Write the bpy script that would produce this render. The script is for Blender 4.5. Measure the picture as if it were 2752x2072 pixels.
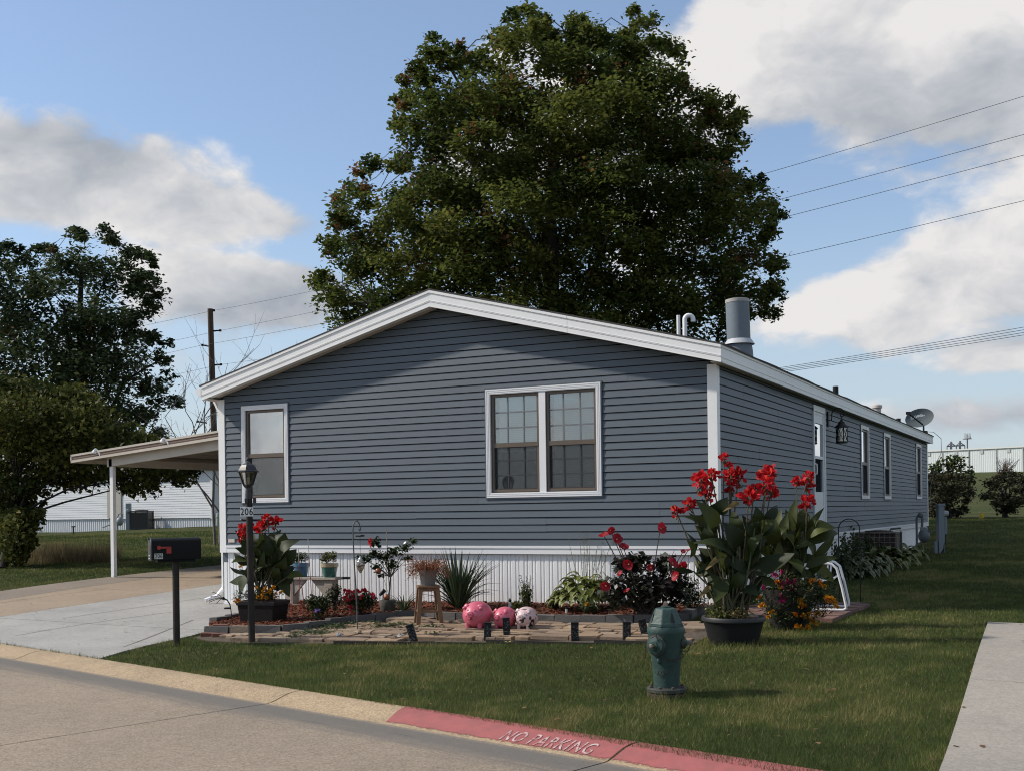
import bpy, bmesh, math, random
import numpy as np
from mathutils import Vector, Matrix, noise as mnoise
R = math.radians
random.seed(7); RNG = np.random.default_rng(11)
for o in list(bpy.data.objects): bpy.data.objects.remove(o)
scene = bpy.context.scene
COL = scene.collection

# ------------------------------------------------------------------ camera
EYE = np.array([4.249, -14.217, 1.65]); YAW = .469; FPX = 3056.2; ROLL = .0136
cam_data = bpy.data.cameras.new('camera'); cam = bpy.data.objects.new('camera', cam_data); COL.objects.link(cam)
cam_data.sensor_width = 36; cam_data.lens = FPX/2752*36; cam_data.shift_y = 337.4/2752
cam_data.clip_start = .1; cam_data.clip_end = 3000
cam.matrix_world = Matrix.Translation(EYE) @ Matrix.Rotation(YAW, 4, 'Z') @ Matrix.Rotation(R(90), 4, 'X') @ Matrix.Rotation(-ROLL, 4, 'Z')
scene.camera = cam
CR = np.array([math.cos(YAW), math.sin(YAW), 0]); CF = np.array([-math.sin(YAW), math.cos(YAW), 0]); UP = np.array([0, 0, 1.])
def ray(x, y):                      # direction of a sight line through a point of the photograph (full-size pixels)
    X2 = x-1376; Y2 = 1373.4-y; c, s = math.cos(ROLL), math.sin(ROLL)
    return CF + CR*(c*X2+s*Y2)/FPX + UP*(-s*X2+c*Y2)/FPX
def pt(x, y, d): return EYE + ray(x, y)*d            # the point at distance d in front of the camera
def wpt(v): return Vector((float(v[0]), float(v[1]), float(v[2])))

# ------------------------------------------------------------------ sun, sky, exposure
SUN_DIR = Vector((.72, .28, -.63)).normalized()
sun = bpy.data.lights.new('sun', 'SUN'); sun.energy = 4.6; sun.angle = R(2.2); sun.color = (1, .93, .83)
so = bpy.data.objects.new('sun', sun); COL.objects.link(so); so.rotation_euler = SUN_DIR.to_track_quat('-Z', 'Y').to_euler()
world = bpy.data.worlds.new('World'); scene.world = world; world.use_nodes = True
NT = world.node_tree; NT.nodes.clear()
class NB:                            # tiny node builder
    def __init__(s, nt): s.nt = nt
    def n(s, typ, ins=None, **kw):
        x = s.nt.nodes.new(typ)
        for k, v in kw.items(): setattr(x, k, v)
        for k, v in (ins or {}).items():
            if isinstance(v, bpy.types.NodeSocket): s.nt.links.new(v, x.inputs[k])
            else: x.inputs[k].default_value = v
        return x
    def m(s, op, a, b=None, c=None, clamp=False):
        x = s.nt.nodes.new('ShaderNodeMath'); x.operation = op; x.use_clamp = clamp
        for i, v in enumerate((a, b, c)):
            if v is None: continue
            if isinstance(v, bpy.types.NodeSocket): s.nt.links.new(v, x.inputs[i])
            else: x.inputs[i].default_value = v
        return x.outputs[0]
    def mix(s, f, a, b, blend='MIX'):
        x = s.nt.nodes.new('ShaderNodeMix'); x.data_type = 'RGBA'; x.blend_type = blend
        for i, v in ((0, f), (6, a), (7, b)):
            if isinstance(v, bpy.types.NodeSocket): s.nt.links.new(v, x.inputs[i])
            else: x.inputs[i].default_value = v if i == 0 else (*v[:3], 1)
        return x.outputs[2]
    def ramp(s, f, stops, interp='LINEAR'):
        x = s.nt.nodes.new('ShaderNodeValToRGB'); x.color_ramp.interpolation = interp
        while len(x.color_ramp.elements) < len(stops): x.color_ramp.elements.new(.5)
        for e, (p, c) in zip(x.color_ramp.elements, stops):
            e.position = p; e.color = (*c, 1) if isinstance(c, (tuple, list)) else (c, c, c, 1)
        s.nt.links.new(f, x.inputs[0]); return x.outputs[0]
    def noise(s, vec, scale, detail=4, rough=.55, dist=0):
        x = s.nt.nodes.new('ShaderNodeTexNoise'); x.inputs['Scale'].default_value = scale; x.inputs['Detail'].default_value = detail
        x.inputs['Roughness'].default_value = rough; x.inputs['Distortion'].default_value = dist
        if vec is not None: s.nt.links.new(vec, x.inputs['Vector'])
        return x.outputs[0]
w = NB(NT)
SKY_STRENGTH = .15
sky = w.n('ShaderNodeTexSky', sky_type='NISHITA'); sky.sun_disc = False
sky.sun_elevation = math.asin(-SUN_DIR.z); sky.sun_rotation = math.atan2(-SUN_DIR.x, -SUN_DIR.y)
sky.air_density = 1.1; sky.dust_density = .6; sky.ozone_density = 1.6; sky.altitude = 200
tc = w.n('ShaderNodeTexCoord'); dirv = tc.outputs['Generated']
sx = w.n('ShaderNodeSeparateXYZ', {0: dirv}); dx, dy, dz = sx.outputs
az = w.m('ARCTAN2', dx, dy); el = w.m('ARCSINE', dz)
cv = w.n('ShaderNodeVectorMath', {0: dirv, 1: (1., 1., 1.7)}, operation='MULTIPLY').outputs[0]
warp = w.n('ShaderNodeTexNoise', {'Vector': cv, 'Scale': 9., 'Detail': 3.}); wv = w.n('ShaderNodeVectorMath', {0: warp.outputs['Color'], 1: (.5, .5, .5)}, operation='SUBTRACT').outputs[0]
cvw = w.n('ShaderNodeVectorMath', {0: wv, 1: (.07, .07, .07), 2: cv}, operation='MULTIPLY_ADD').outputs[0]
n1 = w.noise(cvw, 4.6, 11, .56, 0)
cov = w.m('MULTIPLY_ADD', w.m('SUBTRACT', n1, .5), 3.0, .05)
def sky_blob(px, py, rx, ry, amp):   # a cloud (or a gap) at a direction of the sky
    global cov
    d = ray(px/.8034, py/.8034); a0 = math.atan2(d[0], d[1]); e0 = math.atan(d[2]/math.hypot(d[0], d[1]))
    ra = rx/.8034/FPX; re = ry/.8034/FPX
    u = w.m('DIVIDE', w.m('SUBTRACT', az, a0), ra); v = w.m('DIVIDE', w.m('SUBTRACT', el, e0), re)
    q = w.m('ADD', w.m('MULTIPLY', u, u), w.m('MULTIPLY', v, v))
    g = w.m('EXPONENT', w.m('MULTIPLY', q, -1.0))
    cov = w.m('MULTIPLY_ADD', g, amp, cov)
for b in [(70, 345, 280, 75, .62), (330, 455, 240, 42, .42), (60, 450, 200, 50, .3), (560, 650, 170, 62, .62), (420, 590, 100, 34, .4), (330, 620, 90, 90, .3), (560, 120, 560, 170, -.75), (640, 330, 130, 170, -.55), (60, 160, 300, 90, -.35),
          (1950, 130, 560, 260, .56), (1500, 90, 200, 130, .2), (1790, 510, 110, 50, -.65), (2080, 560, 230, 75, .45), (1900, 660, 300, 70, .5), (2010, 810, 300, 40, -.55), (2150, 780, 150, 34, .7), (1950, 905, 300, 34, .3),
          (1700, 440, 110, 110, -.45), (600, 545, 200, 26, -.35), (470, 800, 140, 60, .15)]:
    sky_blob(*b)
dens = w.n('ShaderNodeMapRange', {0: cov, 1: .0, 2: .34, 3: 0, 4: 1}, interpolation_type='SMOOTHSTEP').outputs[0]
cv2 = w.n('ShaderNodeVectorMath', {0: cvw, 1: (-.030, -.012, .060)}, operation='ADD').outputs[0]
n2 = w.noise(cv2, 4.6, 6, .54, 0)
n3 = w.noise(cv, 2.1, 4, .5)
shade = w.m('ADD', w.m('MULTIPLY', w.m('SUBTRACT', n1, n2), 4.2), w.m('MULTIPLY', w.m('SUBTRACT', n3, .5), 1.1))
thick = w.n('ShaderNodeMapRange', {0: cov, 1: .35, 2: 1.5, 3: 0, 4: .40}).outputs[0]
shade = w.m('ADD', w.m('SUBTRACT', shade, thick), .66, clamp=True)
ccol = w.ramp(shade, [(0, (.38, .415, .47)), (.5, (.56, .58, .615)), (1, (.83, .81, .80))])
skyc = w.n('ShaderNodeVectorMath', {0: sky.outputs[0], 1: (SKY_STRENGTH*.98, SKY_STRENGTH*1.0, SKY_STRENGTH*1.06)}, operation='MULTIPLY').outputs[0]
hz = w.n('ShaderNodeMapRange', {0: el, 1: 0., 2: .30, 3: .80, 4: .16}, interpolation_type='SMOOTHSTEP').outputs[0]
skyc = w.mix(hz, skyc, (.50, .585, .68))
final = w.mix(dens, skyc, ccol)
bg = w.n('ShaderNodeBackground', {0: final, 1: 1.0}); out = w.n('ShaderNodeOutputWorld', {0: bg.outputs[0]})
scene.view_settings.view_transform = 'Standard'; scene.view_settings.look = 'None'
scene.view_settings.exposure = 0.0; scene.view_settings.gamma = 1.0; scene.view_settings.use_curve_mapping = False
try:
    scene.cycles.pixel_filter_type = 'BLACKMAN_HARRIS'; scene.cycles.filter_width = 1.05
    scene.cycles.use_denoising = True; scene.cycles.max_bounces = 8; scene.cycles.transparent_max_bounces = 12; scene.cycles.diffuse_bounces = 3; scene.cycles.glossy_bounces = 3
    scene.cycles.caustics_reflective = False; scene.cycles.caustics_refractive = False
except Exception: pass

# ------------------------------------------------------------------ helpers
def tag(o, label=None, cat=None, group=None, kind=None):
    for k, v in (('label', label), ('category', cat), ('group', group), ('kind', kind)):
        if v: o[k] = v
    return o
def empty(name, loc, rz=0):
    o = bpy.data.objects.new(name, None); COL.objects.link(o); o.location = wpt(loc); o.rotation_euler = (0, 0, rz); o.empty_display_size = .1
    return o
def link(name, me, parent=None, loc=None, rot=None, scale=None):
    o = bpy.data.objects.new(name, me); COL.objects.link(o)
    if parent is not None: o.parent = parent
    if loc is not None: o.location = wpt(loc)
    if rot is not None: o.rotation_euler = rot
    if scale is not None: o.scale = scale if hasattr(scale, '__len__') else (scale,)*3
    return o
def np_mesh(name, V, F, mat=None, tint=None, smooth=False):
    """V (n,3), F (m,k) constant-size faces"""
    V = np.asarray(V, np.float32); F = np.asarray(F, np.int32); me = bpy.data.meshes.new(name)
    k = F.shape[1]; me.vertices.add(len(V)); me.vertices.foreach_set('co', V.ravel())
    me.loops.add(F.size); me.loops.foreach_set('vertex_index', F.ravel())
    me.polygons.add(len(F)); me.polygons.foreach_set('loop_start', np.arange(0, F.size, k, dtype=np.int32)); me.polygons.foreach_set('loop_total', np.full(len(F), k, np.int32))
    if smooth: me.polygons.foreach_set('use_smooth', np.ones(len(F), bool))
    if tint is not None:
        a = me.attributes.new('tint', 'FLOAT', 'FACE'); a.data.foreach_set('value', np.asarray(tint, np.float32))
    me.update(calc_edges=True)
    if mat: me.materials.append(mat)
    return me
class MB:                            # collects shapes, builds ONE mesh object
    def __init__(s): s.v = []; s.f = []
    def add(s, vs, fs):
        b = len(s.v); s.v += [tuple(float(c) for c in x) for x in vs]; s.f += [tuple(b+i for i in f) for f in fs]; return s
    def box(s, c, d, rot=None):
        x, y, z = d[0]/2, d[1]/2, d[2]/2
        vs = [Vector(p) for p in ((-x,-y,-z),(x,-y,-z),(x,y,-z),(-x,y,-z),(-x,-y,z),(x,-y,z),(x,y,z),(-x,y,z))]
        if rot is not None: vs = [rot @ p for p in vs]
        return s.add([p+Vector(c) for p in vs], [(0,3,2,1),(4,5,6,7),(0,1,5,4),(1,2,6,5),(2,3,7,6),(3,0,4,7)])
    def span(s, a, b):               # box between two corners
        a, b = np.minimum(a, b), np.maximum(a, b); return s.box((np.array(a)+b)/2, np.array(b)-a)
    def prism(s, poly, z0, z1, top=None):   # polygon (xy) extruded; top = scaled outline
        n = len(poly); top = top or poly
        vs = [(x, y, z0) for x, y in poly]+[(x, y, z1) for x, y in top]
        return s.add(vs, [tuple(reversed(range(n))), tuple(range(n, 2*n))]+[(i, (i+1) % n, n+(i+1) % n, n+i) for i in range(n)])
    def tube(s, path, r, n=8, cap=True):
        P = [Vector([float(c) for c in p]) for p in path]; rr = r if hasattr(r, '__len__') else [r]*len(P); b = len(s.v); ref = None
        for i, p in enumerate(P):
            t = (P[min(i+1, len(P)-1)]-P[max(i-1, 0)])
            if t.length < 1e-9: t = Vector((0, 0, 1))
            t.normalize()
            if ref is None: ref = Vector((1, 0, 0)) if abs(t.x) < .8 else Vector((0, 1, 0))
            u = (ref-t*ref.dot(t)); u = u.normalized() if u.length > 1e-6 else t.orthogonal().normalized(); ref = u; v = t.cross(u)
            s.v += [tuple(p+(u*math.cos(2*math.pi*k/n)+v*math.sin(2*math.pi*k/n))*rr[i]) for k in range(n)]
        for i in range(len(P)-1):
            for k in range(n): s.f.append((b+i*n+k, b+i*n+(k+1) % n, b+(i+1)*n+(k+1) % n, b+(i+1)*n+k))
        if cap: s.f.append(tuple(b+k for k in reversed(range(n)))); s.f.append(tuple(b+(len(P)-1)*n+k for k in range(n)))
        return s
    def lathe(s, prof, c=(0, 0, 0), n=20, M=None, ph=0, sx=1, sy=1):   # profile (r, z)
        b = len(s.v); M = M or Matrix.Identity(3); c = Vector(c)
        for r, z in prof: s.v += [tuple(c+M @ Vector((sx*r*math.cos(ph+2*math.pi*k/n), sy*r*math.sin(ph+2*math.pi*k/n), z))) for k in range(n)]
        for i in range(len(prof)-1):
            for k in range(n): s.f.append((b+i*n+k, b+i*n+(k+1) % n, b+(i+1)*n+(k+1) % n, b+(i+1)*n+k))
        s.f.append(tuple(b+k for k in reversed(range(n)))); s.f.append(tuple(b+(len(prof)-1)*n+k for k in range(n)))
        return s
    def ball(s, c, r, n=12, m=8, M=None):
        rr = r if hasattr(r, '__len__') else (r, r, r)
        prof = [(max(1e-4, math.sin(math.pi*i/m)), -math.cos(math.pi*i/m)) for i in range(m+1)]; b = len(s.v)
        s.lathe(prof, (0, 0, 0), n); M = M or Matrix.Identity(3); c = Vector(c)
        for i in range(b, len(s.v)): s.v[i] = tuple(c+M @ Vector([s.v[i][k]*rr[k] for k in range(3)]))
        return s
    def mesh(s, name, mat, smooth=False):
        me = bpy.data.meshes.new(name); me.from_pydata(s.v, [], s.f); me.update()
        if mat: me.materials.append(mat)
        if smooth:
            me.polygons.foreach_set('use_smooth', np.ones(len(me.polygons), bool))
            me.update()
        return me
    def build(s, name, mat, parent=None, smooth=False, loc=None, rot=None, bevel=0):
        o = link(name, s.mesh(name, mat, smooth), parent, loc, rot)
        if bevel:
            m = o.modifiers.new('bevel', 'BEVEL'); m.width = bevel; m.segments = 2; m.limit_method = 'ANGLE'; m.angle_limit = R(35)
        if smooth:
            try: o.data.set_sharp_from_angle(angle=R(42))
            except Exception: pass
        return o
def frame_axes(u, w_):               # matrix with columns u, up, w
    return Matrix((u, (0, 0, 1), w_)).transposed()
def rotz(a): return Matrix.Rotation(a, 3, 'Z')

# ------------------------------------------------------------------ materials
MATS = {}
def mat(name, col, rough=.6, var=0., vscale=4., bump=0., bscale=40., metal=0., spec=.5, rnd=0., col2=None, c2amt=.5, detail=5, stretch=None, coat=0.):
    if name in MATS: return MATS[name]
    m = bpy.data.materials.new(name); m.use_nodes = True; nt = m.node_tree; nt.nodes.clear(); b = NB(nt)
    tcn = b.n('ShaderNodeTexCoord'); oi = b.n('ShaderNodeObjectInfo')
    off = b.n('ShaderNodeVectorMath', {0: tcn.outputs['Object'], 1: b.n('ShaderNodeCombineXYZ', {0: b.m('MULTIPLY', oi.outputs['Random'], 37.), 1: b.m('MULTIPLY', oi.outputs['Random'], 91.), 2: b.m('MULTIPLY', oi.outputs['Random'], 13.)}).outputs[0]}, operation='ADD').outputs[0]
    if stretch: off = b.n('ShaderNodeVectorMath', {0: off, 1: stretch}, operation='MULTIPLY').outputs[0]
    c = b.n('ShaderNodeRGB').outputs[0]; c.default_value = (*col, 1)
    nz = b.noise(off, vscale, detail, .6)
    if col2: c = b.mix(b.n('ShaderNodeMapRange', {0: nz, 1: .5-.3*(1-c2amt)-.02, 2: .5+.3*(1-c2amt)+.1-.2*c2amt, 3: 0, 4: 1}).outputs[0], c, col2)
    k = None
    if var: k = b.m('MULTIPLY_ADD', b.m('SUBTRACT', b.noise(off, vscale*1.7, detail, .65), .5), 2*var, 1)
    if rnd:
        k2 = b.m('MULTIPLY_ADD', b.m('SUBTRACT', oi.outputs['Random'], .5), 2*rnd, 1); k = k2 if k is None else b.m('MULTIPLY', k, k2)
    if k is not None: c = b.n('ShaderNodeVectorMath', {0: c, 1: b.n('ShaderNodeCombineXYZ', {0: k, 1: k, 2: k}).outputs[0]}, operation='MULTIPLY').outputs[0]
    p = b.n('ShaderNodeBsdfPrincipled', {'Base Color': c, 'Roughness': rough, 'Metallic': metal, 'Specular IOR Level': spec, 'Coat Weight': coat})
    if bump:
        bn = b.n('ShaderNodeBump', {'Height': b.noise(off, bscale, 5, .6), 'Strength': bump, 'Distance': .02}); nt.links.new(bn.outputs[0], p.inputs['Normal'])
    b.n('ShaderNodeOutputMaterial', {0: p.outputs[0]}); MATS[name] = m; return m
def leafmat(name, stops, rough=.5, trans=.25, spec=.35, vein=0.):
    """leaf shader: colour from the face attribute 'tint' (0..1); partly translucent"""
    if name in MATS: return MATS[name]
    m = bpy.data.materials.new(name); m.use_nodes = True; nt = m.node_tree; nt.nodes.clear(); b = NB(nt)
    at_ = b.n('ShaderNodeAttribute', attribute_name='tint'); oi = b.n('ShaderNodeObjectInfo')
    f = b.m('ADD', at_.outputs['Fac'], b.m('MULTIPLY', oi.outputs['Random'], .0 if vein == 0 else 1.0), clamp=True)
    c = b.ramp(f, stops)
    if vein:
        tcn = b.n('ShaderNodeTexCoord')
        wv = b.n('ShaderNodeTexWave', {'Vector': tcn.outputs['Object'], 'Scale': 22., 'Distortion': 1.5}, bands_direction='Y')
        nz = b.noise(tcn.outputs['Object'], 9, 4)
        kk = b.m('MULTIPLY_ADD', wv.outputs['Fac'], vein, b.m('MULTIPLY_ADD', nz, .5, .75-vein/2))
        c = b.n('ShaderNodeVectorMath', {0: c, 1: b.n('ShaderNodeCombineXYZ', {0: kk, 1: kk, 2: kk}).outputs[0]}, operation='MULTIPLY').outputs[0]
    p = b.n('ShaderNodeBsdfPrincipled', {'Base Color': c, 'Roughness': rough, 'Specular IOR Level': spec})
    t = b.n('ShaderNodeBsdfTranslucent', {'Color': c})
    mx = b.n('ShaderNodeMixShader', {0: trans, 1: p.outputs[0], 2: t.outputs[0]})
    b.n('ShaderNodeOutputMaterial', {0: mx.outputs[0]}); MATS[name] = m; return m
def glassmat(name, refl=.16, tint=(.9, .95, .95), rough=.0):
    if name in MATS: return MATS[name]
    m = bpy.data.materials.new(name); m.use_nodes = True; nt = m.node_tree; nt.nodes.clear(); b = NB(nt)
    fr = b.n('ShaderNodeFresnel', {'IOR': 1.52}); f = b.m('ADD', b.m('MULTIPLY', fr.outputs[0], 1.6), refl, clamp=True)
    g = b.n('ShaderNodeBsdfGlossy', {'Color': (1, 1, 1, 1), 'Roughness': rough}); t = b.n('ShaderNodeBsdfTransparent', {'Color': (*tint, 1)})
    nz = b.noise(b.n('ShaderNodeTexCoord').outputs['Object'], 1.3, 2); bn = b.n('ShaderNodeBump', {'Height': nz, 'Strength': .035, 'Distance': .05}); nt.links.new(bn.outputs[0], g.inputs['Normal'])
    mx = b.n('ShaderNodeMixShader', {0: f, 1: t.outputs[0], 2: g.outputs[0]}); b.n('ShaderNodeOutputMaterial', {0: mx.outputs[0]}); MATS[name] = m; return m
def sheermat(name, col, alpha):
    if name in MATS: return MATS[name]
    m = bpy.data.materials.new(name); m.use_nodes = True; nt = m.node_tree; nt.nodes.clear(); b = NB(nt)
    d = b.n('ShaderNodeBsdfDiffuse', {'Color': (*col, 1)}); t = b.n('ShaderNodeBsdfTransparent')
    mx = b.n('ShaderNodeMixShader', {0: alpha, 1: t.outputs[0], 2: d.outputs[0]}); b.n('ShaderNodeOutputMaterial', {0: mx.outputs[0]}); MATS[name] = m; return m

# ------------------------------------------------------------------ terrain
KD = np.array([.9644, -.2646]); KN = np.array([.2646, .9644]); KOFF = 6.676       # kerb direction, normal (away from the road), gutter offset
def st(x, y): return x*KD[0]+y*KD[1], x*KN[0]+y*KN[1]+KOFF
def xy(s, t): return KD[0]*s+KN[0]*(t-KOFF), KD[1]*s+KN[1]*(t-KOFF)
def cf(right, fwd): p = EYE+CR*right+CF*fwd; return p[0], p[1]
CP = [(*xy(s, .36), .068) for s in (-16, -11, -7, -3.5, -1, 1.5, 4, 8)]
CP += [(x, y, z+1.65) for x, y, z in [(1.1, -5.1, -1.56), (1.1, -3.2, -1.43), (.4, -2.4, -1.42), (-5.5, -3.4, -1.555), (-5.7, -3.9, -1.57), (-2.4, -3.0, -1.51), (-2, -1.1, -1.43), (-4.5,-1.4,-1.46),
      (0, 0, -1.34), (-3.1, 0, -1.39), (-8.1, 0, -1.44), (-8.2, 10, -1.36), (-13.2, -.2, -1.34), (-13.2, 2.4, -1.22), (-13.2, 5.8, -1.14), (-13.2, 14, -1.0), (-10.3, -2.5, -1.49), (-10.3, -.3, -1.405), (-10.3, 2.5, -1.3), (3.2, -.3, -1.36), (3.5, -6.6, -1.585), (2, 4, -1.27), (0, 10, -1.25), (0, 16.8, -1.2), (0, 19.2, -1.08), (0, 21.4, -.95),
      (6, 8, -1.25), (-16.5, -1, -1.3), (-18, 5, -1.1), (8, 0, -1.35)]]
CP += [(*cf(17.3, 45), 1.15), (*cf(21.5, 46), 1.15), (*cf(10, 40), .9), (*cf(25, 70), 1.75), (*cf(40, 72), 1.8), (*cf(40, 110), 2.9), (*cf(60, 150), 4.3), (*cf(80, 150), 4.3), (*cf(30, 160), 4.2), (*cf(105, 285), 9.9), (*cf(145, 285), 9.9),
       (*cf(-21, 50), .85), (*cf(-13.2, 50), 1.22), (*cf(-12, 32), .7), (*cf(-25, 32), .75), (*cf(-40, 60), 1.0), (*cf(-60, 140), 1.3), (*cf(0, 70), 1.2), (*cf(0, 150), 2.), (*cf(-120, 260), 2), (*cf(0, 300), 4)]
_P = np.array(CP); _n = len(_P)
def _k(a, b): r2 = (a[:, None, 0]-b[None, :, 0])**2+(a[:, None, 1]-b[None, :, 1])**2; return np.sqrt(r2+1.0)     # multiquadric-like, gentle far away
_A = np.zeros((_n+3, _n+3)); _A[:_n, :_n] = _k(_P, _P)+np.eye(_n)*.02; _A[:_n, _n] = 1; _A[:_n, _n+1:] = _P[:, :2]; _A[_n:, :_n] = _A[:_n, _n:].T
_W = np.linalg.solve(_A, np.r_[_P[:, 2], 0, 0, 0])
def gz(x, y):
    q = np.atleast_2d(np.stack([np.asarray(x, float).ravel(), np.asarray(y, float).ravel()], 1)); o = np.empty(len(q))
    for i in range(0, len(q), 40000):
        c = q[i:i+40000]; o[i:i+40000] = _k(c, _P) @ _W[:_n]+_W[_n]+c @ _W[_n+1:]
    s, t = st(q[:, 0], q[:, 1]); b = np.clip((t-.36)/1.2, 0, 1); b = b*b*(3-2*b)
    o = .066*(1-b)+o*b
    return float(o[0]) if np.ndim(x) == 0 else o.reshape(np.shape(x))
def at(px, py, h=0.):                # the ground point seen at a pixel (h above the ground)
    d = ray(px, py); t = 12.
    for i in range(60):
        p = EYE+d*t; g = gz(p[0], p[1])+h
        t = t+.6*((g-EYE[2])/d[2]-t)
        t = min(max(t, 4), 400)
    return EYE+d*t
def inpoly(x, y, poly):
    x = np.asarray(x); y = np.asarray(y); c = np.zeros(x.shape, bool); n = len(poly)
    for i in range(n):
        x0, y0 = poly[i][:2]; x1, y1 = poly[(i+1) % n][:2]
        hit = ((y0 > y) != (y1 > y)) & (x < (x1-x0)*(y-y0)/((y1-y0) if y1 != y0 else 1e-9)+x0); c ^= hit
    return c

# ================================================================== SETTING
grass_green = (.060, .074, .022)
def ground_mat():
    m = bpy.data.materials.new('lawn'); m.use_nodes = True; nt = m.node_tree; nt.nodes.clear(); b = NB(nt)
    P = b.n('ShaderNodeTexCoord').outputs['Object']
    a = b.noise(P, .55, 5, .6); c = b.noise(P, 9, 4, .6); d = b.noise(P, 55, 3, .7)
    col = b.ramp(a, [(.3, (.044, .058, .016)), (.5, (.060, .072, .022)), (.62, (.082, .086, .030)), (.74, (.115, .10, .044))])
    k = b.m('ADD', b.m('MULTIPLY', c, .7), b.m('MULTIPLY', d, .75)); k = b.m('ADD', k, .2)
    col = b.n('ShaderNodeVectorMath', {0: col, 1: b.n('ShaderNodeCombineXYZ', {0: k, 1: k, 2: k}).outputs[0]}, operation='MULTIPLY').outputs[0]
    p = b.n('ShaderNodeBsdfPrincipled', {'Base Color': col, 'Roughness': .9, 'Specular IOR Level': .1})
    bn = b.n('ShaderNodeBump', {'Height': d, 'Strength': .9, 'Distance': .05}); nt.links.new(bn.outputs[0], p.inputs['Normal'])
    b.n('ShaderNodeOutputMaterial', {0: p.outputs[0]}); return m
LAWN = ground_mat()
def graded(a, b, first, g=1.18):     # spacing that grows away from a
    v = [a]; h = first
    while v[-1] < b: v.append(v[-1]+h); h *= g
    return v
tt = [.36, .5, .75]+graded(1.0, 30, .3, 1.015)+graded(31, 620, 1.2, 1.13)
ss = sorted([-x for x in graded(18, 620, 1, 1.25)]+list(np.arange(-17.6, 12.1, .4))+graded(12.5, 620, 1, 1.25))
S_, T_ = np.meshgrid(ss, tt); T_[0] = .36-.030*np.clip(S_[0], 0, 6); X_, Y_ = xy(S_, T_); Z_ = gz(X_.ravel(), Y_.ravel()).reshape(X_.shape)
Z_ = np.clip(Z_, -1, 14); Z_[0] = np.interp(T_[0], [.0, .09, .15, .21, .27, .33, .38], [0, .018, .038, .056, .067, .071, .069])-.002
nx = len(ss); idx = np.arange(X_.size).reshape(X_.shape)
F_ = np.stack([idx[:-1, :-1], idx[:-1, 1:], idx[1:, 1:], idx[1:, :-1]], -1).reshape(-1, 4)
tag(link('lawn', np_mesh('lawn', np.stack([X_, Y_, Z_], -1).reshape(-1, 3), F_, LAWN, smooth=True)), 'short green lawn rising from the kerb to the hill behind', 'lawn', kind='structure')

def concrete_mat(name, base, dark, speck=.5, scale=1.0, stain=None):
    m = bpy.data.materials.new(name); m.use_nodes = True; nt = m.node_tree; nt.nodes.clear(); b = NB(nt)
    P = b.n('ShaderNodeTexCoord').outputs['Object']
    big = b.noise(P, .9*scale, 6, .62); mid = b.noise(P, 11*scale, 4, .6); fine = b.noise(P, 140, 3, .75); agg = b.n('ShaderNodeTexVoronoi', {'Vector': P, 'Scale': 90.}).outputs['Color']
    col = b.mix(b.n('ShaderNodeMapRange', {0: big, 1: .36, 2: .68}).outputs[0], base, dark)
    ag = b.n('ShaderNodeSeparateXYZ', {0: agg}).outputs[0]
    gr = b.noise(P, 38, 3, .7); k = b.m('ADD', b.m('MULTIPLY', mid, .35), b.m('MULTIPLY', b.m('ADD', fine, ag), speck*.5)); k = b.m('ADD', k, b.m('MULTIPLY', gr, .5)); k = b.m('ADD', k, 1-.175-.25-speck*.5)
    col = b.n('ShaderNodeVectorMath', {0: col, 1: b.n('ShaderNodeCombineXYZ', {0: k, 1: k, 2: k}).outputs[0]}, operation='MULTIPLY').outputs[0]
    sp_ = b.n('ShaderNodeMapRange', {0: b.noise(P, 1.7, 5, .7, .6), 1: .60, 2: .74, 3: 0, 4: .32}).outputs[0]; col = b.mix(sp_, col, (.10, .085, .07))
    if stain: col = stain(b, P, col, fine, mid)
    p = b.n('ShaderNodeBsdfPrincipled', {'Base Color': col, 'Roughness': .88, 'Specular IOR Level': .25})
    bn = b.n('ShaderNodeBump', {'Height': b.m('ADD', fine, ag), 'Strength': .35, 'Distance': .006}); nt.links.new(bn.outputs[0], p.inputs['Normal'])
    b.n('ShaderNodeOutputMaterial', {0: p.outputs[0]}); MATS[name] = m; return m
def gutter_stain(b, P, col, fine, mid):          # grey dirt washed along the gutter; local y = distance from the kerb
    sp = b.n('ShaderNodeSeparateXYZ', {0: P}); y = sp.outputs[1]
    st_ = b.noise(b.n('ShaderNodeVectorMath', {0: P, 1: (.5, 9., 1.)}, operation='MULTIPLY').outputs[0], 1.4, 6, .7)
    edge = b.m('ADD', y, b.m('MULTIPLY', b.m('SUBTRACT', st_, .5), .55))
    f = b.n('ShaderNodeMapRange', {0: edge, 1: -.62, 2: -.22, 3: 0, 4: .8}, interpolation_type='SMOOTHSTEP').outputs[0]
    f2 = b.n('ShaderNodeMapRange', {0: y, 1: -.07, 2: -.015, 3: 1, 4: .25}).outputs[0]
    f = b.m('MULTIPLY', f, f2)
    c = b.mix(f, col, (.115, .112, .105))
    cr = b.n('ShaderNodeMapRange', {0: st_, 1: .60, 2: .66, 3: 0, 4: .55}).outputs[0]
    return b.mix(b.m('MULTIPLY', cr, f), c, (.05, .05, .05))
ROAD = concrete_mat('road concrete', (.285, .232, .174), (.235, .192, .147), 1.0, .6, gutter_stain)
KERB = concrete_mat('kerb concrete', (.375, .285, .182), (.30, .228, .148), 1.0)
DRIVE_G = concrete_mat('pale driveway concrete', (.345, .335, .312), (.28, .272, .255), .45)
DRIVE_T = concrete_mat('tan driveway concrete', (.315, .245, .175), (.27, .212, .155), .45)
DRIVE_B = concrete_mat('old driveway concrete', (.235, .195, .155), (.19, .16, .13), .4)
SLAB = concrete_mat('neighbour slab concrete', (.325, .297, .255), (.27, .248, .215), .5)
JOINT = mat('joint filler', (.02, .018, .016), .9)
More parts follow.
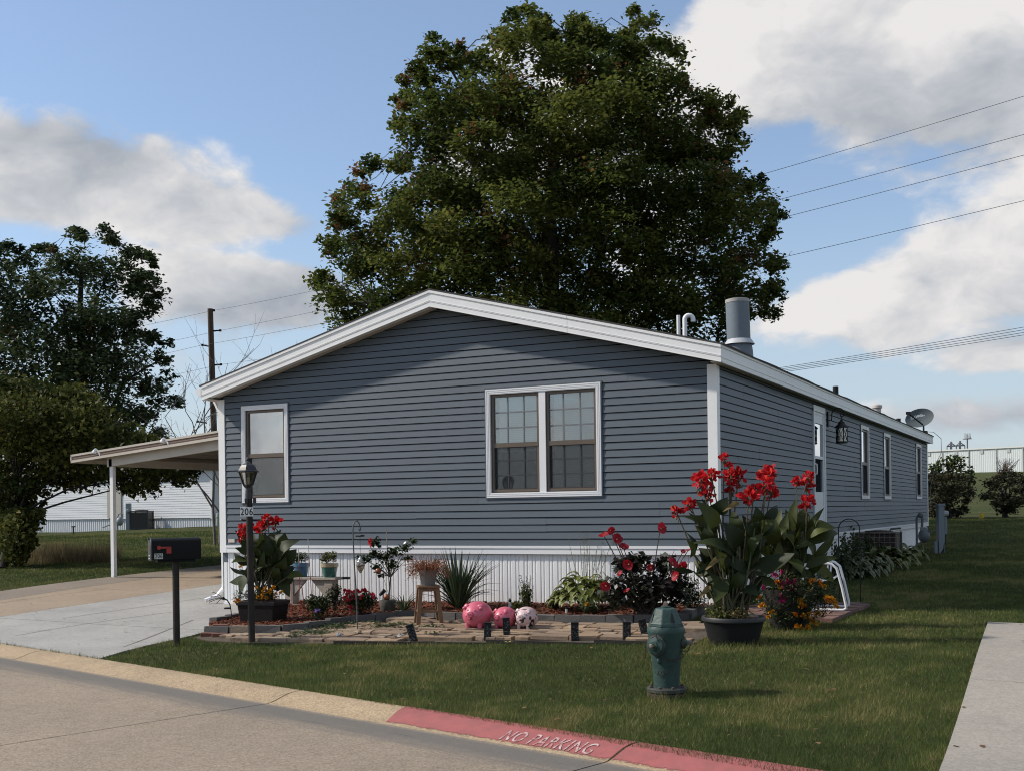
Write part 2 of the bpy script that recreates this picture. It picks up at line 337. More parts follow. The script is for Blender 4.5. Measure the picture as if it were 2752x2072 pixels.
krot = math.atan2(KD[1], KD[0]); ko = np.array([*xy(0, 0), 0.])
road = tag(empty('road', ko, krot), 'tan concrete road running past the kerb', 'road', kind='structure')
RJ = [-40, -24.0, -16, -8.15, -.42, 3.29, 7.9, 16, 24, 40]       # joints along the street (metres)
def road_z(t): return .012*min(-t, 3.)/3
for a, b_ in zip(RJ[:-1], RJ[1:]):
    g = .008 if b_ < 9 else .004; mb = MB(); tv = [0, -.3, -1.2, -3.0, -6, -9]
    if a == -.08: pass
    vs = []
    for t in tv: vs += [(a+g, t, road_z(t)), (b_-g, t, road_z(t))]
    n = len(tv); vs += [(x, y, z-.15) for x, y, z in vs]
    fs = [(2*i, 2*i+2, 2*i+3, 2*i+1) for i in range(n-1)]; q = 2*n
    fs += [(0, q, q+2*n-2, 2*n-2)] if False else [(2*i, 2*i+q, 2*i+2+q, 2*i+2) for i in range(n-1)]+[(2*i+1, 2*i+3, 2*i+3+q, 2*i+1+q) for i in range(n-1)]
    fs += [(0, 1, 1+q, q), (2*n-2, 2*n-2+q, 2*n-1+q, 2*n-1)]
    mb.add(vs, fs).build('road_slab', ROAD, road)
MB().span((-40, -9, -.05), (40, -.0, -.012)).build('joint_bed', JOINT, road)
fl = MB(); fl.add([(-620, -9, .01), (620, -9, .01), (620, -620, .3), (-620, -620, .3)], [(0, 3, 2, 1)])
tag(fl.build('opposite_lawn', LAWN, None, loc=ko, rot=(0, 0, krot)), 'lawn across the road from the house', 'lawn', kind='structure')
# kerb: rolled profile, one section between joints
KP = [(0, 0), (.03, .003), (.09, .018), (.15, .038), (.21, .056), (.27, .067), (.33, .071), (.38, .069)]
def kz(t): return float(np.interp(t, [p[0] for p in KP], [p[1] for p in KP]))
kerb = tag(empty('kerb', ko, krot), 'low rolled concrete kerb, painted red towards one end', 'kerb', kind='structure')
KJ = [-40, -30, -22, -15.5, -10.1, -5.4, -.42, 3.29, 7.9, 14, 22, 40]
def extrude_profile(prof, a, b_, base=-.25, off=0, nseg=8):
    mb = MB(); n = len(prof); xs = np.linspace(a, b_, nseg+1)
    vs = [(x, t, z+off) for x in xs for t, z in prof]+[(xs[0], prof[-1][0], base), (xs[0], prof[0][0], base), (xs[-1], prof[-1][0], base), (xs[-1], prof[0][0], base)]
    fs = [(i*n+k, (i+1)*n+k, (i+1)*n+k+1, i*n+k+1) for i in range(nseg) for k in range(n-1)]; e = (nseg+1)*n
    fs += [tuple(list(range(n))+[e, e+1]), tuple(list(reversed(range(nseg*n, nseg*n+n)))+[e+3, e+2]), (n-1, nseg*n+n-1, e+2, e), (0, e+1, e+3, nseg*n)]
    return mb.add(vs, fs)
for a, b_ in zip(KJ[:-1], KJ[1:]):
    extrude_profile(KP, a+.009, b_-.009).build('kerb_section', KERB, kerb, smooth=True)
MB().span((-40, .002, -.1), (40, .36, -.02)).build('joint_bed', JOINT, kerb)
RED = mat('red kerb paint', (.34, .092, .088), .8, .2, 7, .3, 120, col2=(.27, .085, .08), c2amt=.5)
def red_paint():
    m = MATS['red kerb paint']; nt = m.node_tree; b = NB(nt); o = [n for n in nt.nodes if n.type == 'OUTPUT_MATERIAL'][0]; p = [n for n in nt.nodes if n.type == 'BSDF_PRINCIPLED'][0]
    P = b.n('ShaderNodeTexCoord').outputs['Object']; y = b.n('ShaderNodeSeparateXYZ', {0: P}).outputs[1]
    nz = b.noise(P, 26, 5, .75); e = b.m('ADD', y, b.m('MULTIPLY', b.m('SUBTRACT', nz, .5), .13))
    keep = b.n('ShaderNodeMapRange', {0: e, 1: .045, 2: .062, 3: 0, 4: 1}).outputs[0]
    chip = b.n('ShaderNodeMapRange', {0: b.noise(P, 60, 3, .7), 1: .68, 2: .72, 3: 1, 4: 0}).outputs[0]
    t = b.n('ShaderNodeBsdfTransparent'); mx = b.n('ShaderNodeMixShader', {0: b.m('MULTIPLY', keep, chip), 1: t.outputs[0], 2: p.outputs[0]}); nt.links.new(mx.outputs[0], o.inputs[0])
red_paint()
RED_S0 = .71
def paint_sheet(a0, a1, b_):        # paint film over the kerb; starts on a slant
    mb = MB(); prof = [p for p in KP if p[0] > .02]; xs = np.linspace(0, 1, 13); n = len(prof); vs = []
    for x in xs:
        for t, z in prof: A = a0+(a1-a0)*t/.38; vs.append((A+(b_-A)*x, t, z+.0035))
    mb.add(vs, [(i*n+k, (i+1)*n+k, (i+1)*n+k+1, i*n+k+1) for i in range(len(xs)-1) for k in range(n-1)]); return mb
paint_sheet(1.10, .97, 3.28).build('red_paint', RED, kerb, smooth=True)
paint_sheet(3.302, 3.302, 7.88).build('red_paint', RED, kerb, smooth=True)
def text_mesh(txt, size, extr=.0, font_w=.0, spacing=1.0):
    cu = bpy.data.curves.new('lettering', 'FONT'); cu.body = txt; cu.size = size; cu.extrude = extr; cu.offset = font_w; cu.align_x = 'CENTER'; cu.align_y = 'CENTER'; cu.space_character = spacing; cu.resolution_u = 4
    o = bpy.data.objects.new('tmp', cu); COL.objects.link(o); dg = bpy.context.evaluated_depsgraph_get(); dg.update()
    me = bpy.data.meshes.new_from_object(o.evaluated_get(dg)); bpy.data.objects.remove(o); bpy.data.curves.remove(cu); me.materials.clear(); return me
WORN_WHITE = mat('worn white stencil paint', (.50, .43, .42), .8, .3, 24, .2, 90, col2=(.34, .13, .125), c2amt=.6, detail=6)
me = text_mesh('NO PARKING', .235, 0, .0015, 1.15)
bm = bmesh.new(); bm.from_mesh(me)
xs = [v.co.x for v in bm.verts]; ys = [v.co.y for v in bm.verts]; x0, x1, y0, y1 = min(xs), max(xs), min(ys), max(ys)
TX0, TX1 = 2.28, 3.10                # along the kerb
for v in bm.verts: v.co.x = TX0+(v.co.x-x0)/(x1-x0)*(TX1-TX0); v.co.y = .058+(v.co.y-y0)/(y1-y0)*.145
for k in np.arange(.062, .21, .010): bmesh.ops.bisect_plane(bm, geom=bm.verts[:]+bm.edges[:]+bm.faces[:], plane_co=(0, k, 0), plane_no=(0, 1, 0))
# stencil bridges: two thin slots through the letters
dele = [f for f in bm.faces if abs(f.calc_center_median().y-.127) < .005 and int(f.calc_center_median().x*23) % 3 != 0]
bmesh.ops.delete(bm, geom=dele, context='FACES')
for v in bm.verts: v.co.z = kz(v.co.y)+.0075
bm.to_mesh(me); bm.free(); me.materials.append(WORN_WHITE)
link('stencil_lettering', me, kerb)

# sheets that follow the ground -------------------------------------------------
def sheet(name, poly, off, m, parent=None, step=.5, skirt=.08, hfun=None):
    bm = bmesh.new(); vs = [bm.verts.new((p[0], p[1], 0)) for p in poly]; bm.faces.new(vs)
    xs = [p[0] for p in poly]; ys = [p[1] for p in poly]
    for x in np.arange(min(xs)+step*.5, max(xs), step): bmesh.ops.bisect_plane(bm, geom=bm.verts[:]+bm.edges[:]+bm.faces[:], plane_co=(x, 0, 0), plane_no=(1, 0, 0))
    for y in np.arange(min(ys)+step*.5, max(ys), step): bmesh.ops.bisect_plane(bm, geom=bm.verts[:]+bm.edges[:]+bm.faces[:], plane_co=(0, y, 0), plane_no=(0, 1, 0))
    bm.verts.ensure_lookup_table(); X = np.array([v.co.x for v in bm.verts]); Y = np.array([v.co.y for v in bm.verts]); Z = gz(X, Y)+off
    if hfun is not None: Z = Z+hfun(X, Y)
    for v, z in zip(bm.verts, Z): v.co.z = z
    bmesh.ops.recalc_face_normals(bm, faces=bm.faces[:])
    if sum(f.normal.z for f in bm.faces) < 0: bmesh.ops.reverse_faces(bm, faces=bm.faces[:])
    if skirt:
        be = [e for e in bm.edges if e.is_boundary]; r = bmesh.ops.extrude_edge_only(bm, edges=be)
        for g in r['geom']:
            if isinstance(g, bmesh.types.BMVert): g.co.z -= skirt
    me = bpy.data.meshes.new(name); bm.to_mesh(me); bm.free(); me.materials.append(m); return link(name, me, parent)
def kx(x):                           # y of the kerb back at a given x
    return (.375-KOFF-KN[0]*x)/KN[1]
LC = [(-5.58, kx(-5.58)), (-5.80, -4.45), (-5.92, -3.98), (-5.96, -3.55), (-6.02, -3.05)]
drive = tag(empty('driveway', (0, 0, 0)), 'wide driveway in strips of grey, tan and brown concrete beside the house', 'driveway', kind='structure')
sheet('slab', [(-10.31, kx(-10.31)), *LC, (-6.1, -2.63), (-10.31, -2.63)], .016, DRIVE_G, drive)
sheet('slab', [(-10.31, -2.608), (-6.1, -2.608), (-6.75, -1.5), (-7.3, .0), (-8.2, .04), (-8.2, .9), (-10.31, .9)], .016, DRIVE_G, drive)
for a, b_ in ((.912, 5.0), (5.012, 10), (10.012, 21)): sheet('slab', [(-10.31, a), (-8.12, a), (-8.12, b_), (-10.31, b_)], .016, DRIVE_G, drive, .8)
sheet('slab', [(-12.3, kx(-12.3)), (-10.322, kx(-10.322)), (-10.322, .9), (-12.3, .9)], .016, DRIVE_T, drive)
sheet('slab', [(-12.3, .912), (-10.322, .912), (-10.322, 21), (-12.3, 21)], .016, DRIVE_T, drive, .8)
sheet('slab', [(-15.5, kx(-15.5)), (-12.312, kx(-12.312)), (-12.312, 1.5), (-13.25, 1.5), (-13.3, -.3), (-13.9, -1.6)], .016, DRIVE_B, drive)
sheet('slab', [(-13.25, 1.512), (-12.312, 1.512), (-12.312, 21), (-13.25, 21)], .016, DRIVE_B, drive, .8)
for pa, pb__ in (((40, 1711), (467, 1646)), ((170, 1664), (600, 1600)), ((0, 1622), (290, 1583)), ((330, 1742), (520, 1668))):
    A_, B_ = at(*pa), at(*pb__); q_ = [A_+(B_-A_)*u_ for u_ in np.linspace(0, 1, 14)]; dv_ = (B_-A_)[:2]/np.linalg.norm((B_-A_)[:2]); nv_ = np.array([-dv_[1], dv_[0]])*.007; vs_ = []
    for p_ in q_: vs_ += [(p_[0]-nv_[0], p_[1]-nv_[1], gz(p_[0], p_[1])+.0195), (p_[0]+nv_[0], p_[1]+nv_[1], gz(p_[0], p_[1])+.0195)]
    MB().add(vs_, [(2*i, 2*i+2, 2*i+3, 2*i+1) for i in range(13)]).build('saw_joint', mat('dusty joint', (.11, .10, .085), .95), drive)
DRIVE_POLY = [(-15.5, kx(-15.5)), *LC, (-6.75, -1.5), (-7.3, 0), (-8.2, 0), (-8.2, 21.4), (-13.25, 21.4), (-13.3, -.3), (-13.9, -1.6)]
SLAB_POLY = [(3.46, kx(3.46)), (3.215, -.23), (9, -.5), (9, kx(9))]
slab = tag(empty('concrete_slab', (0, 0, 0)), 'pale concrete slab beside the lawn at the edge of the picture', 'slab', kind='structure')
sheet('slab', [(3.46, kx(3.46)), (3.345, -4.0), (9, -4.6), (9, kx(9))], .03, SLAB, slab)
sheet('slab', [(3.344, -3.99), (3.215, -.23), (9, -.5), (9, -4.59)], .03, SLAB, slab)

# flower bed, its border of blocks, mulch -------------------------------------------
EDGE = [(554, 1706), (668, 1706), (773, 1703.7), (849, 1693), (920, 1680.6), (983.5, 1676), (1046.5, 1666), (1105, 1661.7), (1155, 1664), (1202.5, 1668.7), (1320, 1673), (1443, 1676.6), (1535, 1676.6), (1696, 1678), (1755, 1677), (1845, 1668), (1866, 1655)]
EDGEW = [at(*p)[:2] for p in EDGE]; EDGEW.append(np.array([-.02, -.1]))
BACKW = [at(571, 1684)[:2], at(650, 1667)[:2], np.array([-6.6, -1.2]), np.array([-6.7, -.12])]
BED = [tuple(p) for p in EDGEW]+[(-.02, .02), (-6.7, .02)]+[tuple(p) for p in reversed(BACKW)]
border = tag(empty('garden_border', (*EDGEW[0], gz(*EDGEW[0]))), 'low border of grey concrete blocks curving round the flower bed', 'garden border')
BLOCK = mat('grey concrete block', (.105, .10, .095), .9, .25, 8, .5, 60, rnd=.16)
TBLOCK = mat('tan concrete block', (.21, .17, .125), .9, .25, 8, .5, 60, rnd=.1)
RBLOCK = mat('red brick', (.19, .085, .06), .9, .25, 9, .5, 60, rnd=.2)
def resample(path, step):
    P = [np.array(p, float) for p in path]; out = [P[0]]; acc = 0
    dense = []
    for a, b_ in zip(P[:-1], P[1:]):
        for k in np.linspace(0, 1, 60, endpoint=False): dense.append(a+(b_-a)*k)
    dense.append(P[-1]); last = dense[0]; d = 0
    for a, b_ in zip(dense[:-1], dense[1:]):
        d += np.linalg.norm(b_-a)
        if d >= step: out.append(b_); d = 0
    return out
def block_mesh(l, d, h, m, jit=.006):
    mb = MB(); mb.box((0, 0, h/2), (l, d, h)); rr = random.Random(int(l*1e4+h*1e5))
    mb.v = [(x+rr.uniform(-jit, jit), y+rr.uniform(-jit, jit), z+(rr.uniform(-jit, jit) if z > 0 else 0)) for x, y, z in mb.v]; return mb.mesh('block', m)
bl = [block_mesh(.335+.004*i, .12, .128+.004*i, BLOCK) for i in range(3)]; tb = block_mesh(.33, .12, .13, TBLOCK)
def lay_blocks(path, meshes, parent, step=.345, zoff=-.012, name='block'):
    q = resample(path, step); base = np.array(parent.location)
    for i, (a, b_) in enumerate(zip(q[:-1], q[1:])):
        c = (a+b_)/2; o = link(name, meshes(i), parent, (c[0]-base[0], c[1]-base[1], gz(*c)+zoff-base[2])); t = b_-a
        o.rotation_euler = (random.uniform(-.03, .03), random.uniform(-.02, .02), math.atan2(t[1], t[0])+random.uniform(-.02, .02))
    return q
lay_blocks(EDGEW, lambda i: tb if i == 1 else bl[i % 3], border)
lay_blocks(BACKW[:], lambda i: bl[i % 3], border)
MULCH_SOIL = mat('dark soil', (.06, .028, .018), .95, .3, 12, .6, 50)
def bed_h(X, Y): return np.clip((Y+1.6)*.02, 0, .03)
inner = BED
bed = sheet('flower_bed_soil', inner, .075, MULCH_SOIL, None, .35, 0, bed_h); tag(bed, 'dark soil of the flower bed in front of the house', 'soil', kind='structure')
def scatter(tmplV, tmplF, pos, M3, tint, name, m, smooth=False):   # many copies of a small shape in ONE mesh
    tv = np.asarray(tmplV, float); tf = np.asarray(tmplF, int); n = len(pos); k = len(tv)
    V = np.einsum('nij,kj->nki', M3, tv)+np.asarray(pos)[:, None, :]; F = (tf[None]+np.arange(n)[:, None, None]*k).reshape(-1, tf.shape[1])
    return np_mesh(name, V.reshape(-1, 3), F, m, np.repeat(tint, len(tf)), smooth)
def rand_rot(n, rng=RNG, tilt=math.pi):
    a = rng.uniform(0, 2*math.pi, n); b = rng.uniform(-tilt, tilt, n); c = rng.uniform(0, 2*math.pi, n)
    ca, sa, cb, sb, cc, sc = np.cos(a), np.sin(a), np.cos(b), np.sin(b), np.cos(c), np.sin(c)
    Z1 = np.stack([np.stack([ca, -sa, 0*a], -1), np.stack([sa, ca, 0*a], -1), np.stack([0*a, 0*a, 1+0*a], -1)], 1)
    X1 = np.stack([np.stack([1+0*a, 0*a, 0*a], -1), np.stack([0*a, cb, -sb], -1), np.stack([0*a, sb, cb], -1)], 1)
    Z2 = np.stack([np.stack([cc, -sc, 0*a], -1), np.stack([sc, cc, 0*a], -1), np.stack([0*a, 0*a, 1+0*a], -1)], 1)
    return Z1 @ X1 @ Z2
n = 15000; xs = RNG.uniform(-6.6, 0, n*2); ys = RNG.uniform(-3.0, 0, n*2); ok = inpoly(xs, ys, inner); xs, ys = xs[ok][:n], ys[ok][:n]; n = len(xs)
zs = gz(xs, ys)+.075+bed_h(xs, ys)+RNG.uniform(.0, .022, n)
sc = RNG.uniform(.6, 1.5, (n, 1, 1))
chips = scatter([(-.02, -.006, 0), (.02, -.007, .002), (.021, .006, 0), (-.018, .007, .002)], [(0, 1, 2, 3)], np.stack([xs, ys, zs], -1), rand_rot(n, tilt=.6)*sc, RNG.uniform(0, 1, n), 'mulch', leafmat('red mulch', [(0, (.055, .018, .010)), (.5, (.16, .048, .026)), (.85, (.22, .075, .042)), (1, (.26, .13, .08))], .9, 0, .1))
tag(link('mulch', chips), 'reddish brown wood mulch covering the flower bed', 'mulch', kind='stuff')

# patio of flat tan stones ------------------------------------------------------------
PF = [at(560, 1724)[:2], at(677, 1730)[:2], at(900, 1731)[:2], at(1310, 1728)[:2], at(1600, 1729)[:2], at(1870, 1729)[:2]]
PATIO = [tuple(p) for p in PF]+[(.45, -1.3), (-.1, -.95)]+[tuple(p) for p in reversed(EDGEW[:-3])]+[tuple(at(520, 1715)[:2])]
SAND = mat('sandy joint', (.10, .075, .05), .95, .3, 20, .5, 80, col2=(.055, .042, .03))
patio = tag(empty('patio', (-2.5, -2, gz(-2.5, -2))), 'patio of flat tan stones in front of the flower bed', 'patio', kind='structure')
pb = sheet('sand_bed', PATIO, .012, SAND, None, .4, .03); pb.parent = patio; pb.location = -patio.location
STONE = [mat('tan flagstone %d' % i, c, .85, .22, 5, .5, 26, rnd=.14, col2=c2, c2amt=.35) for i, (c, c2) in enumerate([((.29, .20, .125), (.22, .15, .095)), ((.24, .17, .115), (.29, .225, .155)), ((.33, .245, .16), (.24, .155, .09)), ((.19, .13, .088), (.245, .175, .12))])]
def stone_mesh(l, d, m, rr):
    mb = MB(); x, y = l/2, d/2; j = .018; pts = []
    for (px, py) in ((-x, -y), (0, -y), (x, -y), (x, y), (.1*x, y), (-x, y)): pts.append((px+rr.uniform(-j, j), py+rr.uniform(-j, j)))
    top = [(px*.965, py*.95) for px, py in pts]; mb.prism(pts, -.02, .020, None); n = len(pts)
    b = len(mb.v); mb.v += [(px, py, .028+rr.uniform(-.003, .003)) for px, py in top]
    mb.f = [f for f in mb.f if f != tuple(range(n, 2*n))]; mb.f += [(n+i, n+(i+1) % n, b+(i+1) % n, b+i) for i in range(n)]+[tuple(range(b, b+n))]
    return mb.mesh('stone', m)
rr = random.Random(5); stones = {}
pang = .14; pu = np.array([math.cos(pang), math.sin(pang)]); pv = np.array([-math.sin(pang), math.cos(pang)]); v = -3.0
pc = np.array([-2.5, -2.0])
while v < 3.0:
    d = rr.choice([.15, .19, .24, .28]); u = -5+rr.uniform(-.2, 0)
    while u < 4:
        l = rr.choice([.2, .28, .36, .45, .55]); c = pc+pu*(u+l/2)+pv*(v+d/2)
        cs = [pc+pu*(u+a*l)+pv*(v+b_*d) for a in (.12, .88) for b_ in (.15, .85)]
        if all(inpoly(np.array([q[0]]), np.array([q[1]]), PATIO)[0] for q in cs):
            key = (l, d, rr.randrange(3))
            if key not in stones: stones[key] = stone_mesh(l-.024, d-.022, rr.choice(STONE), rr)
            o = link('stone', stones[key], patio, (c[0]-patio.location.x, c[1]-patio.location.y, gz(*c)+.020+rr.uniform(-.006, .014)-patio.location.z))
            o.rotation_euler = (rr.uniform(-.035, .035)+.02, rr.uniform(-.03, .03)-.02, pang+rr.uniform(-.05, .05)+rr.choice([0, math.pi]))
        u += l
    v += d
# thin edging along the lawn side of the patio, darkened to paint grass shade
SHADETIMBER = mat('shade-darkened timber', (.022, .018, .016), .9, .3, 10, .4, 40)
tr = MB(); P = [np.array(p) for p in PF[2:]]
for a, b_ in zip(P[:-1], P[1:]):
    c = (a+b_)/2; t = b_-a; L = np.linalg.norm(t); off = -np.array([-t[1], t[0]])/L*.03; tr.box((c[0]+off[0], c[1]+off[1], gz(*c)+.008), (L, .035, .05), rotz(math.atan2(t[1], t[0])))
tag(tr.build('edging_shade_strip', SHADETIMBER), 'thin shade-darkened timber edging and grass shade between the patio stones and the lawn', 'edging')
# brick pad under the chair
pad = tag(empty('brick_pad', (*at(2290, 1650)[:2], 0)), 'small pad of reddish pavers under the white chair', 'paving', kind='structure')
pad.location.z = gz(pad.location.x, pad.location.y)
PADP = [at(2345, 1629)[:2], at(2238, 1674)[:2], np.array([.55, -.45]), np.array([.7, 1.35])]
PAVER = [mat('red paver %d' % i, c, .9, .25, 7, .5, 50, rnd=.2) for i, c in enumerate([(.14, .075, .06), (.165, .095, .075), (.12, .07, .062)])]
ax = PADP[0]-PADP[1]; al = math.atan2(ax[1], ax[0]); au = np.array([math.cos(al), math.sin(al)]); av = np.array([-au[1], au[0]]); pms = [MB().box((0, 0, 0), (.295, .145, .05)).mesh('paver', m) for m in PAVER]
for i in range(14):
    for j in range(12):
        c = PADP[1]+au*(i*.30+(.15 if j % 2 else 0)+.15)+av*(j*.15+.075)
        if i*.30+(.15 if j % 2 else 0)+.3 < np.linalg.norm(ax)+.1 and j < 9:
            link('paver', pms[(i*7+j*3) % 3], pad, (c[0]-pad.location.x, c[1]-pad.location.y, gz(*c)+.028+rr.uniform(-.004, .004)-pad.location.z), (rr.uniform(-.02, .02), rr.uniform(-.02, .02), al+rr.uniform(-.015, .015)))
PAD_POLY = [tuple(PADP[1]), tuple(PADP[1]+au*np.linalg.norm(ax)), tuple(PADP[1]+au*np.linalg.norm(ax)+av*1.35), tuple(PADP[1]+av*1.35)]

# ================================================================== HOUSE
WID, LEN = 8.2, 21.42; XO, YO = .152, .257; SL = .2601
ZT, ZTB = 1.169, 1.054; ZFB, ZFT, ZAB, ZAT = 3.486, 3.7075, 4.5785, 4.814
WHITE = mat('white vinyl', (.82, .82, .81), .45, .04, 3, .04, 30, col2=(.75, .75, .74), c2amt=.3)
WHITE2 = mat('white painted aluminium', (.76, .765, .77), .35, .03, 3)
SIDING = mat('slate blue vinyl siding', (.088, .109, .131), .5, .10, 1.6, .12, 60, stretch=(1, 1, 14), rnd=.045, spec=.4)
SIDING2 = mat('slate blue vinyl trim', (.08, .097, .12), .5)
BACK = mat('sheathing', (.02, .022, .026), .9)
SHINGLE = mat('dark shingle', (.055, .05, .048), .95, .35, 18, .6, 60)
SOFFIT = mat('beige soffit', (.52, .47, .41), .6, .05, 4)
BROWN = mat('bronze window frame', (.115, .088, .066), .4, .08, 6)
BROWN_D = mat('dark bronze', (.03, .022, .018), .5)
BLIND = mat('pale blind', (.8, .81, .8), .6)
ROOM = mat('dim room', (.05, .055, .06), .9)
MUNTIN = mat('dark muntin', (.16, .17, .18), .5)
GLASS = glassmat('window glass', .12); GLASS_R = glassmat('mirroring window glass', .38); GLASS_D = glassmat('window glass low', .10, (.75, .8, .82))
SCREEN = sheermat('insect screen', (.05, .055, .06), .30)
BLACKM = mat('black metal', (.012, .012, .013), .5, .15, 12, spec=.25)
GREYM = mat('galvanised grey', (.15, .18, .21), .6, .14, 9, .12, 90, spec=.3)
house = tag(empty('house', (0, 0, .3)), 'single-storey house with slate blue lap siding, white trim and low gable', 'house')
def adopt(o, parent): o.parent = parent; o.matrix_parent_inverse = Matrix.Translation(-parent.location); return o
class WB(MB):                        # boxes given on a wall: u along, v up, w outwards
    def __init__(s, O, U, N): super().__init__(); s.O = Vector(O); s.U = Vector(U); s.N = Vector(N)
    def at(s, u, v, w_): return s.O+s.U*u+Vector((0, 0, v))+s.N*w_
    def b(s, u0, u1, v0, v1, w0, w1):
        vs = [s.at(u, v, w_) for w_ in (w0, w1) for u, v in ((u0, v0), (u1, v0), (u1, v1), (u0, v1))]
        return s.add(vs, [(0, 3, 2, 1), (4, 5, 6, 7), (0, 1, 5, 4), (1, 2, 6, 5), (2, 3, 7, 6), (3, 0, 4, 7)])
    def frame(s, u0, u1, v0, v1, wd, w0, w1):
        s.b(u0, u1, v0, v0+wd, w0, w1); s.b(u0, u1, v1-wd, v1, w0, w1); s.b(u0, u0+wd, v0+wd, v1-wd, w0, w1); return s.b(u1-wd, u1, v0+wd, v1-wd, w0, w1)
FR = ((0, 0, 0), (1, 0, 0), (0, -1, 0)); SD = ((0, 0, 0), (0, 1, 0), (1, 0, 0))
def wb(side, u, v): O, U, N = FR if side == 'front' else SD; return WB(Vector(O)+Vector(U)*u+Vector((0, 0, v)), U, N)
def roof_under(x): return ZAB-SL*abs(x+WID/2)
# walls -----------------------------------------------------------------
OPEN_F = [(-7.747, -6.828, 1.84, 3.375), (-3.34, -1.583, 1.842, 3.37)]
OPEN_S = [(5.72, 6.70, 1.20, 3.43), (10.33, 11.31, 1.815, 3.365), (13.33, 14.31, 1.815, 3.365), (18.9, 20.0, 1.84, 3.375)]
PITCH = .0995
def planks(side, parent, lo, hi, ztop, opens, seed):
    rr = random.Random(seed); k = 0; z0 = ZT
    while z0 < ztop-.004:
        z1 = min(z0+PITCH, ztop); rr2 = random.Random(seed*100+k//2); cuts = [lo]; c = lo+rr2.uniform(.8, 3.7)
        while c < hi-.4: cuts.append(c); c += 3.75
        cuts.append(hi)
        for i, (a, b_) in enumerate(zip(cuts[:-1], cuts[1:])):
            segs = [(a, b_, z0, z1)]
            for (o0, o1, p0, p1) in opens:
                o0, o1, p0, p1 = o0-.02, o1+.02, p0-.02, p1+.02; ns = []
                for (s0, s1, q0, q1) in segs:
                    if s1 <= o0 or s0 >= o1 or q1 <= p0 or q0 >= p1: ns.append((s0, s1, q0, q1)); continue
                    if s0 < o0: ns.append((s0, o0, q0, q1))
                    if s1 > o1: ns.append((o1, s1, q0, q1))
                    m0, m1 = max(s0, o0), min(s1, o1)
                    if q0 < p0: ns.append((m0, m1, q0, p0))
                    if q1 > p1: ns.append((m0, m1, p1, q1))
                segs = ns
            for (s0, s1, q0, q1) in segs:
                if s1-s0 < .01 or q1-q0 < .012: continue
                if q1 == z1: q1 = z1-.0115
                pr = .0012*(i % 2)
                dep = lambda q: .003+.0125*(1-(q-z0)/PITCH)+pr
                if side == 'front':
                    lim = lambda q: (-WID/2-(ZAB+.012-q)/SL, -WID/2+(ZAB+.012-q)/SL)
                    l0, r0 = lim(q0); l1, r1 = lim(q1); P = [(max(s0, l0), q0), (min(s1, r0), q0), (min(s1, r1), q1), (max(s0, l1), q1)]
                    if P[1][0]-P[0][0] < .01: continue
                    if P[2][0] < P[3][0]: m_ = (P[2][0]+P[3][0])/2; P[2] = (m_, q1); P[3] = (m_, q1)
                else: P = [(s0, q0), (s1, q0), (s1, q1), (s0, q1)]
                j0, j1 = rr.uniform(-.0022, .0022), rr.uniform(-.0022, .0022); P = [(P[0][0], P[0][1]+j0), (P[1][0], P[1][1]+j1), P[2], P[3]]
                q = wb(side, 0, 0); vs = [q.at(u, v, dep(v)) for u, v in P]+[q.at(u, v, -.004) for u, v in P]
                q.add(vs, [(0, 1, 2, 3), (4, 7, 6, 5), (0, 4, 5, 1), (1, 5, 6, 2), (2, 6, 7, 3), (3, 7, 4, 0)]).build('siding_plank', SIDING, parent)
        z0 += PITCH; k += 1
def wall_mesh(side, poly_fn):
    pass
# backing walls with openings, as boxes between openings
def backing(side, lo, hi, z0, z1, opens):
    q = wb(side, 0, 0); us = sorted([lo, hi]+[v for o in opens for v in o[:2]])
    for a, b_ in zip(us[:-1], us[1:]):
        c = (a+b_)/2; o = [o for o in opens if o[0] < c < o[1]]
        if o: q.b(a, b_, z0, o[0][2], -.10, -.006); q.b(a, b_, o[0][3], z1, -.10, -.006)
        else: q.b(a, b_, z0, z1, -.10, -.006)
    return q
q = backing('front', -WID+.02, -.02, 1.05, 3.46, OPEN_F)
q.add([(-WID+.02, .006, 3.46), (-.02, .006, 3.46), (-WID/2, .006, ZAB-.01), (-WID+.02, .1, 3.46), (-.02, .1, 3.46), (-WID/2, .1, ZAB-.01)], [(0, 1, 2), (3, 5, 4), (0, 3, 4, 1), (1, 4, 5, 2), (2, 5, 3, 0)])
front_wall = adopt(q.build('front_wall', BACK), house)
planks('front', front_wall, -WID+.07, -.07, ZAB, OPEN_F, 3)
side_wall = adopt(backing('side', .02, LEN-.02, 1.05, 3.505, OPEN_S).build('side_wall', BACK), house)
planks('side', side_wall, .07, LEN-.05, ZFB+.008, OPEN_S, 4)
adopt(MB().span((-WID, .02, .9), (-WID+.1, LEN, 3.505)).build('far_side_wall', SIDING), house); adopt(MB().span((-WID, LEN-.1, .9), (0, LEN, 3.505)).build('rear_wall', SIDING), house)
# corner posts
for x0, x1 in ((-.105, .022), (-WID-.022, -WID+.105)):
    m_ = MB().span((x0, -.022, ZTB), (x1, .0, 3.50)); sx0, sx1 = (x1-.024, x1) if x1 > 0 else (x0, x0+.024); m_.span((sx0, .0005, ZTB), (sx1, .105, 3.485)); adopt(m_.build('corner_post', WHITE), house)
adopt(MB().span((-.02, LEN-.1, ZTB), (.022, LEN+.022, 3.485)).build('corner_post', WHITE), house)
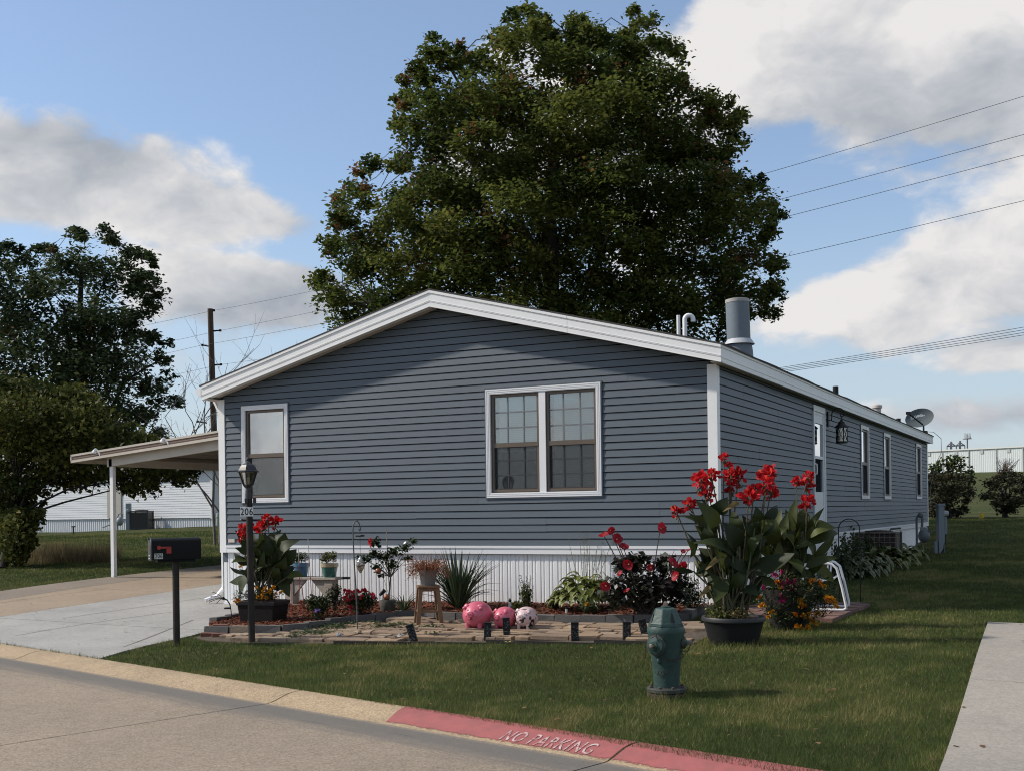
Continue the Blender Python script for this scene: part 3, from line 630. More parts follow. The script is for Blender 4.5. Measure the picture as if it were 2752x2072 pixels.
# rakes, fascia, soffit ----------------------------------------------------
def rake(xa, xb, name='rake_board'):          # xa, xb along the slope, front gable
    m_ = MB(); yf = -YO
    def zz_(x, k): return ZFB+(ZAB-ZFB)*(1-abs(x+WID/2)/(WID/2+XO)) if k == 0 else ZFT+(ZAT-ZFT)*(1-abs(x+WID/2)/(WID/2+XO))
    def band(f0, f1, y0, y1):
        vs = []
        for x in (xa, xb):
            a, b_ = zz_(x, 0), zz_(x, 1)
            vs += [(x, y0, a+(b_-a)*f0), (x, y0, a+(b_-a)*f1), (x, y1, a+(b_-a)*f0), (x, y1, a+(b_-a)*f1)]
        m_.add(vs, [(0, 4, 5, 1), (2, 3, 7, 6), (0, 2, 6, 4), (1, 5, 7, 3), (0, 1, 3, 2), (4, 6, 7, 5)])
    band(0, 1, yf, yf+.024); band(.30, .325, yf-.006, yf+.001); band(.36, .385, yf-.006, yf+.001); band(.835, 1.0, yf-.014, yf+.001); band(-.005, .03, yf-.003, yf+.10)
    return m_
for xa, xb in ((-WID-XO, -WID/2), (-WID/2, -1.96), (-1.956, XO)): adopt(rake(xa, xb).build('rake_board', WHITE), house)
for s in (1, -1):
    x = XO if s > 0 else -WID-XO; xi = x-.024*s
    m_ = MB().span((x, -YO+.026, ZFB), (xi, LEN+YO, ZFT)); m_.span((x+.012*s, -YO, ZFT-.035), (x+.0005*s, LEN+YO, ZFT)); m_.span((x+.006*s, -YO+.02, ZFB+.06), (x+.0005*s, LEN+YO, ZFB+.066))
    adopt(m_.build('fascia', WHITE), house)
    m_ = MB(); n = 52
    for i in range(n):
        y0 = -YO+.03+(LEN+2*YO-.03)*i/n; y1 = y0+(LEN+2*YO-.03)/n-.008; m_.span((xi, y0, ZFB+.012), (0 if s > 0 else -WID, y1, ZFB+.022))
    adopt(m_.build('eave_soffit', SOFFIT), house)
sm = {}
for i in range(28):                    # gable soffit strips
    xa = -WID-XO+.03+i*(WID+2*XO-.06)/28; xb = xa+(WID+2*XO-.06)/28-.007
    if xa < -WID/2 < xb: parts_ = [(xa, -WID/2), (-WID/2, xb)]
    else: parts_ = [(xa, xb)]
    for a, b_ in parts_:
        z = [ZFB+(ZAB-ZFB)*(1-abs(x+WID/2)/(WID/2+XO))+.012 for x in (a, b_)]
        adopt(MB().add([(a, -YO+.02, z[0]), (b_, -YO+.02, z[1]), (b_, .0, z[1]), (a, .0, z[0]), (a, -YO+.02, z[0]+.01), (b_, -YO+.02, z[1]+.01), (b_, .0, z[1]+.01), (a, .0, z[0]+.01)], [(0, 3, 2, 1), (4, 5, 6, 7), (0, 1, 5, 4), (1, 2, 6, 5), (2, 3, 7, 6), (3, 0, 4, 7)]).build('soffit_panel', SOFFIT), house)
for s in (1, -1):                      # roof slopes, a thick sheet of shingles
    xe = XO+.03 if s > 0 else -WID-XO-.03; y0, y1 = -YO-.018, LEN+YO+.02; t = .022; m_ = MB(); ny = 40; vs = []
    for j in range(ny+1):
        y = y0+(y1-y0)*j/ny; wv = .006*math.sin(j*1.7)+.004*math.sin(j*3.1)
        vs += [(xe, y, ZFT+.002-.03*SL), (-WID/2, y, ZAT+.002), (-WID/2, y, ZAT+t), (xe, y, ZFT+t-.03*SL+wv)]
    fs = [(0, 3, 2, 1) if s > 0 else (0, 1, 2, 3)]
    for j in range(ny):
        for k in range(4): a = 4*j+k; b_ = 4*j+(k+1) % 4; fs.append((a, b_, b_+4, a+4))
    fs.append(tuple(4*ny+k for k in range(4)))
    rf = adopt(m_.add(vs, fs).build('roof', SHINGLE), house)
    if s > 0: ROOF = rf
def roofz(x): return ZAT+.022-SL*abs(x+WID/2)
# gutter on the driveway side and its downspout
m_ = MB(); prof = [(0, .12), (-.09, .12), (-.115, .085), (-.07, 0), (0, 0)]; gx = -WID-XO-.012; vs = [(gx+a, y, ZFT-.155+b_) for y in (-YO-.002, LEN+YO) for a, b_ in prof]
m_.add(vs, [(0, 1, 2, 3, 4), (9, 8, 7, 6, 5)]+[(k, k+5, (k+1) % 5+5, (k+1) % 5) for k in range(1, 5)]); adopt(m_.build('gutter', WHITE2), house)
dsx = -WID-.075; zb = gz(-8.3, .1)
adopt(MB().tube([(gx-.05, .12, ZFT-.14), (gx-.05, .12, ZFT-.2), (dsx, .12, ZFT-.45), (dsx, .12, zb+.35), (dsx, .11, zb+.25), (dsx-.06, .02, zb+.13), (dsx-.18, -.12, zb+.07)], .036, 6).build('downspout', WHITE2), house)
# skirting -------------------------------------------------------------------
band = MB(); band.span((-WID+.106, -.030, ZT-.036), (-.106, .0, ZT)); band.span((-WID+.106, -.020, ZTB), (-.106, .0, ZT-.040)); adopt(band.build('skirting_band', WHITE2), house)
band = MB(); band.span((0, .106, ZT-.036), (.030, LEN-.1, ZT)); band.span((0, .106, ZTB), (.020, LEN-.1, ZT-.040)); adopt(band.build('skirting_band', WHITE2), house)
def skirt_panel(side, u0, u1, per=.131):
    q = wb(side, 0, 0); n = max(1, round((u1-u0)/per)); top = ZTB+.02; pts = []
    for i in range(n):
        a = u0+(u1-u0)*i/n; p = (u1-u0)/n
        pts += [(a+.002, -.032), (a+.10*p, -.022), (a+.52*p, -.022), (a+.62*p, -.032), (a+.72*p, -.024), (a+.90*p, -.024)]
    pts.append((u1-.001, -.032)); vs = []
    for u, w_ in pts:
        P = q.at(u, 0, w_); g = gz(P.x, P.y)+(.02 if side == 'side' else .03); vs += [q.at(u, g, w_), q.at(u, top, w_)]
    q.add(vs, [(2*i, 2*i+2, 2*i+3, 2*i+1) for i in range(len(pts)-1)]); return adopt(q.build('skirting_panel', WHITE), house)
nP = 21
for i in range(nP): skirt_panel('front', -WID+.01+(WID-.02)*i/nP, -WID+.01+(WID-.02)*(i+1)/nP)
for i in range(27): skirt_panel('side', .01+(LEN-.02)*i/27, .01+(LEN-.02)*(i+1)/27)
m_ = MB(); vs = []
for y in np.linspace(0.02, LEN, 16): vs += [(-WID+.0, y, gz(-WID, y)-.05), (-WID+.0, y, ZTB+.02)]
adopt(m_.add(vs, [(2*i, 2*i+1, 2*i+3, 2*i+2) for i in range(15)]).build('skirting_panel', WHITE), house)
cp = MB()
for i in range(60):
    a = -WID+.01+(WID-.02)*i/60; b_ = -WID+.01+(WID-.02)*(i+1)/60; cp.span((a, .012, gz(a, 0)+.005), (b_, .04, gz(a, 0)+.05))
adopt(cp.build('skirting_foot_track', WHITE2), house)
# windows ---------------------------------------------------------------------
def window(side, u0, u1, v0, v1, muntins=False, blind=True, mull=False):
    W_, H_ = u1-u0, v1-v0; c = wb(side, u0, v0)
    c.frame(0, W_, 0, H_, .072, -.004, .026); c.frame(.004, W_-.004, .004, H_-.004, .012, .0, .032); c.frame(.030, W_-.030, .030, H_-.030, .010, .0, .032); c.frame(.052, W_-.052, .052, H_-.052, .010, .0, .030)
    if mull: c.b(W_/2-.05, W_/2+.05, .072, H_-.072, -.004, .018)
    win = adopt(c.build('window', WHITE2), house); G_ = GLASS if mull else GLASS_R
    c = wb(side, u0, v0); c.frame(-.018, W_+.018, -.018, H_+.018, .016, .0, .024); c.build('channel', SIDING2, win)
    cells = [(.072, W_-.072)] if not mull else [(.072, W_/2-.05), (W_/2+.05, W_-.072)]
    for (a, b_) in cells:
        z0, z1 = .072, H_-.072; mid = z0+(z1-z0)*.485
        c = wb(side, u0, v0); c.frame(a+.012, b_-.012, z0+.014, z1-.012, .030, -.055, -.004); c.frame(a, b_, z0, z1, .014, -.08, -.012)
        c.b(a+.02, b_-.02, mid-.028, mid+.028, -.05, -.001); c.b(a+.02, b_-.02, mid-.034, mid-.026, -.04, .002); c.build('sash', BROWN, win)
        c = wb(side, u0, v0); c.frame(a+.042, b_-.042, z0+.044, mid-.028, .012, -.045, -.006); c.build('sash_rail', BROWN_D, win)
        c = wb(side, u0, v0); c.b(a+.04, b_-.04, mid+.02, z1-.04, -.034, -.030); c.build('pane', G_, win)
        c = wb(side, u0, v0); c.b(a+.04, b_-.04, z0+.04, mid-.02, -.046, -.042); c.build('pane', G_, win)
        c = wb(side, u0, v0); c.b(a+.05, b_-.05, z0+.05, mid-.028, -.016, -.015); c.build('insect_screen', SCREEN, win)
        if muntins:
            c = wb(side, u0, v0)
            for (q0, q1) in ((mid+.02, z1-.04), (z0+.04, mid-.02)):
                for f in (1/3, 2/3): uu = a+(b_-a)*f; c.b(uu-.009, uu+.009, q0, q1, -.029, -.023); vv = q0+(q1-q0)*f; c.b(a+.04, b_-.04, vv-.009, vv+.009, -.0225, -.0195)
            c.build('muntin', MUNTIN, win)
        if blind:
            c = wb(side, u0, v0); nsl = int((z1-z0)/.026)
            for i in range(int(nsl*.42) if a < .5 else 0, nsl):
                v = z0+.02+i*(z1-z0-.05)/nsl; vs = [c.at(a+.075, v, -.110), c.at(b_-.02, v, -.110), c.at(b_-.02, v+.0235, -.102), c.at(a+.075, v+.0235, -.102)]; c.add(vs, [(0, 1, 2, 3)])
            c.b(a+.075, b_-.02, z1-.05, z1-.01, -.14, -.11); c.build('blind', BLIND, win)
        elif side == 'front':  # plain pale blind, mostly standing in for sky reflected in the glass
            c = wb(side, u0, v0); c.b(a+.11, b_-.015, z0+.02, z1-.03, -.16, -.155); c.build('blind', mat('pale sky reflection', (.5, .52, .52), .7), win)
        c = wb(side, u0, v0); c.b(a-.02, b_+.02, z0-.02, z1+.02, -.42, -.40); c.b(a-.03, a-.02, z0-.02, z1+.02, -.40, -.085); c.b(b_+.02, b_+.03, z0-.02, z1+.02, -.40, -.085); c.build('dim_interior', ROOM, win)
    return win
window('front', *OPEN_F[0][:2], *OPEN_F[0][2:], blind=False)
window('front', *OPEN_F[1][:2], *OPEN_F[1][2:], muntins=True, mull=True)
for o in OPEN_S[1:]: window('side', *o[:2], *o[2:], blind=False)
# storm door ---------------------------------------------------------------------
DOORW = mat('white storm door', (.66, .68, .69), .4, .03, 3)
u0, u1, v0, v1 = OPEN_S[0]; W_, H_ = u1-u0, v1-v0
c = wb('side', u0, v0); c.frame(0, W_, 0, H_, .06, -.01, .03); c.b(0, W_, -.02, .03, -.01, .06); c.b(.0, W_, H_-.10, H_-.06, -.01, .028); c.b(0, W_, H_-.10, H_-.095, .028, .034)
c.frame(.06, W_-.06, .03, H_-.06, .09, -.04, .012); c.b(.15, W_-.15, .12, .72, -.04, .004); c.b(.15, W_-.15, 1.30, 1.35, -.04, .012); c.b(.15, W_-.15, H_-.30, H_-.15, -.04, .006)
door = adopt(c.build('door', DOORW), house)
c = wb('side', u0, v0); c.b(.15, W_-.15, 1.35, H_-.30, -.020, -.016); c.build('pane', glassmat('door glass', .45), door)
c = wb('side', u0, v0); c.b(.15, W_-.15, .72, 1.30, -.020, -.018); c.build('insect_screen', SCREEN, door)
c = wb('side', u0, v0); c.b(.1, W_-.1, .1, H_-.1, -.3, -.28); c.build('inner_door', ROOM, door)
h = MB(); h.tube([(.012, u0+.105, v0+1.02), (.05, u0+.105, v0+1.03), (.055, u0+.105, v0+1.12), (.05, u0+.105, v0+1.2), (.012, u0+.105, v0+1.21)], .011, 8); h.build('handle', WHITE2, door, smooth=True)
c = wb('side', u0, v0); c.b(-.05, W_+.05, -.95, -.03, -.0, .02); adopt(c.build('door_step_panel', WHITE2), house)
# small vent plate on the front
c = wb('front', -8.05, 1.215); c.b(0, .13, 0, .055, .0, .022); adopt(c.build('vent_plate', SOFFIT), house)

# roof things ------------------------------------------------------------------
def roof_at(px, d):                    # a place on the roof, d metres in front of the camera, in the line of a pixel column
    p = EYE+ray(px, 1000)*d; return Vector((p[0], p[1], roofz(p[0])))
b0 = roof_at(1988, 17.5); ch = tag(empty('roof_flue', b0), 'wide grey metal flue pipe with a flared collar on the roof', 'flue')
zt_ = float(pt(1988, 805, 17.5)[2])-b0.z; zc = float(pt(1988, 921, 17.5)[2])-b0.z
MB().lathe([(.22, -.12), (.205, zc*.5), (.186, zc-.02)], n=28).build('base_cone', GREYM, ch, smooth=True)
MB().lathe([(.185, zc-.02), (.235, zc-.035), (.228, zc-.02), (.182, zc+.045)], n=28).build('collar', mat('pale flashing', (.42, .44, .46), .5, .1, 8), ch, smooth=True)
m_ = MB(); M2 = Matrix.Rotation(R(-1.5), 3, 'Y'); m_.lathe([(.179, zc+.03), (.179, zt_-.05)], n=28, M=M2); m_.build('pipe', GREYM, ch, smooth=True)
MB().lathe([(.183, zt_-.055), (.183, zt_-.005), (.165, zt_), (.165, zt_-.03)], n=28, M=M2).build('cap_band', mat('worn cap', (.34, .33, .31), .6, .2, 10), ch, smooth=True)
p0 = roof_at(1825, 20); z1_ = float(pt(1825, 848, 20)[2])-p0.z
tag(MB().tube([(0, 0, -.1), (0, 0, z1_)], .032, 12).build('vent_pipe', WHITE2, None, True, p0), 'straight white vent pipe on the roof beside the hooked one', 'vent pipe')
p0 = roof_at(1842, 20.1); z1_ = float(pt(1842, 846, 20.1)[2])-p0.z; d = np.array(CR)
cv_ = [(0, 0, -.1), (0, 0, z1_-.09)]+[tuple(d*(.075-.075*math.cos(a))+UP*(z1_-.09+.075*math.sin(a))) for a in np.linspace(.3, math.pi, 8)]+[tuple(d*.15+UP*(z1_-.13))]
tag(MB().tube(cv_, .04, 12).build('vent_pipe', WHITE2, None, True, p0), 'hooked white vent pipe like a walking stick on the roof', 'vent pipe')
for px, d_, py, lab in ((2245, 24, 1038, 'taller black vent stub on the roof, nearer the flue'), (2413, 31.5, 1124, 'black vent stub on the roof close to the satellite dish')):
    p0 = roof_at(px, d_); tag(MB().lathe([(.06, -.1), (.06, float(pt(px, py, d_)[2])-p0.z)], n=12).build('vent_stub', BLACKM, None, True, p0), lab, 'vent')
p0 = roof_at(2356, 30); tag(MB().lathe([(.10, -.1), (.10, .28), (.13, .29), (.13, .36), (.05, .40)], n=14).build('roof_vent', mat('pale cap', (.5, .46, .42), .6), None, True, p0), 'low pale mushroom vent cap showing above the eave', 'vent')
# satellite dish
DISH = mat('grey dish paint', (.11, .13, .14), .6, .1, 4, spec=.2)
p0 = roof_at(2496, 33.2); p0.x = -.02; p0.z = roofz(-.02); dish = tag(empty('satellite_dish', p0), 'grey oval satellite dish on the far corner of the roof', 'satellite dish')
cen = Vector(tuple(pt(2471, 1122, 33.0)))-p0
nrm = (Vector(tuple(-CF))*.93+Vector(tuple(CR))*-.30+Vector((0, 0, .22))).normalized(); ux = Vector((0, 0, 1)).cross(nrm).normalized(); uy = nrm.cross(ux); tilt = R(14)
ux, uy = ux*math.cos(tilt)+uy*math.sin(tilt), uy*math.cos(tilt)-ux*math.sin(tilt)
m_ = MB(); rings = 5; nn = 30
for side_ in (0, 1):
    b = len(m_.v)
    for i in range(rings+1):
        r_ = i/rings
        for k in range(nn): a = 2*math.pi*k/nn; m_.v.append(tuple(cen+ux*(.40*r_*math.cos(a))+uy*(.275*r_*math.sin(a))+nrm*(.07*r_*r_-.07-side_*.012)))
    for i in range(rings):
        for k in range(nn): f = (b+i*nn+k, b+i*nn+(k+1) % nn, b+(i+1)*nn+(k+1) % nn, b+(i+1)*nn+k); m_.f.append(f if side_ == 0 else f[::-1])
b2 = (rings+1)*nn
for k in range(nn): a = rings*nn+k; c_ = rings*nn+(k+1) % nn; m_.f.append((a, c_, c_+b2, a+b2))
rf = m_.build('reflector', DISH, dish, smooth=True)
tm = text_mesh(':)) DIRECTV', .105, 0, .003); 
for v in tm.vertices: q = v.co.copy(); r2 = (q.x/.40)**2+((q.y+.05)/.275)**2; v.co = cen+ux*(q.x+.03)+uy*(q.y+.07)+nrm*(.07*min(1, r2)-.07+.006)
tm.materials.append(mat('pale lettering', (.62, .66, .68), .5)); link('lettering', tm, rf)
arm0 = cen-uy*.22+nrm*.0-ux*-.02; arm1 = cen-ux*.30+uy*.10+nrm*.42
MB().tube([arm0, arm0+nrm*.1-uy*.03, arm1], .022, 8).build('feed_arm', BLACKM, dish, True); MB().box(arm1, (.12, .09, .08)).build('feed_head', BLACKM, dish)
MB().tube([cen-nrm*.08-uy*.05, cen-nrm*.16-uy*.2, (0, 0, .22), (0, 0, .02)], .026, 8).build('mast', BLACKM, dish, True); MB().box((0, 0, .03), (.2, .3, .06)).build('mount_foot', BLACKM, dish)
cb = [Vector((.0, .05, .05)), Vector((.25, .2, .03)), Vector((.42, .55, -.15)), Vector((.40, .75, -.55)), Vector((.2, .8, -.95)), Vector((.08, .85, -1.5)), Vector((.05, .85, -2.2))]
tag(MB().tube([c_+p0 for c_ in cb], .008, 6).build('dish_cable', mat('grey cable', (.2, .2, .21), .6), None, True), 'thin grey cable looping off the roof corner beside the dish', 'cable')
# wall lantern -------------------------------------------------------------------
lp = Vector((0.02, 6.98, float(onz_ := pt(2219, 1134, 21.6)[2]))); 
LGLASS = glassmat('lantern glass', .12, (.8, .8, .72))
lan = tag(empty('wall_lantern', lp), 'black wall lantern with a scrolled arm beside the side door', 'lantern')
MB().box((.0, 0, 0), (.035, .12, .27)).build('back_plate', BLACKM, lan, bevel=.008)
arc = [(.02, 0, -.02), (.06, 0, -.03), (.07, 0, .05)]+[(.07+.11-.11*math.cos(a), 0, .09+.10*math.sin(a)) for a in np.linspace(0, math.pi, 10)]+[(.285, 0, .06), (.265, 0, .03), (.225, 0, .04), (.22, 0, .08), (.24, 0, .095)]
MB().tube(arc, .010, 7).build('scroll_arm', BLACKM, lan, True)
lz = -.02; cx = .24
MB().tube([(cx, 0, .045), (cx, 0, .0)], .008, 6).build('hanger', BLACKM, lan)
MB().lathe([(.02, lz+.0), (.028, lz-.03), (.055, lz-.045), (.06, lz-.075), (.075, lz-.09), (.125, lz-.135), (.128, lz-.15), (.09, lz-.15)], (cx, 0, 0), 20).build('roof', BLACKM, lan, True)
fm = MB(); b0_, b1_ = lz-.15, lz-.40
for k in range(6):
    a = 2*math.pi*k/6; a2 = 2*math.pi*(k+1)/6; P = lambda t, z, r=.098: (cx+r*math.cos(t), r*math.sin(t), z)
    fm.tube([P(a, b0_), P(a, b1_)], .008, 5); fm.tube([P(a, b0_), P(a2, b1_)], .004, 4); fm.tube([P(a2, b0_), P(a, b1_)], .004, 4)
fm.build('cage', BLACKM, lan); MB().lathe([(.107, b1_), (.107, b1_-.03), (.05, b1_-.035)], (cx, 0, 0), 20).build('base_ring', BLACKM, lan, True)
MB().lathe([(.085, b1_), (.085, b0_)], (cx, 0, 0), 18).build('glass', LGLASS, lan, True); MB().lathe([(.02, b1_), (.02, b1_+.08), (.03, b1_+.13), (.01, b1_+.18)], (cx, 0, 0), 10).build('bulb', mat('bulb', (.75, .74, .7), .3), lan, True)

# carport -----------------------------------------------------------------------
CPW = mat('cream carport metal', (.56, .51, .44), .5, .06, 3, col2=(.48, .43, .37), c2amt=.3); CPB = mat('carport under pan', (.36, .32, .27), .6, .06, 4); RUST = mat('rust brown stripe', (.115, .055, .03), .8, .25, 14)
CY0, CY1 = 2.3, 11.8; xl, xr = -14.115, -8.22; zl, zr = 2.905, 3.395
carport = tag(empty('carport', (-13.15, 2.6, gz(-13.15, 2.6))), 'lean-to carport with a cream metal roof on a white post', 'carport')
cz = lambda x: zl+(zr-zl)*(x-xl)/(xr-xl)
def sl_box(x0, x1, y0, y1, d0, d1):
    return MB().add([(x0, y0, cz(x0)+d0), (x1, y0, cz(x1)+d0), (x1, y1, cz(x1)+d0), (x0, y1, cz(x0)+d0), (x0, y0, cz(x0)+d1), (x1, y0, cz(x1)+d1), (x1, y1, cz(x1)+d1), (x0, y1, cz(x0)+d1)], [(0, 3, 2, 1), (4, 5, 6, 7), (0, 1, 5, 4), (1, 2, 6, 5), (2, 3, 7, 6), (3, 0, 4, 7)])
fa = sl_box(xl, xr, CY0-.02, CY0, -.155, -.105); b_ = sl_box(xl, xr, CY0-.02, CY0, -.03, .01); fa.add(b_.v, b_.f); b_ = sl_box(xl, xr, CY0-.004, CY0+.01, -.11, -.02); fa.add(b_.v, b_.f); fa.span((xl, CY0-.02, zl-.155), (xl+.03, CY1, zl+.01)); adopt(fa.build('fascia', CPW), carport)
for k in range(2): adopt(sl_box(xl+.03, xr, CY0-.012, CY0-.006, -.098+.04*k, -.078+.04*k).build('rust_stripe', RUST), carport)
for i in range(18):                      # roof pans
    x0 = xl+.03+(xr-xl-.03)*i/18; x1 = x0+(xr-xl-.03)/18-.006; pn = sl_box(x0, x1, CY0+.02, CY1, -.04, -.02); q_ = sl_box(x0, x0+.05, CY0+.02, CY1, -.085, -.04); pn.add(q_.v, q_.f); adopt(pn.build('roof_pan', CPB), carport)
adopt(sl_box(-13.25, xr, CY0+.12, CY0+.18, -.33, -.12).build('front_beam', CPW), carport)
adopt(sl_box(-13.25, xr, CY1-.4, CY1-.34, -.30, -.10).build('rear_beam', CPW), carport)
for y in (CY0+.18, 7.0, CY1-.37):
    x = -13.16; adopt(MB().span((x-.04, y-.04, gz(x, y)), (x+.04, y+.04, cz(x)-.12)).build('post', WHITE), carport)
adopt(MB().span((-13.2, CY0+.12, cz(-13.16)-.33), (-13.12, CY1-.3, cz(-13.16)-.18)).build('side_beam', CPW), carport)
for px, py, lab in ((255, 1213, 'white floodlight on the carport edge near its outer corner'), (438, 1184, 'white floodlight on the carport edge nearer the house')):
    p = EYE+ray(px, py)*((CY0-EYE[1])/ray(px, py)[1]); fl_ = tag(empty('floodlight', p), lab, 'floodlight')
    Mx = Matrix.Rotation(R(75), 3, 'Y'); MB().lathe([(.015, -.065), (.036, -.045), (.055, .015), (.06, .035), (.045, .05)], n=14, M=Mx).build('lamp_head', WHITE2, fl_, True); MB().tube([(.06, 0, -.01), (.13, 0, -.03), (.14, 0, -.09)], .02, 8).build('bracket', WHITE2, fl_, True)

# ================================================================== BACKGROUND
def crop_pts(pts, ox, oy, s): return [(ox+x/s, oy+y/s) for x, y in pts]
LEAF_T = [(0, -.5, 0), (.30, -.05, .05), (0, .5, -.04), (-.30, -.05, .05)]; LEAF_F = [(0, 1, 2, 3)]
def poly_dist(x, y, poly):
    P = np.array(poly); d = np.full(len(x), 1e9)
    for i in range(len(P)):
        a, b_ = P[i], P[(i+1) % len(P)]; e = b_-a; L2 = (e**2).sum()+1e-9
        t = np.clip(((x-a[0])*e[0]+(y-a[1])*e[1])/L2, 0, 1); d = np.minimum(d, np.hypot(x-a[0]-t*e[0], y-a[1]-t*e[1]))
    return d
def crown(poly, depth, nclump, nleaf, leaf, rclump, rng, maxthick, droop=0., rust=.04, front=.5, edge=.35):
    """leaf clumps through the crown's volume; returns leaf arrays and clump centres"""
    P = np.array(poly); mpp = depth/FPX; n = nclump*6
    x = rng.uniform(P[:, 0].min(), P[:, 0].max(), n); y = rng.uniform(P[:, 1].min(), P[:, 1].max(), n); ok = inpoly(x, y, poly); x, y = x[ok][:nclump], y[ok][:nclump]
    d = poly_dist(x, y, poly)*mpp; th = np.minimum(np.sqrt(d*2.2+.02)*1.25, maxthick); u = rng.uniform(-1, 1, len(x)); u = np.sign(u)*np.abs(u)**.55; off = np.where(u < 0, u*th, u*th*(1-front*.4))
    C = np.array([pt(a, b_, depth+o) for a, b_, o in zip(x, y, off)]); rc = np.clip(d*.9+edge*rclump, .3*rclump, rclump)*rng.uniform(.7, 1.25, len(x))
    k = np.repeat(np.arange(len(C)), (nleaf*np.clip((rc/rclump)**1.6, .25, 1.5)).astype(int)); m = len(k)
    g = rng.normal(size=(m, 3)); g /= np.linalg.norm(g, axis=1)[:, None]; r = rng.uniform(0, 1, m)**.5
    pos = C[k]+g*(r*rc[k])[:, None]*np.array([1, 1, .72])
    rot = rand_rot(m, rng, 1.1 if not droop else 2.2); sc = leaf*rng.uniform(.65, 1.3, (m, 1, 1))
    ct = rng.uniform(0, .55, len(C)); ct[rng.random(len(C)) < rust] = .93; tint = np.clip(ct[k]+rng.uniform(-.12, .25, m), 0, .82); tint[rng.random(m) < rust*.6] = .95
    tint = np.where(ct[k] > .9, rng.uniform(.7, 1, m), tint)
    return pos, rot*sc, tint, C
def crown2(poly, depth, spacing, rlobe, nsub, nleaf, leaf, rng, maxthick, rust=.03, layers=(-.75, 0., .75), droop=1.1, edge=.30):
    """boughs (lobes) with leaf sprays on their outer shells, gaps between them"""
    P = np.array(poly); mpp = depth/FPX; C = []; Rl = []
    for ly in layers:
        pts = []; tries = rng.uniform(0, 1, (6000, 2)); X = P[:, 0].min()+(P[:, 0].max()-P[:, 0].min())*tries[:, 0]; Y = P[:, 1].min()+(P[:, 1].max()-P[:, 1].min())*tries[:, 1]; ok = inpoly(X, Y, poly); X, Y = X[ok], Y[ok]; D = poly_dist(X, Y, poly)*mpp; in_ = D > .30*rlobe; X, Y, D = X[in_], Y[in_], D[in_]
        for x, y, d in zip(X, Y, D):
            sp = spacing*(.45+.55*min(1, d/(1.2*rlobe))); 
            if all((x-a)**2+(y-b)**2 > (sp/mpp)**2 for a, b in pts):
                pts.append((x, y)); th = min(math.sqrt(d*2.4+.02)*1.3, maxthick); C.append(pt(x, y, depth+th*(ly+rng.uniform(-.25, .25)))); Rl.append(min(max(d*.80, edge*rlobe), rlobe)*rng.uniform(.75, 1.2))
    C = np.array(C); Rl = np.array(Rl); S = []; SR = []; ST = []
    for c, r_ in zip(C, Rl):
        n = max(4, int(nsub*(r_/rlobe)**1.6)); g = rng.normal(size=(n*2, 3)); g /= np.linalg.norm(g, axis=1)[:, None]; g = g[g[:, 2] > -.55][:n]; base_t = .93 if rng.random() < 0 else rng.uniform(.08, .55)
        S.append(c+g*(r_*rng.uniform(.45, 1.0, len(g)))[:, None]*np.array([1, 1, .8])); SR.append(np.full(len(g), .24*r_+.10)*rng.uniform(.7, 1.3, len(g))); ST.append(np.where(rng.random(len(g)) < rust, .95, base_t+rng.uniform(-.10, .14, len(g))))
    S = np.concatenate(S); SR = np.concatenate(SR); ST = np.concatenate(ST); k = np.repeat(np.arange(len(S)), nleaf); m = len(k)
    pos = S[k]+rng.normal(size=(m, 3))*(SR[k]*.62)[:, None]*np.array([1, 1, .8]); rot = rand_rot(m, rng, droop)*(leaf*rng.uniform(.6, 1.35, (m, 1, 1)))
    t = np.where(ST[k] > .9, rng.uniform(.82, 1, m), np.clip(ST[k]+rng.normal(size=m)*.12, 0, .84)); return pos, rot, t, C
def limbs(base, top, C, r0, rng, n, thin=.02, fork=.35):
    mb = MB(); base = np.array(base, float); top = np.array(top, float); path = [base+(top-base)*t+np.array([rng.normal()*.12, rng.normal()*.12, 0])*t for t in np.linspace(0, 1, 9)]
    mb.tube(path, [r0*(1.35 if i == 0 else 1)*(1-.72*i/8) for i in range(9)], 10)
    idx = rng.permutation(len(C)); sc = []; nodes = []
    for i in idx:                        # main limbs to well separated boughs
        if len(sc) >= 14: break
        if all(np.linalg.norm(C[i]-C[j]) > .22*np.linalg.norm(top-base) for j in sc): sc.append(i)
    for i in sc:
        c = C[i]; f = np.clip((c[2]-base[2])/(top[2]-base[2])*rng.uniform(.35, .6), .22, .8); a = base+(top-base)*f; L = np.linalg.norm(c-a); k1 = a+(c-a)*.35+np.array([0, 0, .10*L])+rng.normal(size=3)*.05*L; k2 = a+(c-a)*.7+np.array([0, 0, .09*L])+rng.normal(size=3)*.05*L
        ra = r0*.42*(1-f*.55); mb.tube([a, (a+k1)/2+rng.normal(size=3)*.02*L, k1, k2, c], [ra, ra*.85, ra*.7, ra*.45, ra*.18], 6, cap=False); nodes += [(k1, ra*.6), ((k1+k2)/2, ra*.5), (k2, ra*.42), ((k2+c)/2, ra*.3)]
    for i in idx[:n]:
        if i in sc: continue
        c = C[i]; q, rq = min(nodes, key=lambda v: np.linalg.norm(v[0]-c)); L = np.linalg.norm(c-q); m_ = (q+c)/2+np.array([0, 0, .10*L])+rng.normal(size=3)*.10*L; mb.tube([q, q*.55+m_*.45+rng.normal(size=3)*.04*L, m_, m_*.5+c*.5+rng.normal(size=3)*.06*L, c], [min(rq*.6, .06), rq*.4+.004, thin*.9, thin*.6, thin*.3], 5, cap=False)
    return mb
BARK = mat('tree bark', (.055, .045, .036), .95, .35, 6, .8, 14, stretch=(3, 3, .6)); BARKD = mat('dark bark', (.030, .026, .022), .95, .3, 6, .8, 14)
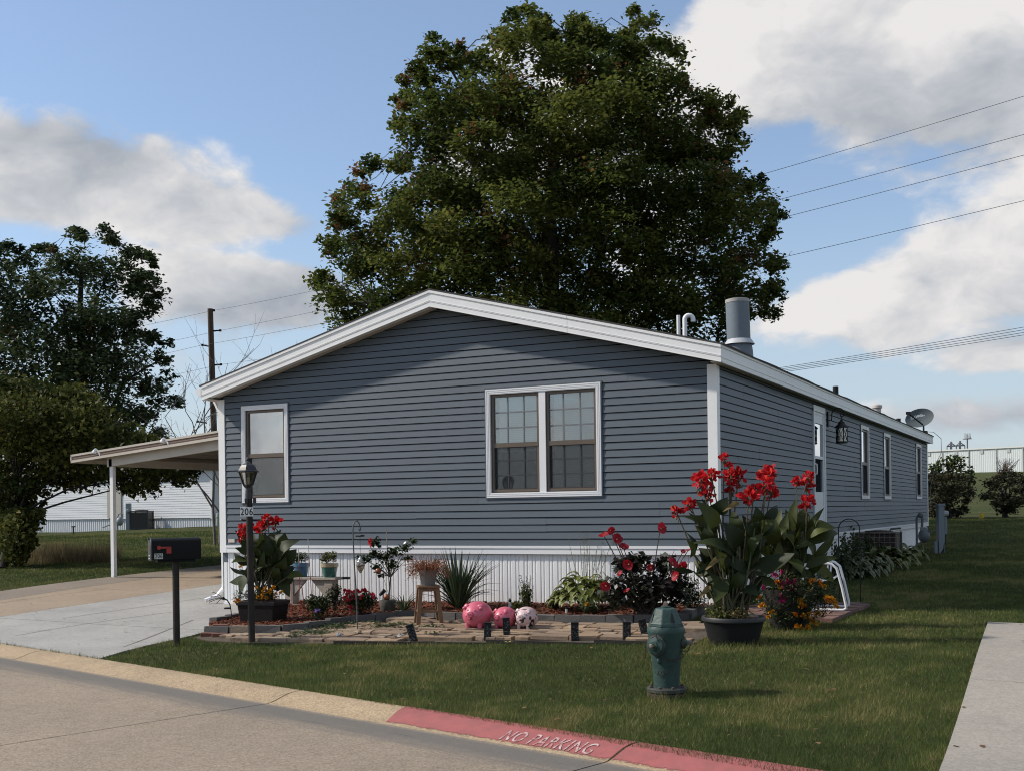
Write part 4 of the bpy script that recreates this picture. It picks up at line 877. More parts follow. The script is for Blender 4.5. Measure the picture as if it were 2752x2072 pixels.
def make_tree(name, label, base, top, poly, depth, nclump, nleaf, leaf, rcl, seed, thick, lm, r0, nl, bark=BARK, droop=0, rust=.04, cat='tree', group=None, thin=.02, edge=.35):
    rng = np.random.default_rng(seed); base = np.array(base, float); t = tag(empty(name, base), label, cat, group)
    if isinstance(nclump, tuple): pos, M3, tint, C = crown2(poly, depth, nclump[0], rcl, nclump[1], nleaf, leaf, rng, thick, rust, droop=2.2 if droop else 1.1, edge=edge)
    else: pos, M3, tint, C = crown(poly, depth, nclump, nleaf, leaf, rcl, rng, thick, droop, rust, edge=edge)
    o = link('crown', scatter(LEAF_T, LEAF_F, pos-base, M3, tint, 'crown', lm), t)
    limbs(base*0, np.array(top)-base, C-base, r0, rng, nl, thin).build('trunk', bark, t, True); return t, C
V = lambda pts: [(x/.8034, y/.8034) for x, y in pts]
OAK = V([(700, 740), (668, 610), (662, 600), (690, 500), (722, 415), (765, 365), (790, 325), (850, 338), (838, 272), (848, 230), (836, 190), (872, 150), (900, 130), (897, 78), (940, 68), (978, 50), (992, 85), (1030, 95), (1060, 62), (1075, 28), (1110, 15), (1150, 5), (1185, 25), (1210, 55), (1238, 12), (1265, 30), (1300, 42), (1330, 70), (1343, 15), (1390, 0), (1402, 30), (1430, 72), (1480, 85), (1492, 130), (1490, 178), (1530, 182), (1560, 200), (1605, 235), (1640, 250), (1612, 300), (1602, 340), (1575, 362), (1620, 378), (1650, 362), (1682, 367), (1672, 420), (1715, 465), (1692, 500), (1697, 560), (1690, 610), (1706, 650), (1680, 700), (1622, 692), (1600, 800), (1400, 850), (1100, 850), (900, 830), (740, 760)])
OAKL = leafmat('oak leaves', [(0, (.042, .064, .018)), (.35, (.082, .108, .024)), (.62, (.14, .155, .034)), (.80, (.20, .195, .048)), (.9, (.20, .10, .045)), (1, (.22, .085, .045))], .5, .45, .2)
ob = pt(1490, 1380, 40); make_tree('oak_tree', 'large full oak tree with rusty tinged leaves behind the house', (ob[0], ob[1], .9), pt(1480, 250, 40), OAK, 40, (1.16, 24), 46, .175, 1.05, 21, 4.0, OAKL, .40, 170, rust=.045)
LT = crop_pts([(-420, 330), (-300, 240), (-120, 250), (0, 190), (70, 150), (100, 210), (150, 200), (190, 290), (220, 225), (290, 230), (340, 235), (430, 185), (432, 120), (460, 70), (520, 75), (560, 120), (680, 120), (772, 170), (772, 240), (850, 242), (900, 188), (950, 215), (962, 260), (1045, 290), (1040, 370), (1010, 480), (1072, 530), (1060, 600), (1072, 640), (1050, 690), (940, 760), (1010, 810), (1120, 790), (1168, 890), (1080, 960), (1080, 1005), (1160, 1060), (1172, 1110), (1090, 1130), (1162, 1240), (1142, 1300), (1050, 1340), (995, 1355), (1100, 1400), (1200, 1425), (1190, 1500), (700, 1560), (-300, 1560), (-450, 900)], 0, 550, 2.328)
DTL = leafmat('dark maple leaves', [(0, (.032, .052, .024)), (.4, (.060, .086, .034)), (.7, (.088, .115, .045)), (.9, (.095, .08, .028)), (1, (.15, .06, .035))], .5, .25)
tb_ = pt(215, 1395, 62); make_tree('maple_tree', 'tall dark lacy tree behind the white neighbouring house', (tb_[0], tb_[1], .9), pt(215, 720, 62), LT, 62, (1.85, 24), 36, .26, 1.6, 22, 5, DTL, .40, 80, BARKD, rust=.02, edge=.3)
NTP = crop_pts([(-300, 930), (-120, 980), (0, 1020), (60, 1062), (200, 1085), (330, 1112), (460, 1112), (560, 1142), (650, 1232), (740, 1330), (880, 1395), (980, 1440)], 0, 550, 2.328)+crop_pts([(1250, 600), (1390, 640), (1365, 775), (1280, 812), (1200, 825), (1165, 760), (1085, 835), (1060, 890), (1020, 885), (940, 862), (870, 882), (765, 862), (740, 720), (700, 780), (625, 802), (560, 842), (480, 850), (430, 822), (380, 800), (300, 875), (225, 965), (0, 980), (-150, 900), (-300, 900)], 0, 1000, 2.5615)
NTL = leafmat('pear leaves', [(0, (.032, .044, .012)), (.35, (.060, .074, .018)), (.6, (.10, .105, .026)), (.8, (.145, .13, .032)), (1, (.20, .15, .035))], .65, .3, .12)
pb_ = np.array(at(8, 1545)); pb_ = EYE+ray(8, 1545)*25.5; pb_[2] = gz(pb_[0], pb_[1])
make_tree('pear_tree', 'low spreading tree with drooping olive leaves beside the driveway', pb_, pt(60, 1130, 27), NTP, 27., (.60, 20), 34, .125, .68, 23, 2.6, NTL, .085, 60, BARKD, droop=1, rust=.03, thin=.012, edge=.3)
SHP = crop_pts([(20, 980), (140, 930), (270, 890), (320, 870), (265, 1000), (215, 1090), (195, 1200), (150, 1290), (110, 1335), (50, 1335), (20, 1200)], 0, 1000, 2.5615)
sb = EYE+ray(45, 1522)*26.; sb[2] = gz(sb[0], sb[1]); make_tree('shrub', 'dark leafy shrub standing behind the low spreading tree', sb, pt(60, 1400, 26), SHP, 26, 70, 110, .13, .45, 24, 1.2, NTL, .06, 30, BARKD, droop=1, cat='shrub', thin=.01)
B1 = crop_pts([(160, 800), (225, 740), (300, 665), (380, 765), (480, 762), (560, 700), (640, 742), (740, 742), (790, 860), (850, 965), (832, 1100), (800, 1250), (730, 1320), (600, 1385), (350, 1392), (150, 1392), (130, 1000)], 2450, 1120, 5.046)
B2 = crop_pts([(1210, 745), (1300, 722), (1400, 742), (1524, 762), (1620, 900), (1580, 1100), (1510, 1210), (1430, 1242), (1350, 1342), (1200, 1342), (1110, 1212), (1060, 1162), (925, 1132), (932, 1052), (1000, 922), (1080, 792)], 2450, 1120, 5.046)
BUL = leafmat('juniper sprays', [(0, (.028, .034, .018)), (.4, (.050, .052, .024)), (.7, (.075, .066, .030)), (.9, (.10, .07, .034)), (1, (.12, .07, .04))], .7, .25)
for nm, lab, px, poly, sd in (('juniper_bush', 'dense dark bush beside the far corner of the house', 2550, B1, 31), ('juniper_bush', 'dark open-stemmed bush at the edge of the picture below the warehouse', 2702, B2, 32)):
    b_ = EYE+ray(px, 1389)*45.; b_[2] = gz(b_[0], b_[1]); t, C = make_tree(nm, lab, b_, pt(px, 1300, 45), poly, 45, (.55, 15), 26, .13, .5, sd, 1.2, BUL, .10, 60, BARKD, cat='bush', rust=.05, thin=.012)
    rng = np.random.default_rng(sd+5); sh = MB(); Lp = []
    if sd == 31:
        for (x, y) in crop_pts([(370, 580), (470, 590), (520, 552), (600, 510), (680, 565), (815, 700), (300, 660)], 2450, 1120, 5.046):
            a = pt(x+rng.uniform(-4, 8), y+38, 45)-b_; e = pt(x, y, 45)-b_; sh.tube([a, a*.5+e*.5+rng.normal(size=3)*.02, e], [.02, .012, .006], 5)
            for k in range(70): Lp.append(a+(e-a)*rng.uniform(.1, 1.02)+rng.normal(size=3)*.09)
        Lp = np.array(Lp); link('shoot_leaves', scatter(LEAF_T, LEAF_F, Lp, rand_rot(len(Lp), rng)*.17, rng.uniform(0, .5, len(Lp)), 'shoot_leaves', OAKL), t)
    else:
        for k in range(46):
            a = pt(2702+rng.uniform(-10, 10), 1268, 45)-b_; e = pt(2710+rng.normal()*17, 1228+abs(rng.normal())*14, 45+rng.normal()*.3)-b_; sh.tube([a, (a+e)/2+rng.normal(size=3)*.08, e], [.014, .009, .004], 4, cap=False)
    sh.build('shoots', mat('pale twig', (.11, .085, .07), .9) if sd == 32 else BARKD, t)
# bare young tree by the pole
def bare_tree(name, label, base, h, seed, spread, m, r0):
    rng = np.random.default_rng(seed); base = np.array(base, float); t = tag(empty(name, base), label, 'tree'); mb = MB()
    def grow(p, d, L, r, lev):
        e = p+d*L; mid = (p+e)/2+rng.normal(size=3)*.03*L; mb.tube([p, mid, e], [r, r*.85, r*.66], 5 if lev < 2 else 4, cap=False)
        if lev >= 5: return
        for k in range(2 if lev else 4):
            nd = d+rng.normal(size=3)*spread*np.array([1, 1, .55]); nd[2] += .16; nd /= np.linalg.norm(nd); grow(e if rng.random() < .6 else mid, nd, L*rng.uniform(.62, .88), r*.62, lev+1)
    grow(np.zeros(3), np.array([0, 0, 1.]), h*.3, r0, 0); mb.build('branches', m, t); return t
GREYTWIG = mat('grey twig', (.12, .105, .09), .9)
b_ = EYE+ray(578, 1440)*34; b_[2] = gz(b_[0], b_[1]); bare_tree('bare_tree', 'leafless young tree between the pole and the house corner', b_, 7.4, 41, .5, GREYTWIG, .05)
b_ = EYE+ray(590, 1440)*35; b_[2] = gz(b_[0], b_[1]); bare_tree('bare_tree', 'bare grey sapling half hidden by the white corner post', b_, 6.4, 43, .55, GREYTWIG, .045)

# utility pole and wires ----------------------------------------------------------------
PD = 66.; pb_ = EYE+ray(583, 1430)*PD; pb_[2] = gz(pb_[0], pb_[1]); ptop = pt(565, 831, PD); POLE = mat('weathered pole wood', (.085, .058, .042), .95, .3, 4, .6, 20, stretch=(4, 4, .4))
pole = tag(empty('utility_pole', pb_), 'brown wooden utility pole with short insulator arms behind the carport', 'utility pole')
MB().tube([(0, 0, -.3), ptop-pb_], [.2, .16], 12).build('shaft', POLE, pole, True)
WIRE = mat('wire', (.06, .06, .065), .6); att = []
for px, py, ex in ((567, 836, 8), (574, 890, 18), (563, 932, -19), (577, 981, 17), (556, 1136, -25)):
    a = pt(px, py, PD)-pb_; e = pt(px+ex, py-(4 if ex < 0 else 1), PD)-pb_; mb = MB().tube([a, e], .045, 6); mb.tube([e-np.array([0, 0, .06]), e+np.array([0, 0, .06])], .07, 8); mb.build('insulator_arm', BLACKM, pole); att.append(e+pb_)
far_l = [pt(-900, y, 100) for y in (1020, 1075, 1120, 1165, 1190)]
def wire_to(a, b_, sag, lab, r=.012):
    a, b_ = np.array(a), np.array(b_); P = [a+(b_-a)*t-UP*sag*4*t*(1-t) for t in np.linspace(0, 1, 26)]; tag(MB().tube(P, r, 4, cap=False).build('power_line', WIRE), lab, 'wire')
names = ['topmost', 'second', 'third', 'fourth', 'lowest']
rightpix = [((2098, 470), (2752, 255)), ((2124, 551), (2752, 369)), ((2105, 605), (2752, 420)), ((2108, 705), (2752, 537))]
for i, (q0, q1) in enumerate(rightpix):
    A = att[i]; D2 = 33.1; D1 = 39.1; p2 = pt(*q1, D2); p1 = pt(*q0, D1); E2 = p2+(p2-p1)*1.6; E2[2] = p2[2]+(p2[2]-p1[2])*1.2
    ts = np.array([0, np.linalg.norm(p1-A), np.linalg.norm(p2-A), np.linalg.norm(E2-A)]); c = np.polyfit(ts, [A[2], p1[2], p2[2], E2[2]], 2); P = []
    for t in np.linspace(0, 1, 30): q = A+(E2-A)*t; L_ = ts[-1]*t; h_ = np.polyval(c, L_); P.append((q[0], q[1], h_))
    tag(MB().tube(P, .008, 4, cap=False).build('power_line', WIRE), '%s overhead power line rising from the pole over the oak' % names[i], 'wire', 'overhead wires')
    wire_to(A, far_l[i], 1.2, '%s power line leaving the pole behind the dark tree' % names[i], .009)
for i, (y0, y1) in enumerate(((991, 872), (994, 880), (997, 888), (1000, 895))):
    p1 = pt(2118+i*6, y0, 39.1); p2 = pt(2752, y1, 33.1); E2 = p2+(p2-p1)*1.6; S0 = p1-(p2-p1)*3.2; S0[2] = p1[2]+.25
    P = [S0+(E2-S0)*t for t in np.linspace(0, 1, 20)]; L0 = np.linalg.norm(p1-S0); c = np.polyfit([0, L0, L0+np.linalg.norm(p2-p1), np.linalg.norm(E2-S0)], [S0[2], p1[2], p2[2], E2[2]], 2)
    P = [(p[0], p[1], np.polyval(c, np.linalg.norm(p[:2]-S0[:2])*np.linalg.norm(E2-S0)/np.linalg.norm(E2[:2]-S0[:2]))) for p in P]
    tag(MB().tube(P, .0075, 4, cap=False).build('cable', WIRE), '%s of the four close cables above the side roof' % ['topmost', 'second', 'third', 'lowest'][i], 'wire', 'bundle of cables')

# neighbouring white house ------------------------------------------------------------------
A = pt(572, 1384, 49); B = pt(-120, 1391, 58); U = (A-B); U[2] = 0; LN = np.linalg.norm(U); U = U/LN; Nn = np.array([U[1], -U[0], 0])
NW = mat('white neighbour siding', (.62, .64, .66), .5, .05, 2); nb = tag(empty('neighbour_house', (B[0], B[1], gz(B[0], B[1]))), 'long white neighbouring house with ribbed skirting beyond the driveway', 'house')
zs0, zs1 = 1.56, 3.66
def nwb(u=0, v=0): return WB(Vector(B*[1, 1, 0])+Vector(U)*u+Vector((0, 0, v)), U, Nn)
c = nwb(); nco = 20
for i in range(nco):
    a = zs0+(zs1-zs0)*i/nco; b2 = zs0+(zs1-zs0)*(i+1)/nco; vs = [c.at(0, a, .014), c.at(LN, a, .014), c.at(LN, b2, .004), c.at(0, b2, .004), c.at(0, a, 0), c.at(LN, a, 0)]; c.add(vs, [(0, 1, 2, 3), (4, 5, 1, 0)])
c.b(0, LN, zs0, zs1, -4.5, -.01); adopt(c.build('wall', NW), nb)
c = nwb(); pts = []; n = 130
for i in range(n): a = LN*i/n; p = LN/n; pts += [(a, -.05), (a+.4*p, -.05), (a+.5*p, -.075), (a+.9*p, -.075)]
vs = []
for u, w_ in pts: P = c.at(u, 0, w_); vs += [c.at(u, min(gz(P.x, P.y)-.03, zs0-.1), w_), c.at(u, zs0+.01, w_)]
c.add(vs, [(2*i, 2*i+2, 2*i+3, 2*i+1) for i in range(len(pts)-1)]); P = [c.at(LN, .3, -.05), c.at(LN, .3, -4.5), c.at(LN, zs0, -4.5), c.at(LN, zs0, -.05)]; c.add(P, [(0, 1, 2, 3)]); adopt(c.build('skirting', NW), nb)
c = nwb(); rfz = zs1; vs = [c.at(u, z, w_) for u in (-.2, LN+.25) for z, w_ in ((rfz, .3), (rfz+.1, .3), (rfz+.75, -2.25), (rfz+.1, -4.8), (rfz, -4.8))]; c.add(vs, [(0, 1, 2, 3, 4), (9, 8, 7, 6, 5)]+[(k, (k+1) % 5, (k+1) % 5+5, k+5) for k in range(5)]); adopt(c.build('roof', mat('brown neighbour roof', (.16, .13, .11), .9, .2, 8)), nb)
def u_at(px): r_ = ray(px, 1385); M_ = np.array([[r_[0], -U[0]], [r_[1], -U[1]]]); return np.linalg.solve(M_, (B-EYE)[:2])[1]
u0_, u1_ = u_at(291), u_at(328); c = nwb(); c.b(u0_, u1_, 1.60, 2.95, .0, .06); adopt(c.build('window', mat('beige shutter', (.36, .34, .30), .6)), nb)
c = nwb(); c.b(LN-.08, LN+.04, zs0-.05, zs1, .0, .05); adopt(c.build('corner_post', NW), nb)
def ground_thing(name, label, cat, px, d): p = EYE+ray(px, 1400)*d; p[2] = gz(p[0], p[1]); return tag(empty(name, p, YAW), label, cat), p
GB = mat('grey utility enclosure', (.20, .235, .25), .5, .08, 4)
def dist_nb(px): r_ = ray(px, 1385); M_ = np.array([[r_[0], -U[0]], [r_[1], -U[1]]]); return np.linalg.solve(M_, (B-EYE)[:2])[0]
def ac_unit(t, w_, h, d, body, slats=9):
    MB().box((0, 0, h*.04), (w_, d, h*.08)).build('base', body, t); MB().box((0, 0, h*.97), (w_, d, h*.06)).build('top', body, t, bevel=.02); MB().box((0, 0, h*.5), (w_*.94, d*.94, h*.86)).build('coil', BROWN_D, t)
    for i in range(slats): z = h*(.12+.8*i/slats); MB().box((0, -d*.485, z), (w_, .02, h*.03)).build('louvre', body, t)
    for sx_ in (-1, 1):
        for sy_ in (-1, 1): MB().box((sx_*w_*.48, sy_*d*.48, h*.5), (.05, .05, h)).build('corner', body, t)
    MB().lathe([(w_*.36, h), (w_*.36, h+.03), (.05, h+.05)], n=16).build('fan_grille', BROWN_D, t)
DKM = mat('dark grey unit', (.03, .032, .035), .6)
t, p = ground_thing('air_conditioner', 'dark louvred air conditioner beside the white neighbouring house', 'air conditioner', 381, dist_nb(381)-1.0); ac_unit(t, .80, .82, .8, DKM)
t, p = ground_thing('meter_pedestal', 'grey meter pedestal in front of the white neighbouring house', 'electric meter', 346, dist_nb(346)-.8)
MB().box((0, 0, .6), (.22, .16, 1.2)).build('post', GB, t, bevel=.01); MB().lathe([(.09, 0), (.09, .08), (.06, .12)], (0, -.08, .85), 14, Matrix.Rotation(R(90), 3, 'X')).build('meter', mat('meter glass', (.25, .27, .28), .2), t, True); MB().box((.12, 0, .5), (.18, .15, .5)).build('breaker_box', GB, t, bevel=.01)
t, p = ground_thing('gas_meter', 'small grey gas meter with bent pipes by the neighbouring skirting', 'gas meter', 322, dist_nb(322)-.6)
MB().ball((0, 0, .42), (.17, .14, .2)).build('body', GB, t, True); MB().tube([(-.1, 0, 0), (-.12, 0, .55), (-.05, 0, .75), (.1, 0, .78), (.12, 0, .6)], .03, 8).build('pipe', GB, t, True); MB().tube([(-.12, 0, .4), (-.4, 0, .3), (-.8, .05, .15)], .03, 8).build('pipe', GB, t, True)
for px, h_, lab in ((580, .75, 'taller green utility pedestal at the end of the neighbouring house'), (588, .55, 'shorter green utility pedestal at the end of the neighbouring house')):
    t, p = ground_thing('utility_pedestal', lab, 'utility box', px, 49+(588-px)*.1); GRN = mat('pale green enclosure', (.22, .27, .23), .6); MB().lathe([(.13, 0), (.13, h_*.9), (.10, h_), (.02, h_+.02)], n=10).build('housing', GRN, t, True); MB().lathe([(.145, h_*.62), (.145, h_*.68)], n=10).build('band', GRN, t, True)
t, p = ground_thing('vent_standpipe', 'short dark standpipe at the foot of the white neighbouring house', 'pipe', 197, 46.5); MB().lathe([(.035, 0), (.035, .28)], n=8).build('pipe', DKM, t); MB().lathe([(.09, .28), (.09, .33)], n=8).build('cap', DKM, t)

# warehouse, tower and frame on the hill --------------------------------------------------------
WA = pt(2440, 1269, 300.); WB_ = pt(2900, 1262, 270.); U2 = WB_-WA; U2[2] = 0; L2 = np.linalg.norm(U2); U2 /= L2; N2 = np.array([U2[1], -U2[0], 0]); wz0 = min(WA[2], WB_[2])-2; wzt = float(pt(2490, 1214, 297)[2])
WH = mat('white metal cladding', (.60, .64, .63), .5, .04, .3); wh = tag(empty('warehouse', (WA[0], WA[1], wz0)), 'long white ribbed metal warehouse on the hill behind the lawn', 'warehouse')
def w2(u=0): return WB(Vector((WA[0], WA[1], 0))+Vector(U2)*u, U2, N2)
seams = []
def u2_at(px): r_ = ray(px, 1240); M_ = np.array([[r_[0], -U2[0]], [r_[1], -U2[1]]]); return np.linalg.solve(M_, (WA-EYE)[:2])[1]
ss_ = [0]+[u2_at(x) for x in (2467, 2533, 2604, 2678, 2750)]+[L2]
for a, b2 in zip(ss_[:-1], ss_[1:]):
    c = w2(); n = max(2, int((b2-a)/.45)); pts = []
    for i in range(n): q = a+(b2-a)*i/n; p = (b2-a)/n; pts += [(q, 0), (q+.55*p, 0), (q+.65*p, .035), (q+.9*p, .035)]
    pts.append((b2, 0)); vs = [c.at(u, z, w_) for u, w_ in pts for z in (wz0, wzt)]; c.add(vs, [(2*i, 2*i+2, 2*i+3, 2*i+1) for i in range(len(pts)-1)]); adopt(c.build('cladding_panel', WH), wh)
c = w2()
for u in ss_[1:-1]: c.b(u-.12, u+.12, wz0, wzt, .07, .2)
adopt(c.build('downpipes', mat('grey trim', (.33, .34, .33), .6)), wh)
for px in (2497, 2570, 2639, 2711): u = u2_at(px); c = w2(); c.b(u-.4, u+.4, wzt-1.1, wzt-.3, .08, .16); adopt(c.build('louvre', mat('grey louvre', (.42, .44, .43), .6)), wh)
c = w2(); c.b(-.5, L2+.5, wzt, wzt+.35, -25, .3); adopt(c.build('roof', mat('pale roof edge', (.62, .63, .60), .5)), wh)
STEEL = mat('grey steel', (.17, .18, .19), .5); d_ = 420.; tb_ = EYE+ray(2600, 1215)*d_; tw = tag(empty('cell_tower', (tb_[0], tb_[1], tb_[2]-6)), 'thin mast with pale panel antennas beyond the warehouse roof', 'tower'); topz = float(pt(2600, 1166, d_)[2]-tb_[2]+6)
MB().tube([(0, 0, 0), (0, 0, topz)], [.32, .22], 8).build('mast', STEEL, tw)
for k in range(9): a = k*2*math.pi/9; MB().box((1.15*math.cos(a)*CR[0], 1.15*math.cos(a)*CR[1]+1*math.sin(a), topz-.6), (.28, .28, 1.9)).build('antenna', mat('pale antenna', (.6, .62, .63), .5), tw)
ring = MB(); ring.tube([(1.5*math.cos(a), 1.5*math.sin(a), topz-1.7) for a in np.linspace(0, 2*math.pi, 13)], .13, 5); ring.build('platform', STEEL, tw)
d_ = 360.; fb = EYE+ray(2569, 1214)*d_; fr = tag(empty('transmission_frame', (fb[0], fb[1], fb[2]-5)), 'grey steel power line frame with two masts above the warehouse roof', 'power frame')
def fp(x, y): return pt(x, y, d_)-np.array([fb[0], fb[1], fb[2]-5])
for x, y in ((2556, 1186), (2580, 1184)): MB().tube([fp(x, 1222), fp(x, y)], .35, 6).build('mast', STEEL, fr)
MB().tube([fp(2545, 1198.5), fp(2593, 1196)], .22, 5).build('crossarm', STEEL, fr)
for a, b2 in (((2545, 1198), (2556, 1189)), ((2556, 1189), (2567, 1197)), ((2570, 1197), (2580, 1187)), ((2580, 1188), (2592, 1196)), ((2545, 1198), (2545, 1212)), ((2570, 1198), (2570, 1210)), ((2593, 1197), (2593, 1206))): MB().tube([fp(*a), fp(*b2)], .16, 5).build('brace', STEEL, fr)

# ================================================================== PLANT KIT
def blade(L=1., W=.3, n=9, fold=.12, arch=.18, wave=0., tipk=1.0, tint=None, seed=0):
    """leaf blade along +Y with a folded midrib, arched; unit length"""
    rr = random.Random(seed); vs = []; fs = []; P = lambda t: (math.sin(math.pi*min(1, t**.75))**.9)*(1-.15*t)
    for i in range(n+1):
        t = i/n; w_ = W*.5*max(.02, P(t)); y = L*t; z = arch*math.sin(math.pi*t*tipk)*L; wv = wave*math.sin(t*9+rr.uniform(0, 1))
        vs += [(-w_, y, z+fold*w_*2+wv), (-w_*.5, y, z+fold*w_*.8+wv*.5), (0, y, z), (w_*.5, y, z+fold*w_*.8-wv*.5), (w_, y, z+fold*w_*2-wv)]
    for i in range(n):
        for k in range(4): a = 5*i+k; fs.append((a, a+1, a+6, a+5))
    return vs, fs
def blade_mesh(m, tint, **kw):
    v, f = blade(**kw); return np_mesh('leaf', v, f, m, np.full(len(f), tint) if np.ndim(tint) == 0 else tint, True)
def put_leaf(parent, me, base, tip, w_, hint, arch=1., name='leaf'):
    base, tip, hint = Vector(base), Vector(tip), Vector(hint); y = tip-base; L = y.length; y.normalize(); x = y.cross(hint)
    x = x.normalized() if x.length > 1e-4 else y.orthogonal().normalized(); z = x.cross(y)
    M_ = Matrix((x*w_, y*L, z*L*arch)).transposed().to_4x4(); M_.translation = base-parent.location; o = link(name, me, parent); o.matrix_basis = M_; return o
CANNA = leafmat('canna leaf', [(0, (.016, .024, .008)), (.5, (.028, .040, .011)), (1, (.046, .060, .016))], .55, .2, .25, .25)
CANNA_L = leafmat('bright canna leaf', [(0, (.034, .046, .011)), (.5, (.055, .070, .016)), (1, (.08, .092, .022))], .55, .25, .25, .25)
WITHER = leafmat('withered leaf', [(0, (.13, .10, .04)), (1, (.20, .15, .06))], .7, .25, .2, .2)
clm = [blade_mesh(CANNA, 0., W=1., arch=a, wave=.012, fold=.04, seed=i) for i, a in enumerate((.10, .18, .26, -.05))]
cll = [blade_mesh(CANNA_L, 0., W=1., arch=a, wave=.012, fold=.04, seed=i) for i, a in enumerate((.10, .18, .26))]
cwm = [blade_mesh(WITHER, .3, W=1., arch=.2, wave=.03, fold=.05, seed=3)]
STEM = mat('plant stem', (.075, .06, .030), .7, .2, 10); GSTEM = mat('green stem', (.05, .065, .022), .7, .2, 10); DSTEM = mat('dark stem', (.035, .028, .02), .8)
REDP = leafmat('scarlet petal', [(0, (.28, .006, .010)), (.45, (.50, .012, .018)), (.85, (.62, .025, .03)), (1, (.7, .12, .05))], .5, .35, .25)
CRIM = leafmat('crimson petal', [(0, (.17, .006, .014)), (.5, (.32, .010, .022)), (1, (.42, .02, .035))], .5, .3, .25)
ROSE = leafmat('rose petal', [(0, (.34, .016, .03)), (.5, (.52, .03, .05)), (1, (.62, .08, .10))], .5, .3, .25)
MARI = leafmat('marigold petal', [(0, (.42, .13, .008)), (.5, (.62, .27, .014)), (1, (.70, .38, .03))], .6, .25, .2)
ORAN = leafmat('orange petal', [(0, (.40, .07, .008)), (.5, (.58, .16, .012)), (1, (.62, .28, .02))], .6, .25, .2)
PINK = leafmat('magenta petal', [(0, (.22, .01, .06)), (1, (.40, .03, .14))], .5, .3, .2)
VIOL = leafmat('violet petal', [(0, (.16, .12, .42)), (1, (.26, .20, .55))], .5, .3, .2)
def petal_ball(name, m, n, r, pl, pw, seed, flat=.0, up=.2):
    rng = np.random.default_rng(seed); d = rng.normal(size=(n, 3)); d[:, 2] += up*2; d /= np.linalg.norm(d, axis=1)[:, None]; d[:, 2] *= (1-flat)
    tv = [(0, 0, 0), (.5, .45, .10), (.25, .95, .0), (-.25, .98, .05), (-.5, .5, .12)]; V_ = []; F_l = []; tn = []
    for i in range(n):
        y = Vector(d[i]).normalized(); h = Vector(rng.normal(size=3)); x = y.cross(h).normalized(); z = x.cross(y); b = len(V_); o = Vector(d[i])*r*rng.uniform(.05, .75)
        s = rng.uniform(.75, 1.25)
        for p in tv: V_.append(tuple(o+x*p[0]*pw*s+y*p[1]*pl*s+z*p[2]*pl*s))
        F_l += [(b, b+1, b+2), (b, b+2, b+3), (b, b+3, b+4)]; tn += [rng.uniform(0, 1)]*3
    return np_mesh(name, V_, F_l, m, tn)
canna_fl = [petal_ball('flower_cluster', REDP, 40, .085, .07, .062, 50+i, 0, .1) for i in range(4)]
mari_fl = [petal_ball('flower_head', m, 34, .022, .02, .02, 60+i, .3, .6) for i, m in enumerate((MARI, MARI, ORAN))]
rose_fl = [petal_ball('flower_head', ROSE, 22, .032, .034, .035, 70+i, .2, .5) for i in range(2)]
pink_fl = [petal_ball('flower_head', PINK, 6, .02, .05, .05, 75, .5, .2)]
def hibiscus_mesh(seed):
    rng = random.Random(seed); V_ = []; F_l = []; tn = []
    for k in range(5):
        a = 2*math.pi*k/5; y = Vector((math.cos(a), math.sin(a), .35)); x = Vector((-math.sin(a), math.cos(a), 0)); b = len(V_)
        for t, w_ in ((.05, .08), (.4, .45), (.75, .62), (1.0, .45)):
            c = y*t; V_ += [tuple(c-x*w_+Vector((0, 0, .12*t+rng.uniform(-.05, .08)))), tuple(c+Vector((0, 0, -.05*t))), tuple(c+x*w_+Vector((0, 0, .12*t+rng.uniform(-.05, .08))))]
        for i in range(3):
            for j in range(2): q = b+3*i+j; F_l.append((q, q+1, q+4, q+3)); tn.append(rng.uniform(.1, 1))
    return np_mesh('flower_head', V_, F_l, CRIM, tn, True)
hib_fl = [hibiscus_mesh(i) for i in range(3)]
def foliage(parent, blobs, n, leaf, m, seed, name='foliage', t0=0., t1=1., aspect=1., shell=.6, flat=1.):
    """small leaves filling ellipsoids (cx,cy,cz,rx,ry,rz) given relative to the thing"""
    rng = np.random.default_rng(seed); B_ = np.array(blobs, float); vol = (B_[:, 3]*B_[:, 4]*B_[:, 5])**.75; k = rng.choice(len(B_), n, p=vol/vol.sum())
    g = rng.normal(size=(n, 3)); g /= np.linalg.norm(g, axis=1)[:, None]; r = rng.uniform(0, 1, n)**(1-shell*.7); pos = B_[k, :3]+g*r[:, None]*B_[k, 3:]
    rot = rand_rot(n, rng, 1.2*flat); return link(name, scatter(np.array(LEAF_T)*[aspect, 1, 1], LEAF_F, pos, rot*(leaf*rng.uniform(.6, 1.35, (n, 1, 1))), rng.uniform(t0, t1, n), name, m), parent)
def pot(parent, prof, m, name='pot', soil=None, n=28):
    MB().lathe(prof, n=n).build(name, m, parent, True)
    if soil: MB().lathe([(.002, soil[1]-.01), (soil[0], soil[1]), (soil[0], soil[1]-.03)][::-1], n=20).build('soil', MULCH_SOIL, parent)
def thing_at(name, label, cat, px, py, h=0., rz=0., group=None):
    p = at(px, py, h); return tag(empty(name, p, rz), label, cat, group), p, float((p-EYE) @ CF)/FPX       # also metres per pixel
def near(px, py, p0, dd=0.):             # point in the plane of p0 facing the camera, dd metres further away
    return pt(px, py, float((np.array(p0)-EYE) @ CF)+dd)
FUZZ = leafmat('small green leaves', [(0, (.018, .030, .010)), (.5, (.036, .056, .016)), (1, (.065, .085, .025))], .5, .25)
FUZZY = leafmat('yellow green leaves', [(0, (.045, .055, .012)), (.5, (.085, .10, .02)), (1, (.14, .15, .035))], .5, .3)
TEA = leafmat('drying leaves', [(0, (.07, .06, .022)), (.5, (.12, .10, .035)), (1, (.18, .15, .06))], .6, .25)

